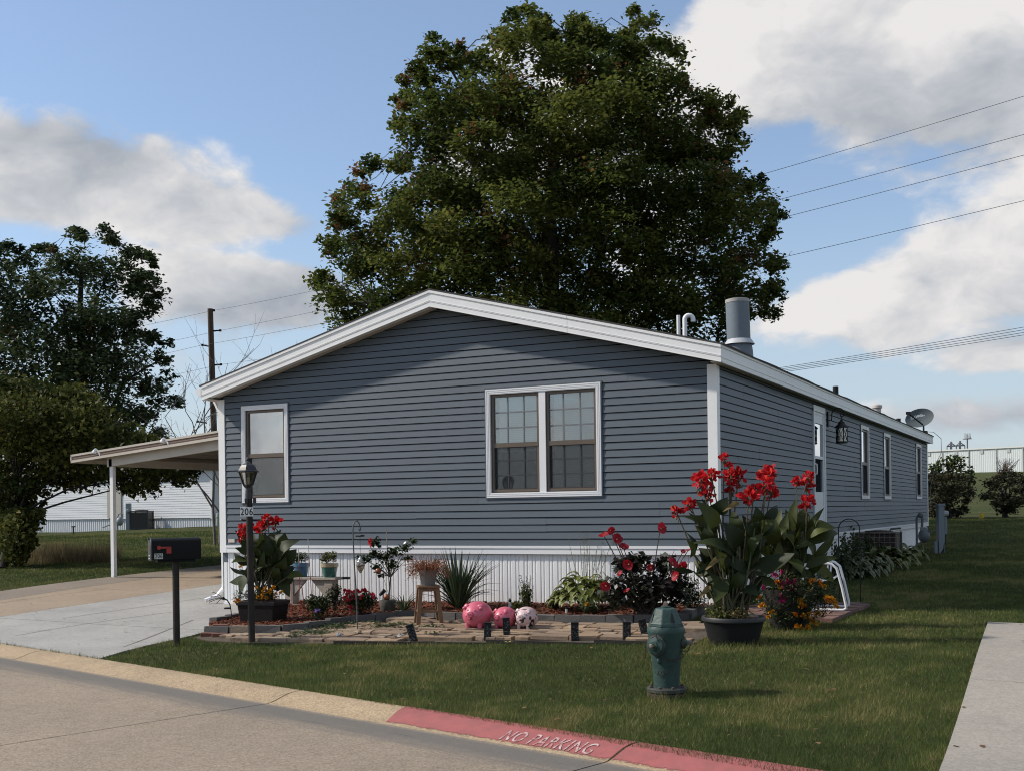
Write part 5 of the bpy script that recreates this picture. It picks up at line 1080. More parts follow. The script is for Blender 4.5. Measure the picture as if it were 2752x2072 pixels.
# ------------------------------------------------------------------ canna tubs
def canna(name, label, px, py, origin, s, leaves, flowers, crown0, seed, dd=(-.16, .2), build_pot=None, lightf=.0, extra=2.4, wl=1.3, stem_m=STEM):
    rng = random.Random(seed); t, p, mpp = thing_at(name, label, 'planter', px, py); conv = lambda x, y: (origin[0]+x/s, origin[1]+y/s)
    base_h = build_pot(t, p)
    for i, (bx, by, tx, ty, w_) in enumerate(leaves):
        d0 = rng.uniform(*dd)*.5; d1 = d0+rng.uniform(-.22, .10); b = near(*conv(bx, by), p, d0); e = near(*conv(tx, ty), p, d1)
        light = rng.random() < lightf; me = rng.choice(cll if light else clm); h = -CF*rng.uniform(.5, 1.0)+UP*rng.uniform(.15, .9)+CR*rng.uniform(-.6, .6)
        o = put_leaf(t, me, b, e, w_/s*mpp*1.12*wl, h, rng.uniform(.6, 1.3))
        a = np.array(p)+CR*rng.uniform(-crown0, crown0)+CF*rng.uniform(-crown0, crown0)*.6+UP*base_h; mid = a*.45+b*.55+CR*rng.uniform(-.02, .02)
        MB().tube([a-p, mid-p, b-p, b-p+(e-b)*.12], [.012, .011, .009, .004], 6, cap=False).build('stem', stem_m if i % 2 else GSTEM, t, True)
    xs_ = [l[0] for l in leaves]; ys_ = [l[1] for l in leaves]; mw = sum(l[4] for l in leaves)/len(leaves)
    for i in range(int(len(leaves)*extra)):
        l = rng.choice(leaves); bx, by = l[0]+rng.uniform(-60, 60), l[1]+rng.uniform(-30, 170); a_ = rng.uniform(-1.1, 1.1); L_ = rng.uniform(140, 250); d0 = rng.uniform(-.05, .25); b = near(*conv(bx, by), p, d0); e = near(*conv(bx+L_*math.sin(a_), by-L_*math.cos(a_)), p, d0+rng.uniform(-.1, .15))
        put_leaf(t, rng.choice(cll if rng.random() < lightf else clm), b, e, mw/s*mpp*rng.uniform(.9, 1.3), -CF*rng.uniform(.3, 1.0)+UP*rng.uniform(.15, .9)+CR*rng.uniform(-.9, .9), rng.uniform(.6, 1.3))
    for i, (fx, fy, fr) in enumerate(flowers):
        f = near(*conv(fx, fy), p, rng.uniform(*dd)*.6); sc_ = fr/s*mpp/.082; o = link('flower_cluster', canna_fl[i % 4], t, f-p, (rng.uniform(-.4, .4), rng.uniform(-.4, .4), rng.uniform(0, 6)), sc_)
        a = np.array(p)+CR*rng.uniform(-crown0, crown0)+UP*base_h; m1 = a*.5+f*.5+CR*rng.uniform(-.04, .04); sb_ = MB().tube([a-p, m1-p, f-p], [.011, .009, .006], 6, cap=False)
        for k in range(6): q = f+np.array([rng.uniform(-.05, .05), rng.uniform(-.04, .04), rng.uniform(-.16, .03)])*sc_; sb_.tube([f-p-UP*.08*sc_, q-p], [.004, .009], 5)
        sb_.build('flower_stem', STEM, t, True)
    return t, p, mpp
TUB = mat('black plastic tub', (.013, .013, .014), .6, .2, 5, .15, 14, stretch=(8, 8, .5), spec=.25); TUBR = mat('black tub rim', (.014, .014, .015), .5, .2, 8)
def tub_r(t, p):
    MB().lathe([(.245, 0), (.262, .05), (.292, .16), (.312, .232), (.318, .24)], n=36).build('tub', TUB, t, True)
    MB().lathe([(.316, .238), (.330, .242), (.332, .275), (.326, .285), (.300, .285), (.295, .25)], n=36).build('rim', TUBR, t, True); MB().lathe([(.296, .2), (.298, .262), (.002, .268)], n=24).build('soil', MULCH_SOIL, t)
    foliage(t, [(-.19*CR[0], -.19*CR[1], .33, .13, .12, .10), (-.1, -.2, .30, .12, .08, .06)], 420, .035, FUZZY, 80, 'trailing_leaves', 0, .8); foliage(t, [(.10, -.12, .32, .15, .12, .07)], 380, .03, TEA, 81, 'dry_leaves'); return .26
RL = [(350, 680, 190, 455, 95), (330, 690, 80, 570, 65), (470, 870, 160, 775, 70), (520, 800, 400, 620, 110), (520, 720, 470, 530, 80), (525, 815, 690, 610, 135), (530, 980, 720, 740, 150), (600, 985, 930, 850, 135), (430, 850, 420, 1010, 105), (410, 1030, 340, 1215, 85), (540, 1110, 660, 1170, 90), (690, 1030, 795, 1100, 60), (360, 560, 430, 430, 85), (270, 600, 240, 440, 75), (640, 620, 640, 495, 75), (660, 680, 800, 600, 70), (190, 870, 120, 740, 60), (330, 1030, 190, 1000, 55), (180, 985, 0, 965, 38), (330, 910, 190, 1010, 42), (480, 930, 560, 780, 90), (300, 780, 280, 620, 80), (600, 880, 700, 700, 100), (420, 960, 330, 830, 80), (560, 1050, 470, 930, 80), (380, 1120, 260, 1130, 50)]
RF = [(230, 300, 58), (310, 270, 52), (285, 410, 48), (405, 132, 28), (440, 186, 24), (455, 262, 50), (512, 270, 52), (462, 352, 40), (590, 420, 62), (630, 385, 48), (735, 270, 66), (720, 330, 50), (755, 390, 50), (150, 482, 42), (50, 540, 40)]
CT, CP_, CM = canna('canna_tub', 'tall red canna in a round black tub on the lawn behind the hydrant', 1972, 1728, (1800, 1180), 2.775, RL, RF, .13, 101, build_pot=tub_r, lightf=.12)
for bx, by, tx, ty in ((390, 860, 250, 990), (300, 1090, 215, 1190), (520, 470, 395, 540)):
    put_leaf(CT, cwm[0], near(1800+bx/2.775, 1180+by/2.775, CP_, -.1), near(1800+tx/2.775, 1180+ty/2.775, CP_, -.18), .06, -CF+UP*.3, 1.2, 'withered_leaf')
BLPOT = mat('dark planter', (.016, .015, .015), .6)
MLEAF = leafmat('marigold leaves', [(0, (.020, .030, .009)), (.5, (.036, .050, .014)), (1, (.055, .072, .02))], .55, .25)
def pot_b(t, p):
    pot(t, [(.20, 0), (.25, .18), (.29, .40), (.30, .44), (.26, .44), (.25, .40)], BLPOT, 'pot', (.262, .42)); rng = random.Random(9)
    foliage(t, [(0, 0, .52, .40, .34, .17), (-.22*CR[0], -.22*CR[1], .42, .22, .2, .2), (.34*CR[0], .34*CR[1], .36, .24, .26, .26), (.2*CR[0], .2*CR[1]-.24, .20, .26, .14, .20), (.12, -.26, .42, .24, .12, .2), (-.06, -.29, .18, .2, .10, .17)], 4600, .045, MLEAF, 82, 'marigold_leaves', aspect=.6)
    c4 = lambda x, y: (1800+x/2.775, 1180+y/2.775)
    for (x, y, m) in [(690, 1240, 0), (735, 1330, 0), (762, 1292, 0), (835, 1115, 1), (970, 1205, 0), (968, 1232, 1), (1000, 1250, 2), (935, 1310, 2), (995, 1320, 0), (1038, 1340, 0), (1047, 1302, 0), (1074, 1372, 0), (1108, 1300, 0), (1030, 1408, 0), (998, 1420, 0), (965, 1415, 2), (1040, 1145, 2), (1150, 1100, 0), (1110, 1072, 2), (1172, 1180, 0), (1170, 1200, 2), (1205, 1195, 0), (1238, 1226, 0), (1236, 1250, 0), (804, 1075, 2), (1060, 1060, 2), (950, 1395, 0), (655, 1180, 2)]:
        f = near(*c4(x, y), p, -.30 if y > 1180 else -.2); link('marigold_head', mari_fl[m], t, f-p, (rng.uniform(.4, 1.2), rng.uniform(-.4, .4), rng.uniform(0, 6)), rng.uniform(1.15, 1.6))
    for (x, y) in [(760, 1000), (820, 1010), (860, 1080), (900, 1100), (935, 1140), (905, 1140), (830, 1185), (940, 1070), (700, 1090), (880, 1060)]:
        f = near(*c4(x, y), p, -.26); link('petunia_head', pink_fl[0], t, f-p, (rng.uniform(.6, 1.4), rng.uniform(-.4, .4), rng.uniform(0, 6)), rng.uniform(.8, 1.2))
    return .44
BL_ = [(780, 800, 745, 520, 90), (800, 760, 830, 515, 65), (830, 740, 915, 575, 85), (900, 700, 940, 445, 60), (960, 700, 1010, 510, 75), (1000, 725, 1240, 660, 100), (1030, 770, 1256, 700, 90), (890, 790, 1065, 775, 65), (1010, 950, 1262, 880, 55), (960, 900, 1100, 880, 60), (1080, 950, 1225, 1060, 72), (890, 890, 985, 1000, 85), (980, 960, 1045, 1110, 62), (820, 935, 1000, 1030, 90), (720, 760, 700, 600, 70), (860, 640, 860, 520, 60), (1010, 640, 1040, 560, 55), (920, 830, 840, 700, 80), (740, 880, 690, 760, 60)]
BF = [(945, 312, 34), (1030, 280, 40), (1025, 340, 44), (1025, 470, 46)]
canna('canna_planter', 'red canna above trailing marigolds and petunias in a dark pot by the chair', 2120, 1686, (1800, 1180), 2.775, BL_, BF, .12, 102, build_pot=pot_b, lightf=.75)
PLANT = mat('dark brown planter', (.015, .012, .011), .75, .25, 5, .3, 22, stretch=(1, 1, 8), spec=.2)
def pot_l(t, p):
    M_ = rotz(YAW-.32); w_, d_ = .29, .19
    def rect(w1, d1): return [tuple((M_ @ Vector((a*w1, b_*d1, 0))).xy) for a, b_ in ((-1, -1), (1, -1), (1, 1), (-1, 1))]
    MB().prism(rect(.24, .17), 0, .35, rect(.285, .21)).build('box', PLANT, t, bevel=.012); MB().prism(rect(.287, .212), .295, .35, rect(.296, .22)).build('band', TUBR, t, bevel=.006); MB().prism(rect(.26, .185), .342, .356).build('soil', MULCH_SOIL, t); rng = random.Random(19)
    foliage(t, [(0, -.06, .42, .30, .22, .10), (-.26, -.16, .40, .12, .10, .12)], 1300, .035, MLEAF, 83, 'marigold_leaves', aspect=.6)
    c7 = lambda x, y: (600+x/4.162, 1350+y/4.162)
    for (x, y, m) in [(125, 1115, 0), (175, 1100, 1), (150, 1090, 2), (385, 1058, 0), (445, 1018, 0), (445, 1050, 1), (440, 1065, 0), (455, 985, 0), (510, 1008, 0), (550, 945, 0), (585, 1018, 0), (592, 1062, 0), (655, 1008, 1), (490, 1070, 1), (370, 955, 0), (525, 985, 1), (195, 720, 0), (565, 950, 1), (475, 960, 0)]:
        f = near(*c7(x, y), p, -.24); link('marigold_head', mari_fl[m], t, f-p, (rng.uniform(.4, 1.2), rng.uniform(-.4, .4), rng.uniform(0, 6)), rng.uniform(.9, 1.2))
    return .36
LL = [(250, 520, 128, 305, 70), (280, 640, 90, 672, 75), (270, 700, 120, 560, 60), (260, 850, 68, 890, 90), (310, 790, 185, 1065, 115), (290, 560, 215, 420, 85), (480, 700, 465, 330, 130), (560, 560, 650, 300, 110), (640, 560, 692, 335, 100), (600, 650, 855, 420, 125), (680, 700, 820, 520, 110), (715, 830, 905, 825, 85), (600, 800, 700, 850, 75), (640, 860, 742, 1055, 90), (400, 760, 355, 900, 70), (430, 740, 545, 690, 60), (380, 500, 400, 330, 90), (560, 720, 590, 540, 90), (500, 860, 520, 640, 110), (420, 640, 380, 460, 100), (330, 720, 300, 560, 80), (620, 760, 700, 600, 90), (300, 880, 180, 760, 70), (540, 500, 560, 330, 90)]
LF = [(215, 285, 50), (228, 365, 40), (190, 428, 20), (425, 272, 62), (460, 240, 45), (490, 172, 48), (580, 222, 58), (300, 262, 40)]
canna('canna_planter', 'red canna over yellow marigolds in a dark box planter behind the lamp post', 708, 1682, (600, 1350), 4.162, LL, LF, .14, 103, build_pot=pot_l, lightf=.05, wl=1.45)

# ------------------------------------------------------------------ lamp post
IRON = mat('weathered iron post', (.018, .017, .017), .6, .3, 7, .2, 40, col2=(.045, .034, .026), c2amt=.2, spec=.25); CAST = mat('black cast lamp', (.022, .022, .026), .45, .15, 9)
t, p, k = thing_at('lamp_post', 'black lamp post with a six-sided lantern and a white number sign', 'lamp post', 677, 1727, 0, YAW)
MB().tube([(0, 0, -.05), (-.012, 0, 1.84)], .040, 16).build('post', IRON, t, True); MB().lathe([(.044, 1.74), (.044, 1.80), (.036, 1.86), (.036, 1.88)], (-.012, 0, 0), 16).build('collar', CAST, t, True)
lx = -.020; h6 = math.pi/6
MB().lathe([(.030, 1.868), (.052, 1.886), (.062, 1.905), (.062, 1.912)], (lx, 0, 0), 6, ph=h6).build('cup', CAST, t)
MB().lathe([(.055, 1.912), (.105, 2.062)], (lx, 0, 0), 6, ph=h6).build('glass', glassmat('lamp glass', .1, (.85, .84, .8)), t)
cg = MB()
for i in range(6): a = h6+i*math.pi/3; cg.tube([(lx+.060*math.cos(a), .060*math.sin(a), 1.91), (lx+.111*math.cos(a), .111*math.sin(a), 2.066)], .008, 4)
cg.build('glazing_bars', CAST, t)
MB().lathe([(.132, 2.060), (.136, 2.072), (.115, 2.085), (.098, 2.12), (.075, 2.15), (.045, 2.168), (.02, 2.178)], (lx, 0, 0), 6, ph=h6).build('hood', CAST, t); MB().lathe([(.042, 2.16), (.036, 2.178), (.012, 2.19), (.009, 2.20), (.018, 2.215), (.016, 2.228), (.006, 2.238), (.005, 2.25)], (lx, 0, 0), 12).build('finial', CAST, t, True)
MB().lathe([(.018, 1.915), (.02, 1.99), (.014, 2.0)], (lx, 0, 0), 10).build('bulb', mat('bulb glass', (.7, .7, .66), .3), t, True)
SIGNW = mat('white sign', (.72, .73, .72), .45, .05, 5); DIGIT = mat('black digits', (.02, .02, .022), .5)
sg = MB().box((-.030, -.047, 1.584), (.156, .006, .110)).build('number_sign', SIGNW, t, bevel=.002)
me = text_mesh('206', .118, .0008, .0015, 1.12); me.materials.append(DIGIT); o = link('digits', me, sg, (-.030, -.0515, 1.582), (R(90), 0, 0), (.80, 1, 1))
lb = MB().tube([(-.10, 0, 1.488), (.125, 0, 1.486)], .008, 8); lb.build('ladder_bar', IRON, t, True); MB().ball((-.105, 0, 1.488), .017).ball((.13, 0, 1.486), .017).build('ladder_bar_knobs', mat('grey knob', (.11, .11, .11), .5), t, True)
MB().box((-.03, -.046, 1.715), (.042, .03, .062)).build('outlet_box', CAST, t, bevel=.004); MB().box((.056, .0, 1.72), (.03, .05, .07)).build('outlet_box', CAST, t, bevel=.004)

# ------------------------------------------------------------------ mailbox
BOXM = mat('black mailbox', (.006, .006, .0065), .5, .2, 7, .05, 40, spec=.15); DOORM = mat('scuffed mailbox door', (.04, .04, .042), .55, .4, 16, .3, 60)
t, p, k = thing_at('mailbox', 'large black mailbox with a red flag on a black post', 'mailbox', 475, 1735, 0, YAW+.468)
MB().tube([(0, 0, -.05), (0, 0, 1.035)], .041, 14).build('post', IRON, t, True)
def mail_prof(w_, h, n=10): return [(-w_, 0), (w_, 0), (w_, h-w_*.62)]+[(w_*math.cos(a), h-w_*.62+w_*.62*math.sin(a)) for a in np.linspace(0, math.pi, n)[1:-1]]+[(-w_, h-w_*.62)]
def mail_body(x0, x1, w_, h, z):
    pr = mail_prof(w_, h); n = len(pr); vs = [(x, a, z+b_) for x in (x0, x1) for a, b_ in pr]; return MB().add(vs, [tuple(range(n)), tuple(reversed(range(n, 2*n)))]+[(i, i+n, (i+1) % n+n, (i+1) % n) for i in range(n)])
bd = mail_body(-.285, .285, .105, .262, 1.045).build('box', BOXM, t, True, bevel=.004); dr = mail_body(-.303, -.286, .111, .270, 1.040).build('door', DOORM, t, True, bevel=.004)
MB().box((-.306, 0, 1.30), (.03, .035, .025)).build('latch', DOORM, dr); MB().box((0, 0, 1.032), (.44, .16, .03)).build('mounting_plate', BOXM, t)
MB().box((-.306, 0, 1.17), (.004, .13, .10)).build('door_panel', DOORM, dr, bevel=.002)
sg = MB().box((-.309, -.025, 1.085), (.004, .06, .045)).build('number_plate', SIGNW, dr); me = text_mesh('206', .042, .0004, .0004); me.materials.append(DIGIT); link('digits', me, dr, (-.3117, -.025, 1.085), (R(90), 0, R(-90)))
sg = MB().box((-.215, -.107, 1.092), (.098, .003, .066)).build('number_plate', mat('silver plate', (.50, .52, .48), .4), bd); me = text_mesh('206', .074, .0004, .001, 1.05); me.materials.append(DIGIT); link('digits', me, bd, (-.215, -.1092, 1.092), (R(90), 0, 0), (.78, 1, 1))
FLAG = mat('red flag', (.33, .035, .026), .6, .1, 9); m_ = MB().lathe([(.025, -.004), (.025, .004)], (-.210, -.112, 1.193), 14, Matrix.Rotation(R(90), 3, 'X')); m_.box((-.14, -.112, 1.193), (.14, .006, .022)); m_.prism([(-.125, -.07), (-.068, -.07), (-.068, -.0005), (-.125, -.0005)], -.003, .003)
for i in range(len(m_.v)-8, len(m_.v)): x, y, z = m_.v[i]; m_.v[i] = (x, -.112+z, 1.192+y)
m_.build('flag', FLAG, bd)

# ------------------------------------------------------------------ hydrant
TEAL = mat('weathered teal paint', (.019, .044, .041), .5, .3, 6, .25, 30, col2=(.036, .072, .062), c2amt=.3, spec=.35); TEALD = mat('dark chipped teal', (.020, .040, .036), .6, .4, 14, .4, 40, col2=(.05, .035, .03), c2amt=.3); RUSTM = mat('rusty iron', (.06, .04, .032), .8, .4, 20, .4, 60); NUT = mat('worn brass nut', (.13, .11, .08), .5, .2, 20)
t, p, k = thing_at('fire_hydrant', 'weathered teal fire hydrant with capped nozzles and chains on the lawn', 'fire hydrant', 1792, 1868, 0, YAW)
MB().lathe([(.160, -.03), (.166, .0), (.166, .026), (.150, .030)], n=40).build('ground_flange', RUSTM, t, True); MB().lathe([(.160, .036), (.166, .040), (.166, .066), (.160, .072), (.112, .076)], n=40).build('flange', TEALD, t, True)
for i in range(8): a = i*math.pi/4+.25; MB().lathe([(.015, .066), (.015, .085), (.009, .090)], (.140*math.cos(a), .140*math.sin(a), 0), 6).build('bolt', RUSTM, t)
brl = MB().lathe([(.108, .072), (.107, .10), (.113, .20), (.124, .30), (.133, .36), (.142, .44), (.155, .53), (.160, .555), (.146, .585)], n=40).build('barrel', TEAL, t, True)
MB().lathe([(.150, .583), (.152, .590), (.150, .602), (.140, .606)], n=8, ph=math.pi/8).build('bonnet_flange', TEAL, t)
bon = MB().lathe([(.150, .604), (.140, .618), (.096, .722), (.084, .735), (.055, .738)], n=8, ph=math.pi/8).build('bonnet', TEAL, t, bevel=.008)
for i in range(4):
    a = -math.pi/2+math.pi/8*0+i*math.pi/2+.30; r_ = .118; Mz = rotz(a-(-math.pi/2)); vs = [Mz @ Vector(q) for q in ((-.020, -.139, .622), (.020, -.139, .622), (.010, -.116, .688), (0, -.112, .702), (-.010, -.116, .688))]; MB().add([tuple(v) for v in vs]+[tuple(v*.97+Vector((0, 0, .018))) for v in vs], [(0, 1, 2, 3, 4), (9, 8, 7, 6, 5)]+[(j, j+5, (j+1) % 5+5, (j+1) % 5) for j in range(5)]).build('bonnet_pocket', mat('dark recess', (.012, .022, .020), .8), bon)
MB().lathe([(.040, .735), (.040, .748), (.030, .752)], n=20).build('cap_plate', TEAL, t, True); MB().lathe([(.020, .75), (.019, .775), (.012, .790)], n=5).build('operating_nut', NUT, t)
def nozzle(direction, r_, h, out_, big):
    d = Vector(direction).normalized(); x = Vector((0, 0, 1)).cross(d).normalized(); Mn = Matrix((x, d.cross(x), d)).transposed(); c = Vector((0, 0, h)); s = .11
    nz = MB().lathe([(r_*1.05, s-.03), (r_*.98, s+.03), (r_*.98, s+.035)], c, 26, Mn).build('nozzle', TEAL, t, True); MB().lathe([(r_*1.10, s+.034), (r_*1.12, s+.040), (r_*1.12, s+.048), (r_*1.0, s+.05)], c, 26, Mn).build('gasket', RUSTM, nz, True)
    MB().lathe([(r_*1.04, s+.050), (r_*1.04, s+out_*.55), (r_*.92, s+out_*.75), (r_*.5, s+out_*.86), (r_*.42, s+out_)], c, 26, Mn).build('cap', TEAL, nz, True); MB().lathe([(.022, s+out_), (.022, s+out_+.03), (.012, s+out_+.036)], c, 5, Mn).build('cap_nut', NUT, nz)
    return c+d*(s+out_*.5)
n1_ = nozzle((-.66, -.76, 0), .080, .435, .085, True); n2_ = nozzle((.93, -.36, 0), .046, .448, .075, False)
def chain(name, P, m, link_=.016):
    mb = MB(); q = resample([np.array(v) for v in P], link_)
    for i, (a, b_) in enumerate(zip(q[:-1], q[1:])):
        c = Vector((a+b_)/2); dv = Vector(b_-a).normalized(); o1 = dv.orthogonal().normalized(); o2 = dv.cross(o1); s_ = o1 if i % 2 else o2; ring = [c+dv*(math.cos(u)*.011)+s_*(math.sin(u)*.006) for u in np.linspace(0, 2*math.pi, 7)]; mb.tube(ring, .0022, 4, cap=False)
    return mb.build(name, m, t)
chain('chain', [n1_+Vector((.03, -.03, -.085)), (-.03, -.145, .325), (.05, -.15, .31), (.13, -.10, .335), n2_+Vector((-.03, -.02, -.05))], RUSTM); chain('chain', [n1_+Vector((-.085, .0, .02)), n1_+Vector((-.09, -.0, -.06)), n1_+Vector((-.085, .02, -.115))], RUSTM)
chain('chain', [n1_+Vector((-.045, -.04, .065)), n1_+Vector((.0, -.05, .09)), n1_+Vector((.012, -.05, .03))], RUSTM); chain('chain', [n2_+Vector((.06, -.01, -.01)), n2_+Vector((.03, -.03, -.075)), n2_+Vector((-.03, -.03, -.06))], RUSTM)
me = text_mesh('CLOW', .050, .003, .0012, 1.05)
for v in me.vertices: x, y, z = v.co; a = -math.pi/2-.50+x*.85/.113; rad = .1135+z*.8+.001; v.co = (rad*math.cos(a), rad*math.sin(a), .205+y)
me.materials.append(TEALD); link('cast_lettering', me, brl); me = text_mesh('2002', .020, .002, .0004, 1.2)
for v in me.vertices: x, y, z = v.co; a = -math.pi/2-.46+x*.85/.11; rad = .110+z*.8+.001; v.co = (rad*math.cos(a), rad*math.sin(a), .170+y)
me.materials.append(TEALD); link('cast_lettering', me, brl)
MB().ball((-.075, -.105, .305), (.018, .015, .028)).build('casting_lug', TEAL, t, True)

# ------------------------------------------------------------------ pigs
PINKP = mat('glossy pink pig paint', (.58, .12, .18), .38, .05, 9, .08, 160, coat=.25, col2=(.52, .10, .155), c2amt=.4); PINKD = mat('deep pink crease', (.30, .03, .06), .5)
def spotted():
    m = bpy.data.materials.new('white pig paint with black spots'); m.use_nodes = True; nt = m.node_tree; nt.nodes.clear(); b = NB(nt); P = b.n('ShaderNodeTexCoord').outputs['Object']
    v = b.noise(P, 15., 1.5, .4, .2); f = b.n('ShaderNodeMapRange', {0: v, 1: .60, 2: .612}).outputs[0]; c = b.mix(f, (.60, .44, .44), (.012, .012, .014)); pr = b.n('ShaderNodeBsdfPrincipled', {'Base Color': c, 'Roughness': .35, 'Coat Weight': .25}); b.n('ShaderNodeOutputMaterial', {0: pr.outputs[0]}); return m
SPOT = spotted()
def pig(label, px, py, r_, turn, m, crease):
    t, p, k = thing_at('pig_statue', label, 'pig statue', px, py, .04, YAW-turn, 'pig statues'); zc = r_*.93; b = MB(); n1, n2 = 28, 20
    b.ball((0, 0, 0), 1, n1, n2); out_ = []
    for x, y, z in b.v:
        q = Vector((x, y, z)); f = max(0, -q.y)**3; bump_ = .10*math.exp(-((q.x)**2+(q.z-.02)**2)/.22)*(1 if q.y < 0 else 0)
        s_ = 1+bump_; out_.append((q.x*r_*.98*s_, q.y*r_*1.06*s_, zc+q.z*r_*.90*s_))
    b.v = out_; body = b.build('body', m, t, True)
    yf = -r_*1.10
    MB().lathe([(r_*.20, 0), (r_*.20, r_*.10), (r_*.17, r_*.17), (r_*.10, r_*.18)], (0, yf+.02*r_, zc+.12*r_), 18, Matrix.Rotation(R(90), 3, 'X'), sx=1.15).build('snout', m, t, True)
    ns = MB(); ns.ball((-.07*r_, yf-.16*r_, zc+.13*r_), (.035*r_, .03*r_, .05*r_)).ball((.07*r_, yf-.16*r_, zc+.13*r_), (.035*r_, .03*r_, .05*r_)); ns.build('nostrils', crease, t, True)
    for s_ in (-1, 1):
        MB().ball((s_*.30*r_, -r_*1.0, zc+.02*r_), (.13*r_, .10*r_, .12*r_)).build('cheek', m, t, True); MB().ball((s_*.24*r_, -r_*.97, zc+.36*r_), (.07*r_, .06*r_, .085*r_)).build('eye', m if crease is not DIGIT else m, t, True)
        e = MB(); e.ball((0, 0, 0), 1, 14, 10); M_ = Matrix.Rotation(s_*R(32), 3, 'Y') @ Matrix.Rotation(R(-20), 3, 'X')
        e.v = [tuple(M_ @ Vector((x*.20*r_*(1-.35*z), y*.07*r_+(.10*r_*z*z), z*.24*r_))+Vector((s_*.52*r_, -r_*.66, zc+.68*r_-.08*r_))) for x, y, z in e.v]; e.build('ear', m, t, True)
        e = MB(); e.ball((s_*.60*r_, -r_*.80, zc+.50*r_), (.12*r_, .07*r_, .10*r_)); e.build('ear_tip', m, t, True)
        MB().lathe([(.15*r_, 0), (.15*r_, .12*r_), (.17*r_, .3*r_), (.16*r_, .45*r_)], (s_*.42*r_, -r_*.62, -zc*.0), 14).build('leg', m, t, True); MB().lathe([(.15*r_, 0), (.15*r_, .12*r_), (.17*r_, .45*r_)], (s_*.42*r_, r_*.55, 0), 14).build('leg', m, t, True)
    for rad, zz_, th in ((.34, -.12, .028), (.48, -.20, .03), (.62, -.26, .026)):
        P = []
        for a in np.linspace(math.pi*1.12, math.pi*1.88, 15): x = rad*math.cos(a); z = zz_*.3+rad*.72*math.sin(a)*.95; q = math.sqrt(max(.02, 1-(x/.98)**2-(z/.90)**2)); s_ = 1+.10*math.exp(-(x*x+(z-.02)**2)/.22)*.6; P.append((x*r_, -q*1.06*r_*s_*1.0-.012*r_, zc+z*r_))
        MB().tube(P, th*r_, 7).build('jowl_fold', m, t, True)
    MB().ball((0, -r_*1.10, zc-.16*r_), (.16*r_, .06*r_, .08*r_)).build('mouth', crease, t, True); MB().tube([(0, r_*1.04, zc), (0.02*r_, r_*1.15, zc+.05*r_), (.05*r_, r_*1.12, zc+.12*r_), (0, r_*1.1, zc+.08*r_)], .03*r_, 6).build('tail', m, t, True); return t
pig('largest bright pink pig statue beside the stool', 1284, 1689, .186, .40, PINKP, PINKD); pig('smaller bright pink pig statue between the large and the spotted one', 1358, 1688, .146, .62, PINKP, PINKD); pig('white pig statue with black spots', 1415, 1687, .143, .46, SPOT, DIGIT)

# ------------------------------------------------------------------ stool with its pot
WOOD = mat('worn brown wood', (.17, .095, .048), .75, .25, 5, .4, 30, stretch=(2, 2, .5), rnd=.12)
t, p, k = thing_at('wooden_stool', 'small worn wooden stool standing on the patio stones', 'stool', 1152, 1676, .03, YAW+.2)
H_ = .485; MB().box((0, 0, H_), (.29, .27, .028)).build('seat', WOOD, t, bevel=.006); ft = {}
for sx_ in (-1, 1):
    for sy_ in (-1, 1):
        a = Vector((sx_*.105, sy_*.095, H_-.01)); b_ = Vector((sx_*.15, sy_*.135, 0)); m_ = MB(); w_ = .026; d0 = .016
        vs = [q+Vector((x*w_, y*d0, 0)) for q in (b_, a) for x, y in ((-1, -1), (1, -1), (1, 1), (-1, 1))]; m_.add(vs, [(0, 3, 2, 1), (4, 5, 6, 7), (0, 1, 5, 4), (1, 2, 6, 5), (2, 3, 7, 6), (3, 0, 4, 7)]).build('leg', WOOD, t); ft[sx_, sy_] = a*.36+b_*.64
for a, b_ in (((-1, -1), (1, -1)), ((-1, 1), (1, 1)), ((-1, -1), (-1, 1)), ((1, -1), (1, 1))): q0, q1 = ft[a], ft[b_]; MB().box((q0+q1)/2, ((q1-q0).length, .02, .03), rotz(math.atan2((q1-q0).y, (q1-q0).x))).build('stretcher', WOOD, t)
for a, b_ in (((-1, -1), (1, -1)), ((-1, 1), (1, 1))): q0 = Vector((-.11, .1*a[1], H_-.04)); MB().box((0, .1*a[1], H_-.036), (.22, .016, .045)).build('apron', WOOD, t)
WOVEN = mat('grey woven pot', (.17, .165, .155), .7, .2, 30, .9, 70)
q = p+UP*(H_+.014); t2 = tag(empty('woven_pot', q, YAW), 'grey patterned pot of dried orange twigs on the stool', 'potted plant'); pot(t2, [(.085, 0), (.092, .03), (.118, .19), (.122, .20), (.11, .20), (.10, .17)], WOVEN, 'pot', (.105, .18))
rng = np.random.default_rng(91); tw_ = MB()
for i in range(230):
    a = rng.uniform(0, 2*math.pi); r1 = rng.uniform(.12, .32); e = np.array([r1*math.cos(a)*1.0, r1*math.sin(a)*.8, .20+rng.uniform(-.10, .17)-max(0, r1-.22)*.5]); s0 = np.array([.05*math.cos(a), .05*math.sin(a), .17]); m1 = s0*.4+e*.6+np.array([0, 0, rng.uniform(.03, .12)]); tw_.tube([s0, m1, e, e+rng.normal(size=3)*.03], [.003, .0025, .002, .0015], 3, cap=False)
tw_.build('twigs', mat('orange brown twig', (.24, .09, .04), .8), t2)
foliage(t2, [(0, 0, .24, .26, .22, .09), (-.20, 0, .19, .11, .1, .09), (.2, 0, .17, .10, .1, .09)], 1100, .022, leafmat('dried orange leaves', [(0, (.13, .05, .022)), (.5, (.25, .085, .035)), (1, (.34, .14, .05))], .7, .2), 92, 'dried_leaves')

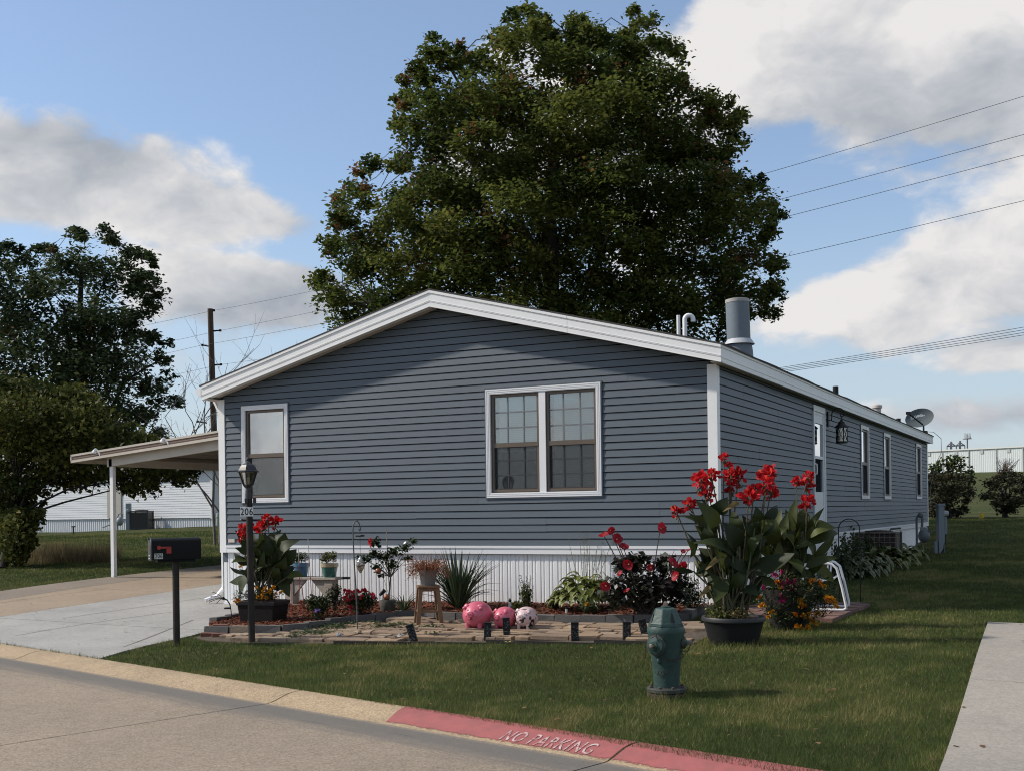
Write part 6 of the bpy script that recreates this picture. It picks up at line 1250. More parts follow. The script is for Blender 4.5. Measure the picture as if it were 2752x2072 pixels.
# ------------------------------------------------------------------ yucca, hostas, grasses
YUC = leafmat('yucca blade', [(0, (.026, .044, .022)), (.5, (.045, .072, .034)), (1, (.075, .10, .045))], .5, .15, .4, .1)
yme = [blade_mesh(YUC, 0., W=1., n=8, arch=a, fold=.012, seed=i) for i, a in enumerate((.02, .09, .20))]
t, p, k = thing_at('yucca', 'spiky dark green yucca clump against the white skirting', 'yucca', 1232, 1636, .09); rng = random.Random(33)
for i in range(130):
    a = rng.uniform(0, 2*math.pi); el_ = rng.uniform(.22, 1.45); L_ = rng.uniform(.55, .92)*(1 if el_ > .5 else .85); d = np.array([math.cos(a)*math.cos(el_), math.sin(a)*math.cos(el_)*.7, math.sin(el_)]); b_ = p+np.array([.05*math.cos(a), .05*math.sin(a), .02]); put_leaf(t, yme[0 if el_ > .95 else rng.choice((1, 2))], b_, b_+d*L_, rng.uniform(.028, .042), (-math.cos(a)*.3, -math.sin(a)*.3, 1), 1, 'leaf')
t, p, k = thing_at('yucca', 'low spreading yucca rosette behind the stool', 'yucca', 1085, 1648, .08)
for i in range(34):
    a = rng.uniform(0, 2*math.pi); el_ = rng.uniform(.1, .9); L_ = rng.uniform(.25, .42); d = np.array([math.cos(a)*math.cos(el_), math.sin(a)*math.cos(el_)*.7, math.sin(el_)]); b_ = p+np.array([.03*math.cos(a), .03*math.sin(a), .02]); put_leaf(t, yme[rng.choice((1, 2))], b_, b_+d*L_, rng.uniform(.02, .03), (-math.cos(a)*.3, -math.sin(a)*.3, 1), 1, 'leaf')
def hosta_mesh(m_in, m_edge, seed):
    v, f = blade(W=1., n=7, arch=.28, fold=.09, seed=seed, wave=.02); tn = []
    for i in range(7):
        for kk in range(4): tn.append(.9 if kk in (0, 3) or i > 5 else .25)
    return np_mesh('leaf', v, f, m_in, tn, True)
HOSV = leafmat('variegated hosta', [(0, (.075, .11, .022)), (.4, (.13, .165, .032)), (.8, (.17, .185, .05)), (1, (.22, .22, .07))], .5, .25, .35); HOSD = leafmat('dark hosta', [(0, (.030, .046, .018)), (.5, (.05, .072, .026)), (.85, (.12, .135, .065)), (1, (.16, .165, .085))], .5, .2, .35); HOSG = leafmat('green hosta', [(0, (.055, .075, .018)), (.5, (.09, .115, .028)), (1, (.14, .155, .045))], .5, .2, .35)
def hosta(label, base, n, R_, hgt, ms, seed, L=(.13, .22), W=(.08, .12), squash=1.):
    rng = random.Random(seed); t = tag(empty('hosta', base), label, 'hosta'); me = [hosta_mesh(m, None, seed+i) for i, m in enumerate(ms)]; base = np.array(base)
    for i in range(n):
        a = rng.uniform(0, 2*math.pi); r_ = R_*math.sqrt(rng.random())*.85; z = hgt*(1-(r_/R_)**1.6)*rng.uniform(.6, 1.05)+.03; d = np.array([math.cos(a), math.sin(a)*squash, -.45+.5*(1-r_/R_)]); b_ = base+np.array([r_*math.cos(a), r_*math.sin(a)*squash, z]); put_leaf(t, rng.choice(me), b_, b_+d*rng.uniform(*L), rng.uniform(*W), (-.2*math.cos(a), -.2*math.sin(a), 1), 1)
    st_ = MB()
    for i in range(14): a = rng.uniform(0, 6.28); st_.tube([(0, 0, 0), (R_*.5*math.cos(a), R_*.5*math.sin(a)*squash, hgt*.7)], .006, 4)
    st_.build('stalks', GSTEM, t); return t
q = at(1568, 1640, .1); hosta('yellow green variegated hosta mound in front of the skirting', q+CF*.1, 240, .42, .42, [HOSV, HOSV], 44, (.13, .20), (.10, .14), .75)
def sprigs(name, label, cat, px, py, tops, m, lm, n_l, seed, leaf=.016, h=.1, lo=.3):
    t, p, k = thing_at(name, label, cat, px, py, h); rng = np.random.default_rng(seed); s = MB(); L_ = []
    for (x, y) in tops:
        e = near(x, y, p, rng.uniform(-.1, .1))-p; b_ = np.array([rng.uniform(-.06, .06), rng.uniform(-.05, .05), 0])+e*[.15, .15, 0]; m1 = b_*.5+e*.5+rng.normal(size=3)*.012; s.tube([b_, m1, e], [.005, .004, .0022], 4, cap=False)
        for j in range(n_l): f = rng.uniform(lo, 1); L_.append((b_*(1-f)+e*f if f > .5 else b_*(1-f)+e*f)+rng.normal(size=3)*.010)
    s.build('stems', m, t); L_ = np.array(L_); link('leaves', scatter(LEAF_T, LEAF_F, L_, rand_rot(len(L_), rng)*leaf*rng.uniform(.6, 1.3, (len(L_), 1, 1)), rng.uniform(0, 1, len(L_)), 'leaves', lm), t); return t, p
SPR = leafmat('pale sprig buds', [(0, (.10, .12, .05)), (.5, (.17, .18, .09)), (1, (.24, .24, .14))], .6, .3)
C2 = lambda pts: [(1000+x/3.16, 1300+y/3.16) for x, y in pts]
sprigs('flower_spikes', 'tall thin pale flower spikes rising above the variegated hosta', 'plant', 1580, 1628, C2([(1665, 465), (1650, 600), (1760, 400), (1790, 430), (1815, 440), (1850, 400), (1825, 420), (1920, 490), (1905, 560), (1965, 480), (1955, 560), (2070, 390)]), mat('pale stem', (.12, .13, .07), .7), SPR, 26, 51)
t, p = sprigs('upright_perennial', 'narrow upright perennial with thin dark spikes behind the spotted pig', 'plant', 1414, 1630, C2([(1250, 800), (1265, 770), (1285, 820), (1310, 775), (1318, 800), (1345, 770), (1350, 790), (1330, 830), (1370, 860), (1240, 860), (1295, 850), (1358, 900)]), GSTEM, FUZZ, 34, 52, .022, .1, .05)
foliage(t, [(0, 0, .16, .10, .09, .15)], 480, .04, FUZZY, 53, 'foliage', 0, .6)
def small_plant(name, label, cat, px, py, blobs, n, leaf, lm, seed, h=.1, flowers=(), fm=None, aspect=1., t0=0., t1=1., stems=True):
    t, p, k = thing_at(name, label, cat, px, py, h); foliage(t, blobs, n, leaf, lm, seed, 'foliage', t0, t1, aspect); rng = random.Random(seed)
    for (x, y, s_, dd) in flowers: f = near(x, y, p, dd)-p; link('flower_head', rng.choice(fm), t, f, (rng.uniform(.4, 1.3), rng.uniform(-.5, .5), rng.uniform(0, 6)), s_)
    if stems:
        s = MB()
        for i in range(12): b_ = rng.choice(blobs); s.tube([(rng.uniform(-.04, .04), rng.uniform(-.04, .04), -.02), (b_[0]*.6, b_[1]*.6, b_[2]*.6), (b_[0]+rng.uniform(-.6, .6)*b_[3], b_[1]+rng.uniform(-.6, .6)*b_[4], b_[2]+rng.uniform(-.2, .7)*b_[5])], [.006, .004, .002], 4, cap=False)
        s.build('stems', DSTEM, t)
    return t, p
small_plant('bedding_plant', 'little yellow flowered clump behind the smaller pink pig', 'plant', 1389, 1636, [(0, 0, .06, .11, .08, .06)], 220, .035, FUZZY, 54, .1, [(1376, 1622, .6, 0), (1384, 1620, .5, 0), (1398, 1626, .5, 0)], [mari_fl[0]])
small_plant('bedding_plant', 'low green clump with one orange bloom beside the hosta', 'plant', 1489, 1636, [(0, 0, .06, .10, .08, .06)], 240, .04, FUZZ, 55, .1, [(1484, 1622, .6, 0)], [mari_fl[2]])
small_plant('bedding_plant', 'bright green marigold clump at the foot of the variegated hosta', 'plant', 1585, 1648, [(0, 0, .08, .15, .10, .08)], 420, .045, FUZZ, 56, .1, [(1578, 1624, 1.1, -.1)], [mari_fl[0]], aspect=.5)
small_plant('bellflower', 'dark green plant with one violet flower in the mulch', 'plant', 855, 1664, [(0, 0, .16, .19, .15, .16), (-.1, 0, .24, .10, .1, .10), (.08, 0, .22, .12, .1, .12)], 1500, .035, FUZZ, 57, .09, [(855, 1640, .9, -.14)], [petal_ball('flower_head', VIOL, 12, .03, .04, .035, 77, .4, .2)], t1=.8)
small_plant('rose_bush', 'low rose bush with bright red blooms in the mulch', 'rose bush', 968, 1650, [(0, 0, .17, .24, .18, .16), (.12, 0, .22, .14, .12, .12), (-.14, 0, .20, .12, .12, .12)], 1700, .040, FUZZ, 58, .09, [(930, 1589, 1, -.1), (942, 1592, 1.1, -.12), (953, 1590, .9, -.1), (975, 1588, .9, -.1), (980, 1586, .8, -.1), (999, 1600, 1.1, -.15), (973, 1603, .9, -.15), (941, 1633, 1., -.2), (930, 1606, 1.0, -.12), (935, 1614, .9, -.14), (960, 1588, .8, -.05), (948, 1605, .9, -.1)], rose_fl)
small_plant('small_shrub', 'dark leafy shrub between the bench and the rose bush', 'shrub', 897, 1640, [(0, 0, .18, .15, .12, .16), (.05, 0, .3, .08, .08, .08)], 1000, .035, leafmat('dark shrub leaves', [(0, (.018, .022, .010)), (.6, (.036, .040, .016)), (1, (.07, .055, .025))], .5, .2), 59, .09)
# dark hibiscus with big crimson flowers
HIBL = leafmat('dark hibiscus leaves', [(0, (.012, .017, .010)), (.5, (.022, .027, .016)), (.85, (.034, .040, .022)), (1, (.05, .032, .03))], .45, .15, .45)
t, p, k = thing_at('hibiscus', 'dark leaved hibiscus with big crimson flowers near the house corner', 'hibiscus', 1735, 1656, .09)
hb = [(-.35, -.02, .30, .22, .18, .24), (0, .0, .34, .34, .22, .30), (.34, .05, .34, .22, .2, .30), (-.12, 0, .66, .20, .16, .14), (.22, .04, .64, .16, .14, .14), (-.30, 0, .62, .12, .12, .12)]
hb = [(CR[0]*a+b_*0, CR[1]*a+b_, c, d, e, f) for a, b_, c, d, e, f in hb]; foliage(t, hb, 2100, .085, HIBL, 60, 'foliage', aspect=1.15, shell=.3); rng = random.Random(66); s = MB()
HF = [(1624, 1440, .075), (1640, 1424, .06), (1657, 1448, .078), (1676, 1471, .07), (1689, 1515, .075), (1749, 1524, .05), (1667, 1541, .045), (1628, 1573, .07), (1685, 1588, .05), (1775, 1419, .082), (1806, 1512, .085), (1830, 1520, .085), (1818, 1545, .08), (1836, 1482, .035), (1850, 1478, .03)]
for i, (x, y, r_) in enumerate(HF):
    f = near(x, y, p, -.2)-p; o = link('flower_head', hib_fl[i % 3], t, f, None, r_*.85); o.rotation_euler = (R(70)+rng.uniform(-.9, .9), rng.uniform(-.6, .6), YAW+rng.uniform(-1.1, 1.1)); MB().tube([f+CF*.03, f-np.array(CF)*.055*r_/.07], .008, 6).build('stamen', mat('pale stamen', (.45, .22, .12), .6), t)
    s.tube([(rng.uniform(-.1, .1), rng.uniform(-.08, .08), 0), (f[0]*.5, f[1]*.4, f[2]*.5), tuple(f+CF*.02)], [.010, .007, .005], 5, cap=False)
for i in range(26): b_ = rng.choice(hb); s.tube([(rng.uniform(-.12, .12), rng.uniform(-.1, .1), 0), (b_[0]*.6, b_[1]*.6, b_[2]*.5), (b_[0]+rng.uniform(-1, 1)*b_[3], b_[1]+rng.uniform(-1, 1)*b_[4], b_[2]+rng.uniform(0, 1.2)*b_[5])], [.010, .007, .003], 5, cap=False)
s.build('stems', DSTEM, t)
small_plant('small_shrub', 'fine leaved dark green shrub between the hibiscus and the house corner', 'shrub', 1848, 1640, [(0, .05, .24, .17, .15, .22), (.05, .1, .14, .2, .15, .14)], 1400, .035, FUZZ, 61, .09, t1=.6)

# ================================================================== MORE GARDEN THINGS
# bench against the skirting, with two pots
GREYWOOD = mat('weathered grey wood', (.30, .265, .22), .85, .25, 6, .4, 30, stretch=(.6, 3, 3), rnd=.1); DKWOOD = mat('dark wet wood', (.035, .03, .027), .8, .2, 6)
def on_plane_y(px, py, Y): r_ = ray(px, py); return EYE+r_*((Y-EYE[1])/r_[1])
YB = -.42; L0 = on_plane_y(764, 1557, YB); L1 = on_plane_y(911, 1554, YB); gb = gz((L0[0]+L1[0])/2, YB)+.03; bh = L1[2]-gb
bench = tag(empty('plank_bench', ((L0[0]+L1[0])/2, YB, gb)), 'low weathered plank bench against the white skirting', 'bench'); hw = (L1[0]-L0[0])/2
MB().box((0, 0, bh), (hw*2, .20, .036)).build('plank', GREYWOOD, bench, bevel=.004); MB().box((.12, .13, bh+.002), (hw*2-.05, .05, .034)).build('rear_plank', DKWOOD, bench)
for sx_ in (-1, 1):
    x = sx_*(hw-.14); MB().box((x, 0, bh/2-.01), (.15, .15, bh-.02)).build('leg', GREYWOOD, bench, bevel=.004); MB().add([(x-sx_*.08, -.06, bh-.02), (x-sx_*.32, -.06, bh-.02), (x-sx_*.08, -.06, bh-.26), (x-sx_*.08, -.02, bh-.02), (x-sx_*.32, -.02, bh-.02), (x-sx_*.08, -.02, bh-.26)], [(0, 1, 2), (3, 5, 4), (0, 3, 4, 1), (1, 4, 5, 2), (2, 5, 3, 0)]).build('brace', GREYWOOD, bench)
BLUEG = mat('blue glazed pot', (.045, .13, .24), .25, .2, 7, coat=.4, col2=(.07, .18, .27), c2amt=.4); TEALG = mat('teal glazed pot', (.028, .13, .115), .25, .25, 7, coat=.4, col2=(.05, .17, .13), c2amt=.4); CREAMG = mat('cream glazed rim', (.36, .30, .19), .3, .2, 8, coat=.3)
for px, lab, gm, fm, blobs, t1 in ((809, 'blue glazed pot of leafy plants on the plank bench', BLUEG, FUZZ, [(0, 0, .29, .14, .12, .09), (-.08, 0, .25, .09, .08, .07)], 1), (886, 'teal glazed pot with a cream rim on the plank bench', TEALG, TEA, [(-.03, 0, .30, .13, .12, .09), (.09, 0, .32, .05, .06, .09), (-.1, 0, .25, .06, .07, .06)], 1)):
    q = on_plane_y(px, 1550, YB); t = tag(empty('glazed_pot', (q[0], YB, gb+bh+.018)), lab, 'potted plant'); s_ = 1.0
    MB().lathe([(.085, 0), (.09, .01), (.118, .135), (.125, .17)], n=28).build('pot', gm, t, True); MB().lathe([(.1255, .150), (.132, .155), (.134, .205), (.122, .207), (.118, .18)], n=28).build('rim', gm if gm is BLUEG else CREAMG, t, True); MB().lathe([(.118, .18), (.1, .195), (.002, .2)], n=18).build('soil', MULCH_SOIL, t); foliage(t, blobs, 700, .032, FUZZY if gm is TEALG else fm, 110+px, 'foliage', 0, .9)
# red plant supports
REDW = mat('red coated wire', (.35, .035, .025), .5)
t, p, k = thing_at('wire_plant_support', 'thin red wire plant support standing beside the bench', 'plant support', 815, 1652, .08); P7 = lambda x, y: (600+x/4.162, 1350+y/4.162)
for (bx, by, tx, ty) in ((768, 1255, 765, 690), (866, 1250, 842, 510), (915, 1110, 870, 830), (998, 1085, 948, 400)):
    a = near(*P7(bx, by), p, .05)-p; e = near(*P7(tx, ty), p, .05)-p; a[2] = min(a[2], 0); MB().tube([a, a*.25+e*.75], .005, 6).build('stake', REDW, t); MB().tube([a*.25+e*.75, e], .0052, 6).build('stake_top', mat('pale coated wire', (.5, .42, .4), .5), t)
rb = np.array([near(*P7(768, 1140), p, .05)-p, near(*P7(870, 1140), p, -.05)-p, near(*P7(915, 1120), p, .1)-p]); MB().tube([rb[0], rb[1], rb[2]], .004, 6).build('hoop', DIGIT, t)
# shepherd hook with a glass drop
HOOKM = mat('grey hook steel', (.085, .09, .095), .5, .15, 12)
t, p, k = thing_at('shepherd_hook', 'slim grey shepherd hook with a curled top on the patio edge', 'garden hook', 961, 1696, .02); P1 = lambda x, y: (500+x/2.3786, 1050+y/2.3786)
path = [near(*P1(x, y), p)-p for x, y in ((1098, 1540), (1088, 1300), (1075, 1100), (1066, 900), (1068, 860), (1078, 835), (1092, 828), (1105, 842), (1112, 865), (1116, 885), (1110, 893), (1104, 882))]; path[0][2] = -.05; MB().tube(path, .0085, 8).build('rod', HOOKM, t, True)
q = near(*P1(1112, 925), p); t = tag(empty('glass_drop', q), 'hanging mosaic glass drop with a small black solar cap', 'garden ornament'); zt = float(near(*P1(1108, 888), p)[2]-q[2]); zb = float(q[2]-near(*P1(1114, 1165), p)[2]); zm = float(q[2]-near(*P1(1114, 1070), p)[2])
MB().box((0, 0, 0), (.085, .085, .022)).build('solar_cap', BLACKM, t, bevel=.006); MB().tube([(-.035, 0, .01), (0, 0, zt)], .0015, 4).tube([(.035, 0, .01), (0, 0, zt)], .0015, 4).build('hanging_wires', HOOKM, t); MB().tube([(0, 0, 0), (.0, 0, -zm)], .003, 6).build('chain', HOOKM, t)
def mosaic():
    m = bpy.data.materials.new('mosaic glass'); m.use_nodes = True; nt = m.node_tree; nt.nodes.clear(); b = NB(nt); vv = b.n('ShaderNodeTexVoronoi', {'Vector': b.n('ShaderNodeTexCoord').outputs['Object'], 'Scale': 60.}); c = b.ramp(b.n('ShaderNodeSeparateXYZ', {0: vv.outputs['Color']}).outputs[0], [(0, (.08, .07, .06)), (.5, (.30, .26, .20)), (1, (.55, .53, .5))]); pr = b.n('ShaderNodeBsdfPrincipled', {'Base Color': c, 'Roughness': .12, 'Metallic': .5}); b.n('ShaderNodeOutputMaterial', {0: pr.outputs[0]}); return m
hz_ = zb-zm; MB().lathe([(.012, -zm), (.03, -zm-.01), (.052, -zm-.05), (.058, -zm-.08), (.045, -zm-.12), (.02, -zb+.02), (.003, -zb)], n=20).build('drop', mosaic(), t, True); MB().lathe([(.014, -zm+.03), (.02, -zm), (.034, -zm-.012)], n=16).build('cap', mat('silver cap', (.5, .5, .5), .3, metal=.8), t, True)
# topiary in a stone pot
CONC = mat('mossy stone pot', (.085, .08, .068), .9, .35, 9, .5, 40); TRK = mat('slim trunk', (.10, .085, .065), .9)
t, p, k = thing_at('potted_tree', 'small glossy leaved tree on a slim trunk in a mossy stone pot', 'potted tree', 1042, 1645, .07); P1n = lambda x, y, dd=0: near(*P1(x, y), p, dd)-p
pot(t, [(.085, 0), (.10, .03), (.112, .10), (.115, .16), (.108, .175), (.092, .175), (.088, .15)], CONC, 'pot', (.092, .155))
e = P1n(1308, 1190); MB().tube([(.0, 0, .14), e*.55+np.array([.0, 0, .02]), e, P1n(1290, 1080)], [.012, .011, .010, .006], 8).build('trunk', TRK, t, True); MB().tube([(.02, .03, .14), P1n(1280, 885, .05)], .007, 6).build('stake', mat('bamboo stake', (.26, .21, .14), .7), t)
for a in ((1245, 1330, 1235, 1180), (1300, 1320, 1262, 1190)): MB().tube([P1n(a[0], a[1]), P1n(a[2], a[3])], .003, 4).build('guy_wire', HOOKM, t)
GLOS = leafmat('glossy dark leaves', [(0, (.016, .030, .010)), (.5, (.030, .052, .015)), (1, (.05, .08, .022))], .3, .2, .5); bl_ = []
for x, y, rx, rz_ in ((1220, 970, 32, 45), (1200, 1040, 45, 30), (1260, 1060, 70, 45), (1330, 1030, 60, 40), (1400, 1000, 55, 35), (1450, 960, 28, 28), (1150, 1075, 45, 30), (1110, 1060, 22, 15), (1220, 1130, 40, 35), (1320, 1110, 60, 40), (1420, 1070, 50, 25), (1245, 1180, 28, 22)):
    c = P1n(x, y); bl_.append((c[0], c[1], c[2], rx/2.3786*k, .09, rz_/2.3786*k))
foliage(t, bl_, 1500, .05, GLOS, 120, 'crown', shell=.2)
s = MB(); 
for b_ in bl_: s.tube([tuple(e), tuple((np.array(b_[:3])+e)/2+[0, 0, .02]), b_[:3]], [.007, .005, .002], 5, cap=False)
s.build('branches', TRK, t); o = link('red_bloom', canna_fl[0], t, P1n(1180, 970), (0, 0, 1), (.32, .32, .75)); MB().tube([P1n(1180, 990), P1n(1200, 1040)], .003, 4).build('bloom_stem', GSTEM, t)
COPP = mat('copper orange ball', (.24, .085, .04), .35, .3, 30, metal=.3)
q = p+P1n(1228, 1150, -.08); t = tag(empty('hanging_ball', q), 'little copper ball hanging in the small potted tree', 'garden ornament'); MB().ball((0, 0, 0), .042, 16, 12).build('ball', COPP, t, True); MB().tube([(0, 0, .04), (0, 0, .12)], .002, 4).build('hanger', HOOKM, t)
q = p+P1n(1283, 1318, -.06); tag(MB().ball((0, 0, 0), .044, 16, 12).build('gazing_ball', COPP, None, True, q), 'small orange ball resting in the mossy stone pot', 'garden ornament')
t, p2, k2 = thing_at('spotlight_stake', 'small black garden spotlight on a stake behind the stone pot', 'spotlight', 1028, 1642, .07); MB().tube([(0, 0, -.03), (.0, .02, .24)], .008, 6).build('stake', BLACKM, t); MB().lathe([(.02, -.05), (.03, .05)], (0, 0, .26), 12, Matrix.Rotation(R(50), 3, 'Y')).build('lamp', BLACKM, t, True)
# solar stake with five arms
t, p, k = thing_at('solar_branch_light', 'black solar stake light with five white-tipped arms by the driveway', 'garden light', 626, 1682, .05); PF_ = lambda x, y: near(560+x/6.66, 1440+y/6.66, p)-p
hub = PF_(265, 1110); MB().tube([(0, 0, -.05), PF_(405, 1330), PF_(385, 1220), PF_(340, 1145), hub], [.005, .006, .008, .009, .012], 8).build('stem', BLACKM, t, True); MB().ball(hub, .022, 10, 8).build('hub', BLACKM, t, True); MB().lathe([(.045, -.012), (.045, .006), (.02, .010)], PF_(340, 1285), 16).build('solar_panel', BLACKM, t, True)
for x, y in ((75, 995), (45, 1080), (5, 1145), (20, 1178), (150, 1195)): e = PF_(x, y); MB().tube([hub, hub*.5+e*.5+np.array([0, 0, .01]), e], .004, 6).build('arm', BLACKM, t); MB().ball(e, .011, 8, 6).build('lamp_tip', SIGNW, t, True)
# black perforated solar boxes
PERF = mat('pale perforation', (.22, .22, .20), .6)
def solar_box(label, px, py, tilt, h=.20, turn=0.):
    t, p, k = thing_at('solar_box_light', label, 'garden light', px, py, .01, YAW+turn, 'black solar box lights'); t.rotation_euler = (random.uniform(-.03, .03), tilt, YAW+turn); w_ = .082
    MB().box((0, 0, h/2), (w_, w_, h)).build('box', BLACKM, t, bevel=.003); MB().box((0, 0, h+.004), (w_*1.08, w_*1.08, .014)).build('cap', BLACKM, t, bevel=.003); d = MB(); rr2 = random.Random(px)
    for i in range(5):
        for j in range(11):
            if rr2.random() < .45: continue
            x = -.030+.015*i; z = .03+(h-.06)*j/10; r_ = rr2.uniform(.003, .0058); y = -w_/2-.0012; d.add([(x-r_, y, z), (x, y, z-r_), (x+r_, y, z), (x, y, z+r_)], [(0, 1, 2, 3)]); x2 = w_/2+.0012; d.add([(x2, x-r_, z), (x2, x, z-r_), (x2, x+r_, z), (x2, x, z+r_)], [(0, 1, 2, 3)])
    d.build('perforations', PERF, t); MB().tube([(0, 0, 0), (0, 0, -.08)], .008, 6).build('spike', BLACKM, t)
solar_box('black solar box light leaning steeply near the stool', 1114, 1724, -.28); solar_box('black solar box light in front of the large pink pig', 1310, 1720, .04); solar_box('tallest black solar box light, in front of the smaller pink pig', 1363, 1713, -.05, .225); solar_box('upright black solar box light alone on the open patio stones', 1545, 1721, 0); solar_box('black solar box light near the hydrant, standing straight', 1684, 1723, .02, .205); solar_box('black solar box light tilted beside the hydrant', 1736, 1712, -.24, .2)
# figurine, stakes, bricks, rocks
t, p, k = thing_at('cat_figurine', 'tiny black and white figurine in the mulch behind the pigs', 'figurine', 1371, 1632, .1); MB().lathe([(.022, 0), (.026, .03), (.018, .07), (.012, .08)], n=12).build('body', SIGNW, t, True); MB().ball((0, 0, .095), (.02, .02, .022)).build('head', BLACKM, t, True); MB().box((-.012, 0, .118), (.008, .008, .02)).box((.012, 0, .118), (.008, .008, .02)).build('ears', BLACKM, t)
t, p, k = thing_at('rain_gauge', 'small clear and grey gauge stake at the foot of the hosta', 'garden stake', 1523, 1650, .09); MB().lathe([(.016, 0), (.016, .07), (.012, .072)], n=12).build('tube', mat('pale plastic', (.5, .52, .52), .3), t, True); MB().lathe([(.018, .07), (.018, .095)], n=12).build('cap', BLACKM, t, True)
for i, (px, py, a, lab) in enumerate(((592, 1688, .2, 'broken red brick lying inside the border by the driveway'), (560, 1711, .1, 'flat red brick at the outer tip of the border'), (590, 1712, .3, 'second flat red brick against the border blocks'))):
    q = at(px, py, .06 if i == 0 else .0); o = MB().box((0, 0, .028), (.19, .09, .055)).build('loose_brick', RBLOCK, None, False, q, (0, .05, YAW+a), bevel=.006); tag(o, lab, 'brick')
ROCK = mat('pale rock', (.30, .29, .27), .9, .3, 12, .5, 40); rr = random.Random(4)
for px, py, s_, lab in ((913, 1707, .075, 'pale rounded rock on the patio stones near the hook'), (966, 1699, .05, 'brown lump of stone at the foot of the hook'), (1078, 1709, .07, 'flat broken stone lying loose near the leaning light'), (1060, 1713, .05, 'small tan stone beside the broken one')):
    mb = MB().ball((0, 0, 0), 1, 9, 6); mb.v = [(x*s_*rr.uniform(.75, 1.2), y*s_*.7*rr.uniform(.75, 1.2), max(-.3, z)*s_*.5*rr.uniform(.8, 1.2)) for x, y, z in mb.v]; tag(mb.build('rock', ROCK if s_ > .06 else STONE[3], None, False, at(px, py, .05), (0, 0, rr.uniform(0, 6))), lab, 'rock')
GC = leafmat('creeping ground cover', [(0, (.030, .048, .018)), (.5, (.055, .080, .030)), (1, (.085, .11, .045))], .55, .2); rng = np.random.default_rng(77); L_ = []
for (cx, cy, rx, ry, n) in ((885, 1693, 62, 8, 700), (840, 1710, 45, 7, 520), (940, 1684, 25, 5, 200), (1032, 1693, 25, 4, 220), (1075, 1690, 22, 4, 170), (1010, 1684, 14, 3, 90), (1150, 1696, 22, 4, 160), (1160, 1716, 14, 3, 70), (800, 1716, 22, 4, 140)):
    for i in range(n):
        a, b_ = rng.normal(size=2)*.55; q = at(cx+a*rx, cy+b_*ry) if i % 12 == 0 else None
        if q is not None: c0 = q
        L_.append(c0+np.array([rng.normal()*.07, rng.normal()*.05, .045+abs(rng.normal())*.022]))
L_ = np.array(L_); L_[:, 2] = gz(L_[:, 0], L_[:, 1])+.045+np.abs(rng.normal(size=len(L_)))*.02
tag(link('ground_cover', scatter(LEAF_T, LEAF_F, L_, rand_rot(len(L_), rng, .7)*(.035*rng.uniform(.6, 1.4, (len(L_), 1, 1))), rng.uniform(0, 1, len(L_)), 'ground_cover', GC)), 'creeping green ground cover spreading over the patio stones', 'ground cover', kind='stuff')

# ================================================================== SIDE YARD
WHT = mat('white tube paint', (.66, .67, .68), .4, .06, 8)
cb_ = at(2192, 1636, .05); t = tag(empty('patio_chair', cb_, .12), 'white metal patio chair with bouncing tube legs on the pavers', 'chair')
for s_ in (-1, 1):
    y = s_*.27; pth = [(-.34, y, .66), (-.20, y, .62), (.10, y, .60), (.22, y, .58), (.28, y, .53), (.34, y, .30), (.385, y, .08), (.385, y, .035), (.35, y, .018), (.10, y, .018), (-.30, y, .018)]; MB().tube(pth, .017, 10).build('side_frame', WHT, t, True)
MB().tube([(-.30, -.27, .018), (-.33, -.25, .018), (-.33, .25, .018), (-.30, .27, .018)], .017, 8).build('rear_base_bar', WHT, t, True)
m_ = MB(); P = [(.24, .40), (.10, .37), (-.08, .37), (-.18, .40), (-.25, .52), (-.32, .74), (-.36, .92)]; vs = [(x, y, z) for x, z in P for y in (-.24, .24)]+[(x-.004, y, z-.012) for x, z in P for y in (-.24, .24)]; n = len(P); m_.add(vs, [(2*i, 2*i+1, 2*i+3, 2*i+2) for i in range(n-1)]+[(2*i+2*n, 2*i+2+2*n, 2*i+3+2*n, 2*i+1+2*n) for i in range(n-1)]+[(2*i, 2*i+2, 2*i+2+2*n, 2*i+2*n) for i in range(n-1)]+[(2*i+1, 2*i+1+2*n, 2*i+3+2*n, 2*i+3) for i in range(n-1)]+[(0, 2*n, 2*n+1, 1), (2*n-2, 2*n-1, 4*n-1, 4*n-2)]); m_.build('seat_and_back', WHT, t, True)
for y in (-.27, .27): MB().tube([(-.02, y, .60), (-.05, y*.9, .38)], .012, 6).tube([(.18, y, .585), (.16, y*.9, .40)], .012, 6).build('seat_bracket', WHT, t)
MB().tube([(.24, -.24, .40), (.24, .24, .40)], .014, 8).tube([(-.36, -.24, .92), (-.36, .24, .92)], .014, 8).build('edge_tubes', WHT, t, True)
t, p, k = thing_at('arched_hook', 'thin black arched plant hanger standing on the side lawn', 'garden hook', 2313, 1623); h = (1623-1393)*k; w_ = 57*k; rA = w_/2
P = [(0, 0, -.05), (0, 0, h-rA)]+[tuple(CR*(-rA+rA*math.cos(a))+UP*(h-rA+rA*math.sin(a))) for a in np.linspace(.15, math.pi, 14)]+[tuple(-CR*w_+UP*.3), tuple(-CR*w_-UP*.05)]; MB().tube(P, .0075, 8).build('rod', BLACKM, t, True)
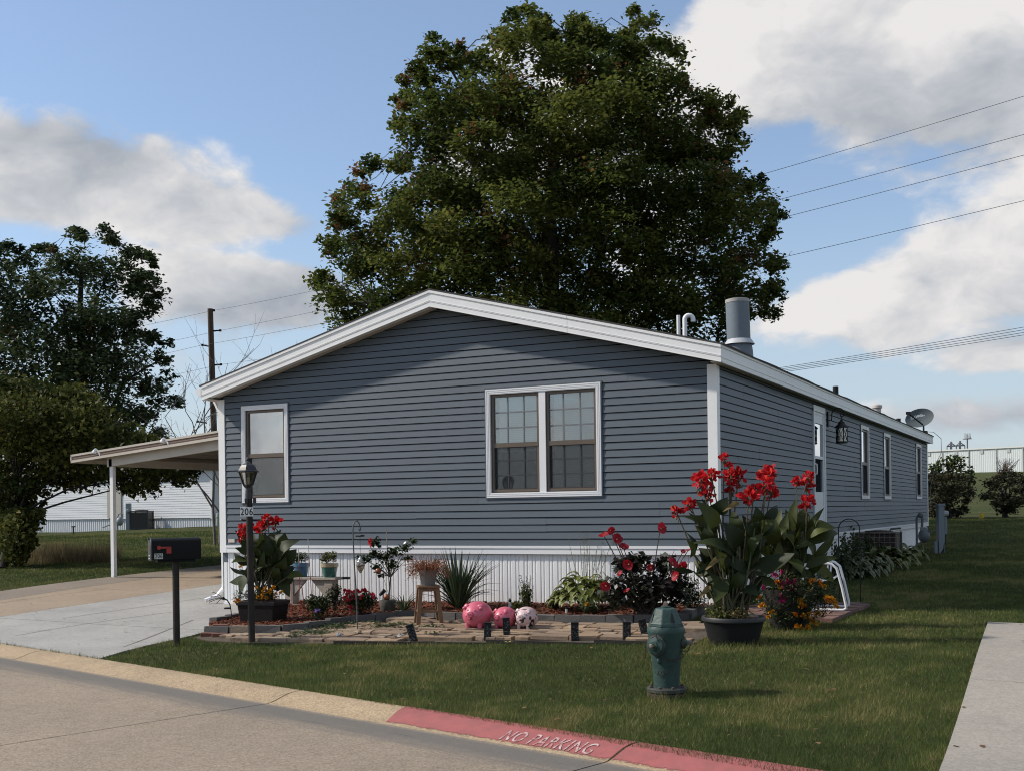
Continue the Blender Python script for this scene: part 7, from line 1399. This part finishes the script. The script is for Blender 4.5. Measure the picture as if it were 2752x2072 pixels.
for i, (px, py, ms, n, R_, hg, lab) in enumerate([(2250, 1556, [HOSD], 80, .36, .30, 'dark variegated hosta nearest the white chair'), (2285, 1556, [HOSD], 85, .38, .32, 'dark variegated hosta under the arched hanger'), (2320, 1550, [HOSD], 85, .40, .34, 'dark variegated hosta third from the chair along the wall'), (2350, 1542, [HOSD, HOSG], 85, .42, .36, 'mixed green hosta below the wire screen'), (2380, 1532, [HOSG], 90, .44, .38, 'bright green hosta below the air conditioner'), (2408, 1522, [HOSG], 90, .46, .38, 'bright green hosta second from the far end'), (2432, 1510, [HOSG], 85, .48, .36, 'bright green hosta at the far end of the row')]):
    q = at(px, py); q = q+CF*.25; q[2] = gz(q[0], q[1]); hosta(lab, q, n, R_, hg, ms, 130+i, (.20, .30), (.15, .21))
for i, (px, d_, hh, lab) in enumerate(((2262, 19.5, .66, 'bushy upright perennial behind the chair'), (2290, 20.5, .80, 'tall leafy perennial under the arched hanger'), (2330, 22.4, .66, 'dry stemmed perennial in front of the wire screen'))):
    q = EYE+ray(px, 1450)*d_; q[2] = gz(q[0], q[1]); t = tag(empty('leafy_perennial', q), lab, 'plant'); rng = np.random.default_rng(140+i); s = MB(); L_ = []
    for j in range(20):
        e = np.array([rng.normal()*.14, rng.normal()*.14, hh*rng.uniform(.6, 1.12)]); s.tube([(e[0]*.3, e[1]*.3, 0), tuple(e*.6), tuple(e)], [.006, .004, .002], 4, cap=False)
        for f in rng.uniform(.15, 1, 34): L_.append(e*[.3+.7*f, .3+.7*f, f]+rng.normal(size=3)*.03)
    s.build('stems', GSTEM, t); L_ = np.array(L_); link('foliage', scatter(LEAF_T, LEAF_F, L_, rand_rot(len(L_), rng, 2)*.07, rng.uniform(0, .8, len(L_)), 'foliage', FUZZ if i < 2 else MLEAF), t)
q = EYE+ray(2362, 1455)*23.2; q[2] = gz(q[0], q[1]); t = tag(empty('air_conditioner', q), 'brown air conditioner behind a wire screen against the side skirting', 'air conditioner'); ac_unit(t, .78, .72, .78, mat('brown unit', (.045, .032, .026), .6), 12)
WIRM = mat('tan wire', (.22, .17, .13), .6); tt_ = tag(empty('wire_screen', q+np.array([.05, -.56, 0])), 'tan wire grid screen in front of the brown air conditioner', 'wire screen'); wm = MB()
for i in range(10): x = -.45+.1*i; wm.tube([(x, 0, 0), (x, 0, .74)], .004, 4)
for i in range(8): z = .03+.1*i; wm.tube([(-.46, 0, z), (.46, 0, z)], .004, 4)
wm.build('wire_grid', WIRM, tt_); MB().tube([(-.46, 0, -.1), (-.46, 0, .76)], .008, 6).tube([(.46, 0, -.1), (.46, 0, .76)], .008, 6).build('stakes', BROWN_D, tt_)
# gas meter and pipe on the side
GAS = mat('grey gas meter', (.10, .115, .12), .55, .15, 8); q = EYE+ray(2478, 1460)*27.6; q[2] = gz(q[0], q[1]); t = tag(empty('gas_meter', q), 'grey gas meter on a pipe beside the far end of the side wall', 'gas meter'); h0 = float(pt(2478, 1440, 27.3)[2])-q[2]
MB().ball((.05, 0, h0), (.14, .13, .17)).build('body', GAS, t, True); MB().box((.04, 0, h0+.17), (.16, .12, .08)).build('index', mat('dial', (.22, .22, .23), .4), t, bevel=.01); MB().tube([(-.12, 0, -.05), (-.12, 0, h0+.42), (-.06, 0, h0+.52)], .026, 8).build('riser', GAS, t, True); MB().tube([(-.06, 0, h0+.50), (.02, 0, h0+.44), (.0, 0, h0+.18)], .03, 8).build('regulator_pipe', GAS, t, True); MB().ball((-.02, -.02, h0+.50), (.07, .05, .07)).build('regulator', GAS, t, True); MB().box((.18, .0, h0+.12), (.10, .05, .05)).build('outlet', GAS, t)
MB().tube([(.0, .05, h0-.17), (.02, .05, -.02)], .02, 6).build('support_stake', mat('wooden stake', (.20, .15, .10), .8), t)
hp = [(.1, 11.5, .62), (.12, 12.4, .60), (.13, 12.9, .66), (.13, 13.2, .80), (.12, 13.25, 1.05), (.14, 13.45, 1.12), (.3, 13.75, 1.13)]; tag(MB().tube(hp, .022, 8).build('black_hose', BLACKM, None, True), 'black hose curving along the white skirting to the gas meter', 'hose')
q = EYE+ray(2528, 1487)*28.6; q[2] = gz(q[0], q[1]); t = tag(empty('meter_pedestal', q, YAW), 'grey electric meter pedestal standing on the side lawn', 'electric meter'); H = 134*28.6/FPX; MG = mat('grey pedestal', (.17, .20, .215), .5, .08, 5)
MB().box((0, 0, H/2), (.15, .20, H)).build('post', MG, t, bevel=.008); MB().box((.005, -.002, H-.03), (.175, .22, .06)).build('top_cap', MG, t, bevel=.008); MB().lathe([(.075, 0), (.075, .05), (.068, .12), (.05, .13)], (.075, 0, H*.80), 18, Matrix.Rotation(R(90), 3, 'Y')).build('meter', mat('meter dome', (.30, .31, .31), .25), t, True); MB().box((.115, 0, H*.56), (.06, .17, .42)).build('breaker_box', MG, t, bevel=.006); MB().tube([(.12, -.02, H*.4), (.10, -.05, .25), (-.02, -.12, .0)], .018, 6).tube([(.09, -.06, H*.4), (.05, -.1, .2), (.04, -.12, -.02)], .012, 6).build('cables', BLACKM, t); MB().box((-.13, -.02, .16), (.06, .1, .3)).build('side_box', MG, t)
q = EYE+ray(2638, 1390)*44; q[2] = gz(q[0], q[1]); tag(MB().add([(-.09, 0, 0), (.09, 0, .02), (.07, .03, .24), (-.05, -.03, .2)], [(0, 1, 2, 3)]).add([(-.09, .01, 0), (.09, .01, .02), (.07, .04, .24), (-.05, -.02, .2)], [(3, 2, 1, 0)]).build('utility_flag', mat('yellow flag', (.55, .36, .03), .6), None, False, q), 'little yellow marker flag on the grass between the bushes', 'marker flag')

# ================================================================== GRASS AND LITTER
HOUSE_POLY = [(-8.25, -.02), (.05, -.02), (.05, 21.5), (-8.25, 21.5)]
CONES = [(1.084, -5.152, .15), (.929, -2.581, .24), (1.214, -1.344, .20)]
def lawn_mask(x, y):
    ok = ~(inpoly(x, y, DRIVE_POLY) | inpoly(x, y, SLAB_POLY) | inpoly(x, y, PATIO) | inpoly(x, y, BED) | inpoly(x, y, HOUSE_POLY) | inpoly(x, y, PAD_POLY)); s_, t_ = st(x, y); ok &= t_ > .345-.030*np.clip(s_, 0, 6)
    for cx, cy, r_ in CONES: ok &= (x-cx)**2+(y-cy)**2 > r_*r_
    return ok
def smooth_noise(x, y, sc, seed):
    rng = np.random.default_rng(seed); o = np.zeros_like(x)
    for i in range(7): a = rng.uniform(0, 2*math.pi); f = sc*rng.uniform(.6, 1.9); o += np.sin((x*math.cos(a)+y*math.sin(a))*f+rng.uniform(0, 6.28)+1.5*np.sin((x*math.sin(a)-y*math.cos(a))*f*.7))
    return o/7
def grass_patch(n, dlo, dhi, seed, expo=1.6):
    rng = np.random.default_rng(seed); u = rng.uniform(0, 1, n); a = 2-expo; d = (dlo**a+u*(dhi**a-dlo**a))**(1/a); th = rng.uniform(-.62, .70, n)
    x = EYE[0]+d*(CF[0]+CR[0]*th*1.0); y = EYE[1]+d*(CF[1]+CR[1]*th); ok = lawn_mask(x, y); return x[ok], y[ok], d[ok], rng
x, y, d, rng = grass_patch(1200000, 5.2, 44, 5); n = len(x); z = gz(x, y); s_, t_ = st(x, y)
patch = 1.25*smooth_noise(x, y, 1.6, 3)+.9*smooth_noise(x, y, 5.5, 4)+.55*smooth_noise(x, y, 15., 6); h = rng.uniform(.022, .05, n)*(1+.25*patch); edge = np.exp(-np.abs(t_-.36)/.10); h *= 1+.25*edge
for cx, cy, r_ in CONES+[(-4.771, -3.406, .05), (-5.576, -3.821, .05)]: q = np.hypot(x-cx, y-cy)-r_; h *= 1+1.3*np.exp(-np.maximum(q, 0)/.07)
w_ = np.maximum(.0032, d*.00042)*rng.uniform(.7, 1.3, n); a = rng.uniform(0, 2*math.pi, n); lean = rng.uniform(.1, 1.0, n)*h; la = rng.uniform(0, 2*math.pi, n)
P0 = np.stack([x-np.cos(a)*w_/2, y-np.sin(a)*w_/2, z-.004], -1); P1_ = np.stack([x+np.cos(a)*w_/2, y+np.sin(a)*w_/2, z-.004], -1); P2 = np.stack([x+lean*np.cos(la), y+lean*np.sin(la), z+h], -1)
Vg = np.stack([P0, P1_, P2], 1).reshape(-1, 3); tint = np.clip(.36+.52*patch+rng.normal(size=n)*.15+.12*edge, 0, .84); dry = rng.random(n) < (.05+.45*np.clip(patch-.1, 0, 1)); tint[dry] = rng.uniform(.78, 1, dry.sum())
GRASS = leafmat('grass blades', [(0, (.040, .064, .014)), (.35, (.070, .104, .023)), (.6, (.110, .140, .034)), (.8, (.195, .185, .062)), (1, (.30, .245, .11))], .6, .3, .2)
tag(link('grass', np_mesh('grass', Vg, np.arange(3*n).reshape(-1, 3), GRASS, tint)), 'short mown grass blades covering the lawn', 'grass', kind='stuff')
# tall dry weeds beyond the driveway
rng = np.random.default_rng(8); n = 6500; d = rng.uniform(27, 31, n); px = rng.uniform(50, 320, n); x = EYE[0]+d*(CF[0]+CR[0]*(px-1376)/FPX); y = EYE[1]+d*(CF[1]+CR[1]*(px-1376)/FPX); cl = smooth_noise(x, y, 2.2, 9); ok = cl > -.12; x, y, d = x[ok], y[ok], d[ok]; n = len(x); z = gz(x, y); h = rng.uniform(.15, .55, n)**1.0*(.7+.5*np.clip(cl[ok], 0, 1)); h[rng.random(n) < .04] *= 1.9; w_ = rng.uniform(.008, .016, n); a = rng.uniform(0, 6.28, n); lean = rng.uniform(.05, .5, n)*h; la = rng.uniform(0, 6.28, n)
Vw = np.stack([np.stack([x-np.cos(a)*w_/2, y-np.sin(a)*w_/2, z], -1), np.stack([x+np.cos(a)*w_/2, y+np.sin(a)*w_/2, z], -1), np.stack([x+lean*np.cos(la), y+lean*np.sin(la), z+h], -1)], 1).reshape(-1, 3)
tag(link('dry_weeds', np_mesh('dry_weeds', Vw, np.arange(3*n).reshape(-1, 3), leafmat('dry weed stems', [(0, (.07, .065, .02)), (.5, (.16, .12, .06)), (1, (.26, .20, .11))], .7, .25), rng.uniform(0, 1, n))), 'strip of tall dry weeds on the far side of the driveway', 'weeds', kind='stuff')
# fallen leaves
rng = np.random.default_rng(15); n = 420; d = 6+rng.uniform(0, 1, n)**1.4*22; th = rng.uniform(-.47, .47, n); x = EYE[0]+d*(CF[0]+CR[0]*th); y = EYE[1]+d*(CF[1]+CR[1]*th); s_, t_ = st(x, y); ok = (t_ > .4) & ~inpoly(x, y, HOUSE_POLY) & ~inpoly(x, y, BED); x, y = x[ok], y[ok]; z = gz(x, y)+np.where(inpoly(x, y, DRIVE_POLY) | inpoly(x, y, SLAB_POLY), .036, .034)
tag(link('fallen_leaves', scatter(LEAF_T, LEAF_F, np.stack([x, y, z], -1), rand_rot(len(x), rng, .35)*(.045*rng.uniform(.6, 1.5, (len(x), 1, 1))), rng.uniform(0, 1, len(x)), 'fallen_leaves', leafmat('fallen leaves', [(0, (.07, .035, .018)), (.5, (.15, .085, .035)), (1, (.26, .18, .07))], .8, .1))), 'scattered brown fallen leaves on the lawn and driveway', 'fallen leaves', kind='stuff')
q = at(1366, 1735); v = []; f = []
for i in range(5):
    a = i*2*math.pi/5+.3; b0 = len(v); v += [(0, 0, .04), (.028*math.cos(a-.35), .028*math.sin(a-.35), .045), (.075*math.cos(a), .075*math.sin(a), .055), (.028*math.cos(a+.35), .028*math.sin(a+.35), .045)]; f.append((b0, b0+1, b0+2, b0+3))
tag(link('maple_leaf', np_mesh('maple_leaf', v, f, mat('yellow leaf', (.42, .34, .10), .7)), None, q), 'single pale yellow star-shaped leaf on the grass before the patio', 'leaf')
